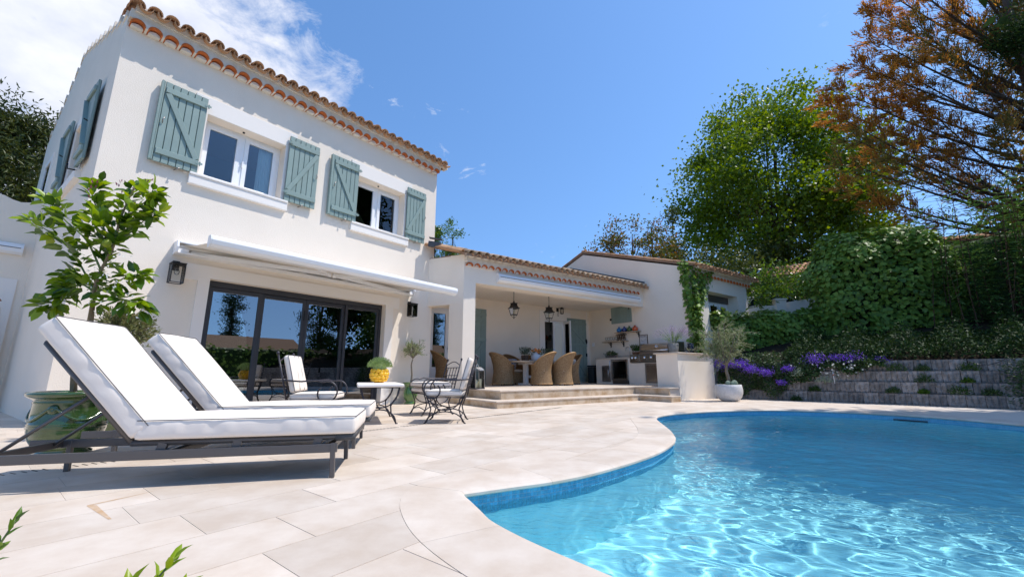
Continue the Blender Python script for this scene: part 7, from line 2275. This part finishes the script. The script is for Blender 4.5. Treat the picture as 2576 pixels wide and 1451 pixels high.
# --- trees
def leafy_tree(name, label, base, trunk_h, crown_c, crown_ax, nclus, nleaf, m, ll, lw, seed, r0=.25, limbs=9, clus=.9, cat='tree', bark='bark', group=None, env=None, gaps=.0):
    rng = np.random.default_rng(seed)
    t = thing(name, label, cat, base, 0, group)
    C = []
    while len(C) < nclus:
        d = rng.normal(size=3); d /= np.linalg.norm(d); r = rng.uniform(.25, 1) ** .55
        q = d * r
        if env is not None and not env(q): continue
        C.append(np.array(crown_c) + q * np.array(crown_ax))
    C = np.array(C)
    tb = MB()
    top = Vector((crown_c[0], crown_c[1], crown_c[2] + crown_ax[2] * .45))
    W = smooth_path([Vector((0, 0, 0)), Vector((rng.normal(0, .1), rng.normal(0, .1), trunk_h)), Vector((crown_c[0] * .6, crown_c[1] * .6, (trunk_h + crown_c[2]) / 2)), top], 5)
    k = len(W); tb.tube(W, [r0 * (1 - .88 * i / (k - 1)) + .01 for i in range(k)], 9)
    tb.build('trunk', bark, t)
    br = MB()
    order = rng.permutation(nclus)
    for j in order[:max(limbs, int(nclus * .6))]:
        e = C[j]; i = min(k - 1, max(3, int(k * (.25 + .5 * rng.random())))); a = W[i]
        zlim = min(a.z, e[2] - .1); 
        for q in W:
            if q.z <= zlim: a = q
        r = r0 * .22 if j in order[:limbs] else r0 * .09
        mid = Vector(e) * .5 + a * .5 + Vector((0, 0, abs(e[2] - a.z) * .14)) + Vector(rng.normal(0, .15, 3))
        pth = smooth_path([a, mid, Vector(e)], 4)
        br.tube(pth, [r * (1 - .8 * i2 / (len(pth) - 1)) for i2 in range(len(pth))], 5, caps=False)
        for _ in range(3):
            e2 = C[rng.integers(nclus)]
            if np.linalg.norm(e2 - e) < max(crown_ax) * .55: br.tube([pth[len(pth) // 2], Vector((e + e2) / 2 + rng.normal(0, .1, 3)), Vector(e2)], [r * .4, r * .3, r * .12], 4, caps=False)
    br.build('limbs', bark, t)
    idx = rng.integers(0, nclus, nleaf)
    size = rng.uniform(.55, 1.25, nclus)[idx][:, None]
    pos = C[idx] + rng.normal(0, 1, (nleaf, 3)) * np.array([clus, clus, clus * .62]) * size * .5
    nr = rng.normal(0, .8, (nleaf, 3)) + np.array([0, 0, .45])
    leaves('crown', t, pos, rng.normal(size=(nleaf, 3)) + np.array([0, 0, -.2]), nr, rng.uniform(*ll, nleaf), lw, m)
    return t
leafy_tree('maple_tree', 'tall fresh green maple behind the annex', (17.3, 26, 2.5), 5.0, (.75, 0, 10.3), (6.7, 5.2, 7.3), 250, 52000, 'lf_maple', (.16, .30), .17, 3, .34, 16, 1.5, env=lambda q: q[2] > -.78 and (q[0] ** 2 + q[1] ** 2) < (1.0 if q[2] < .25 else 1.10 - .55 * q[2]) ** 2)
leafy_tree('lime_tree', 'yellow green low tree right of the maple, above the pink wall', (21.8, 25, 2.5), 3.0, (.4, 0, 5.0), (3.4, 2.6, 2.6), 46, 7500, 'lf_maple', (.16, .28), .17, 5, .2, 7, 1.2)
leafy_tree('conical_tree', 'slim conical evergreen between the red tipped shrubs and the maple', (9.35, 23, 2.5), 2.5, (.05, 0, 5.6), (.95, .9, 3.3), 70, 6500, 'lf_cone', (.10, .20), .07, 6, .13, 6, .50, env=lambda q: math.hypot(q[0], q[1]) < .55 * (1.05 - q[2]))
leafy_tree('photinia', 'loose shrub with orange red young leaves above the annex roof', (6.2, 21, 2.5), 2.2, (.2, 0, 4.55), (2.3, 1.2, 1.95), 66, 4300, 'lf_photinia', (.10, .19), .09, 7, .10, 12, .55, cat='shrub', env=lambda q: q[2] > -.9)
leafy_tree('rusty_shrub', 'red brown tipped shrub beside the conical evergreen', (8.3, 22, 2.5), 2.2, (.0, 0, 4.3), (1.1, .9, 2.0), 40, 2600, 'lf_photinia', (.10, .19), .09, 17, .09, 8, .5, cat='shrub')
leafy_tree('dark_shrubbery', 'dark green shrubbery directly behind the annex ridge', (9.6, 20.5, 2.4), 1.0, (.6, 0, 2.9), (3.8, 1.2, 1.75), 60, 7000, 'lf_cone', (.10, .2), .09, 8, .10, 8, .9, cat='shrub')
leafy_tree('undergrowth_tree', 'shaded tree mass under the maple behind the annex eaves', (14.5, 23.5, 2.4), 1.5, (.8, 0, 3.6), (4.2, 1.6, 2.7), 80, 9500, 'lf_cone', (.14, .26), .12, 9, .15, 9, 1.1)
leafy_tree('bay_laurel', 'green laurel rising behind the porch roof at the villa corner', (-2.85, 19, 2.0), 2.2, (.0, 0, 4.4), (.62, .6, 1.75), 34, 2600, 'lf_laurel', (.09, .16), .055, 10, .08, 6, .34, group='laurels behind the porch')
leafy_tree('bay_laurel', 'second laurel half hidden by the villa edge behind the porch roof', (-3.75, 19.3, 2.0), 2.2, (.0, 0, 4.2), (.5, .5, 1.9), 28, 2200, 'lf_laurel', (.09, .16), .055, 11, .08, 6, .34, group='laurels behind the porch')
leafy_tree('laurel_sprig', 'small leafy tip showing over the middle of the porch roof', (-.45, 21, 1.6), 2.2, (.0, 0, 4.05), (.75, .5, .42), 12, 420, 'lf_laurel', (.10, .16), .06, 12, .05, 4, .3, cat='shrub', group='tips over the porch roof')
leafy_tree('laurel_sprig', 'small leafy tip showing over the porch roof further right', (1.35, 21, 1.35), 2.2, (.0, 0, 3.95), (.45, .4, .35), 8, 260, 'lf_laurel', (.10, .16), .06, 13, .05, 4, .25, cat='shrub', group='tips over the porch roof')
leafy_tree('pine_tree', 'broad pine crown behind the low wing at the left edge', (-32.5, 24, 0), 7.0, (-1.2, 0, 12.8), (5.0, 4.2, 5.4), 170, 42000, 'lf_pine', (.22, .45), .10, 14, .45, 12, 1.7)
leafy_tree('hedge_laurel', 'young glossy laurels over the white boundary wall', (10.4, 16.0, 2.3), .5, (.3, 0, 1.2), (1.6, .5, 1.55), 60, 2600, 'lf_laurel', (.13, .22), .065, 15, .05, 16, .42, cat='shrub')
leafy_tree('hedge_laurel', 'leggy laurel in front of the pink neighbouring wall', (12.4, 16.4, 2.3), .5, (.1, 0, 2.0), (1.0, .4, 1.6), 40, 1300, 'lf_laurel', (.13, .22), .06, 16, .05, 14, .35, cat='shrub')
leafy_tree('lime_hedge', 'bright yellow green hedge behind the parked car', (13.0, 20.0, 2.3), .4, (0, 0, 1.35), (3.6, .8, 1.15), 60, 4200, 'lf_maple', (.12, .2), .12, 18, .06, 8, .7, cat='hedge')

def brown_cypress():
    base = Vector((19.9, 13.9, 1.9))
    t = thing('browning_cypress', 'big half dead cypress with rust brown sprays at the upper right', 'tree', base)
    rng = np.random.default_rng(23); rr = random.Random(23)
    MB().tube([Vector((0, 0, 0)), Vector((.1, 0, 5)), Vector((.0, .1, 10)), Vector((-.1, 0, 16))], [.34, .27, .18, .05], 10).build('trunk', 'bark', t)
    tips = [(2200, -40), (2195, 30), (2190, 95), (2160, 165), (2110, 225), (2078, 262), (2120, 300), (2150, 352), (2118, 405), (2128, 470), (2220, 522), (2290, -80), (2400, -120), (2260, 175), (2300, 60), (2400, 30), (2350, 290), (2400, 395), (2470, 80), (2500, 220), (2520, 330), (2250, 255), (2290, 350), (2330, 440), (2440, 470), (2230, -90), (2330, 130), (2420, 150), (2540, -40), (2210, 210), (2200, 400), (2460, -60)]
    br = MB(); tw = MB(); P = []; D = []; G = []
    for i, (px, py) in enumerate(tips):
        Y = 14.3 + rng.uniform(-1.4, 1.4)
        e = path_px([(px, py)], Y)[0] - base
        z0 = min(max(e.z - rr.uniform(2.2, 4.6), 3.6), 13)
        a = Vector((rr.uniform(-.1, .1), rr.uniform(-.1, .1), z0))
        mid = a.lerp(e, .5) + Vector((0, 0, -.35 + rr.uniform(-.2, .25)))
        W = smooth_path([a, mid, e], 9); k = len(W)
        br.tube(W, [.075 * (1 - .88 * j / (k - 1)) for j in range(k)], 6, caps=False)
        rusty = rr.random()
        axis = (e - a).normalized()
        for j in range(3, k):
            f = j / (k - 1)
            for s in range(5):
                side = Vector((rr.gauss(0, 1), rr.gauss(0, 1), rr.gauss(0, .55))); side = (side - axis * side.dot(axis)).normalized()
                d = (axis * .95 + side * .75 + Vector((0, 0, .12))).normalized()
                L_ = rr.uniform(.4, 1.15) * (1.15 - .40 * f)
                q = W[j]; e2 = q + d * L_ + Vector((0, 0, -.05))
                tw.tube([q, q.lerp(e2, .55) + Vector((0, 0, -.03)), e2], [.010, .006, .003], 3, caps=False)
                dense = 44 if f > .62 else (16 if f > .4 else 4)
                if rr.random() < (.92 if f > .62 else .42):
                    m_ = int(dense * L_ * (1.35 if py < 380 else .75)) + 2
                    for _ in range(m_):
                        u = rr.uniform(.3, 1.0)
                        P.append(tuple(q.lerp(e2, u) + Vector((rr.gauss(0, .06), rr.gauss(0, .06), rr.gauss(0, .05)))))
                        D.append(tuple(d + Vector((rr.gauss(0, .42), rr.gauss(0, .42), rr.gauss(0, .3) + .1))))
                        G.append(rusty + rr.gauss(0, .12))
    br.build('limbs', 'bark', t); o = tw.build('twigs', 'twig', t); o['kind'] = 'stuff'
    P = np.array(P); D = np.array(D); G = np.array(G)
    g = G < .30
    L = rng.uniform(.11, .24, len(P))
    leaves('rust_spray', t, P[~g], D[~g], rng.normal(size=((~g).sum(), 3)), L[~g], .036, 'lf_rust')
    leaves('olive_spray', t, P[g], D[g], rng.normal(size=(g.sum(), 3)), L[g], .030, 'lf_rust_green')
    # healthy green part of the crown
    n = 2600
    c = path_px([(2560, 95)], 13.0)[0] - base
    q = rng.normal(0, .48, (n, 3)) * np.array([.85, .8, .9]) + np.array(tuple(c)); leaves('green_spray', t, q, rng.normal(size=(n, 3)) + np.array([-.4, -.2, .2]), rng.normal(size=(n, 3)), rng.uniform(.10, .22, n), .045, 'lf_cypress')
    # the crown above and beyond the picture
    n = 9000
    a = rng.uniform(0, 2 * PI, n); z = rng.uniform(2.5, 16, n); R = 2.6 * (1.1 - z / 18) * rng.uniform(.35, 1, n)
    q = np.c_[R * np.cos(a) + .9, R * np.sin(a) + .2, z]
    keep = ~((q[:, 0] < -.2))
    q = q[keep]; n = len(q)
    leaves('far_spray', t, q, rng.normal(size=(n, 3)), rng.normal(size=(n, 3)), rng.uniform(.18, .36, n), .07, 'lf_rust_green')
brown_cypress()
undergrowth()

# --- neighbouring houses, boundary wall, car
def neighbour(name, label, base, rot, L_, W_, h, rise, m='pink_wall', tiles=True, tm='tile'):
    t = thing(name, label, 'house', base, rot)
    mb = MB(); mb.wall(0, L_, -.5, h, 0, .3, [(L_ * .3, L_ * .3 + .9, 1.0, 2.1)]); mb.wall(0, L_, -.5, h, W_ - .3, W_); 
    for x in (0, L_ - .3): mb.prism([(0.3, -.5), (W_ - .3, -.5), (W_ - .3, h), (W_ / 2, h + rise), (.3, h)], x, x + .3, 'x')
    mb.build('wall', m, t)
    wo = MB().wall(L_ * .3, L_ * .3 + .9, 1.0, 2.1, .12, .18, [(L_ * .3 + .07, L_ * .3 + .83, 1.07, 2.03)]).build('window', 'pvc', t)
    MB().box(L_ * .3 + .06, L_ * .3 + .84, .14, .147, 1.06, 2.04).build('pane', 'glass_dark', wo)
    rf = MB(); rf.prism([(-.35, h - .02), (W_ / 2, h + rise + .10), (W_ + .35, h - .02), (W_ + .35, h + .06), (W_ / 2, h + rise + .18), (-.35, h + .06)], -.25, L_ + .25, 'x')
    ro = rf.build('roof', 'roofing', t)
    if tiles:
        cov = tile_mesh('roof_tile', tm, .50, .11, .09, n=5)
        n = int((L_ + .5) / .25); sl_ = (rise + .12) / (W_ / 2 + .35); ang = math.atan(sl_)
        rows = int(math.hypot(W_ / 2 + .35, rise) / .42)
        rr = random.Random(len(label)); cnt = 0
        for j in range(rows):
            for i in range(n):
                if cnt >= 290: break
                y = -.40 + j * .42 * math.cos(ang)
                link('roof_tile', cov, ro, (-.2 + i * .25, y, h + .06 + (y + .35) * sl_ + .01), (ang + .03, rr.uniform(-.04, .04), rr.uniform(-.03, .03))); cnt += 1
        rest = MB()
        for j in range(rows):
            for i in range(n):
                if j * n + i < 290: continue
                y = -.40 + j * .42 * math.cos(ang); z = h + .06 + (y + .35) * sl_ + .01; x = -.2 + i * .25
                a = [(x + .1 * math.cos(q), y, z + .1 * math.sin(q)) for q in np.linspace(0, PI, 5)]; b = [(p[0], y + .48 * math.cos(ang), p[2] + .48 * math.sin(ang) + .02) for p in a]
                rest.add(a + b, [(k, k + 1, k + 6, k + 5) for k in range(4)], True)
        if rest.v: o = rest.build('upper_tiles', tm, ro); o['kind'] = 'stuff'
    return t
neighbour('pink_house', 'small pink neighbouring house with tile eave behind the laurels', (13.15, 20.6, 2.3), rad(-46), 5.5, 4.0, 3.02, .9)
neighbour('pink_house', 'larger apricot neighbouring house peeping over the ivy mound', (19.3, 20.4, 2.6), rad(-20), 6.5, 7.0, 4.35, 1.0, tiles=True)

def boundary_wall():
    t = thing('boundary_wall', 'low white boundary wall with pillar in front of the parked car', 'wall', (8.8, 15.75, 1.4), rad(-9))
    for (x0, x1, z0, z1) in ((0, 1.25, 1.68, 1.84), (1.62, 2.75, 1.93, 2.06)):
        MB().prism([(x0, 0), (x1, 0), (x1, z1)] + [(x0 + (x1 - x0) * (1 - i / 8), z0 + (z1 - z0) * (1 - i / 8) + .02 * math.sin(PI * i / 8)) for i in range(1, 9)], 0, .2, 'y').build('panel', 'stucco', t)
    for x in (1.25, 2.75): MB().box(x, x + .37 if x < 2 else x + .3, -.06, .26, 0, 2.02).box(x - .03, (x + .40) if x < 2 else x + .33, -.09, .29, 2.022, 2.08).build('pillar', 'stucco', t)
boundary_wall()
def parked_car():
    t = thing('parked_car', 'white car parked behind the low white boundary wall', 'car', (10.9, 17.1, 2.3), rad(-8))
    # body shell from side profile sections (x forward)
    prof = [(-2.05, .42), (-2.08, .75), (-1.98, .98), (-1.35, 1.42), (-.6, 1.50), (.35, 1.46), (1.05, 1.02), (1.85, .88), (2.08, .66), (2.08, .36), (1.75, .30), (-1.8, .30)]
    V = []; F = []; n = len(prof)
    for y, s, zsc in ((-.86, .94, 0), (-.82, 1, 1), (.82, 1, 1), (.86, .94, 0)):
        for x, z in prof:
            zz = z if z < .95 else (z if zsc else .95 + (z - .95) * .6)
            yy = y * (1 if z < .98 else .84); V.append((x * s, yy, zz))
    for k in range(3):
        for i in range(n): F.append((k * n + i, k * n + (i + 1) % n, (k + 1) * n + (i + 1) % n, (k + 1) * n + i))
    F.append(tuple(reversed(range(n)))); F.append(tuple(range(3 * n, 4 * n)))
    MB().add(V, F).build('body', 'car_paint', t, .05, 3)
    for s in (-1, 1):
        MB().prism([(-1.30, .98), (-1.05, 1.34), (-.2, 1.41), (-.2, .98)], s * .735 - .012, s * .735 + .012, 'y').build('side_window', 'car_glass', t)
        MB().prism([(-.12, .98), (-.12, 1.41), (.32, 1.37), (.85, .99)], s * .735 - .012, s * .735 + .012, 'y').build('side_window', 'car_glass', t)
        MB().box(.70, .86, s * .90 - .09, s * .90 + .09, .98, 1.12).build('wing_mirror', 'car_paint', t, .03)
        MB().box(1.86, 2.06, s * .62 - .16, s * .62 + .16, .62, .76).build('headlight', 'glass_clear', t, .02)
        MB().box(-2.09, -1.98, s * .66 - .12, s * .66 + .12, .72, .92).build('tail_light', 'red_light', t, .02)
        for x in (-1.3, 1.3):
            w_ = MB(); w_.lathe([(0, -.1), (.22, -.1), (.31, -.09), (.33, 0), (.31, .09), (.22, .1), (0, .1)], 22); wo = w_.build('wheel', 'rubber', t, loc=(x, s * .78, .33), rot=(PI / 2, 0, 0))
            MB().lathe([(0, -.108), (.2, -.105), (.21, 0), (.2, .105), (0, .108)], 16).build('rim', 'steel_dull', wo)
    MB().add([(.38, -.62, 1.45), (.38, .62, 1.45), (1.02, .70, 1.04), (1.02, -.70, 1.04)], [(0, 1, 2, 3)]).build('windscreen', 'car_glass', t, loc=(.012, 0, .012))
    MB().add([(-1.36, -.60, 1.40), (-1.36, .60, 1.40), (-1.92, .68, 1.02), (-1.92, -.68, 1.02)], [(0, 3, 2, 1)]).build('rear_window', 'car_glass', t, loc=(-.012, 0, .012))
parked_car()

# --- what stands across the garden behind the camera (seen mirrored in the panes)
neighbour('garden_house', 'long low house with grey brown tile roof mirrored in the sliding door', FP(-7.5, 26.5), ROT1, 15.5, 6.0, 1.55, 1.45, 'stucco', tm='tile_grey')
def garden_side():
    c = FP(1.5, 17.0, 1.05)
    leafy_hedge('garden_hedge', 'clipped hedge across the garden, mirrored in the sliding door', 'hedge', super_surf(tuple(c), (6.5, .6, 1.05), ROT1, .4, False), 3600, 'lf_ivy', (.12, .2), .8, lambda t: blob_core((0, 0, 0), (6.3, .5, .98), t, tilt=ROT1, ex=.4), seed=41, base=tuple(c), single=0)
    leafy_tree('column_cypress', 'slim column cypress mirrored in the first door pane', FP(8.6, 38), 1.0, (0, 0, 5.6), (.9, .9, 5.2), 60, 5200, 'lf_cypress', (.16, .3), .09, 43, .2, 4, .7, env=lambda q: math.hypot(q[0], q[1]) < .8 * (1.02 - max(0, q[2]) ** 2))
    leafy_tree('cedar', 'open branched cedar mirrored in the second door pane', FP(13.5, 30), 2, (0, 0, 6.8), (2.6, 2.6, 6.2), 60, 4200, 'lf_cypress', (.2, .4), .07, 44, .25, 30, .9, env=lambda q: math.hypot(q[0], q[1]) < .62 * (1.05 - q[2]) and abs(math.sin(q[2] * 9)) > .45)
    leafy_tree('garden_oak', 'dark broad tree mirrored in the third door pane', FP(17.0, 24), 2, (0, 0, 6.6), (3.4, 3.2, 5.6), 90, 9000, 'lf_laurel', (.25, .45), .25, 45, .3, 9, 1.3)
    leafy_tree('garden_oak', 'dark broad tree mirrored in the fourth door pane', FP(20.5, 19), 2, (0, 0, 6.0), (3.6, 3.2, 5.6), 90, 9000, 'lf_laurel', (.25, .45), .25, 46, .3, 9, 1.3)
    leafy_tree('garden_oak', 'wide dark tree furthest along the mirrored garden', FP(29, 20), 2, (0, 0, 6.0), (4.6, 4.2, 5.8), 90, 9000, 'lf_laurel', (.3, .5), .28, 47, .3, 9, 1.5)
garden_side()
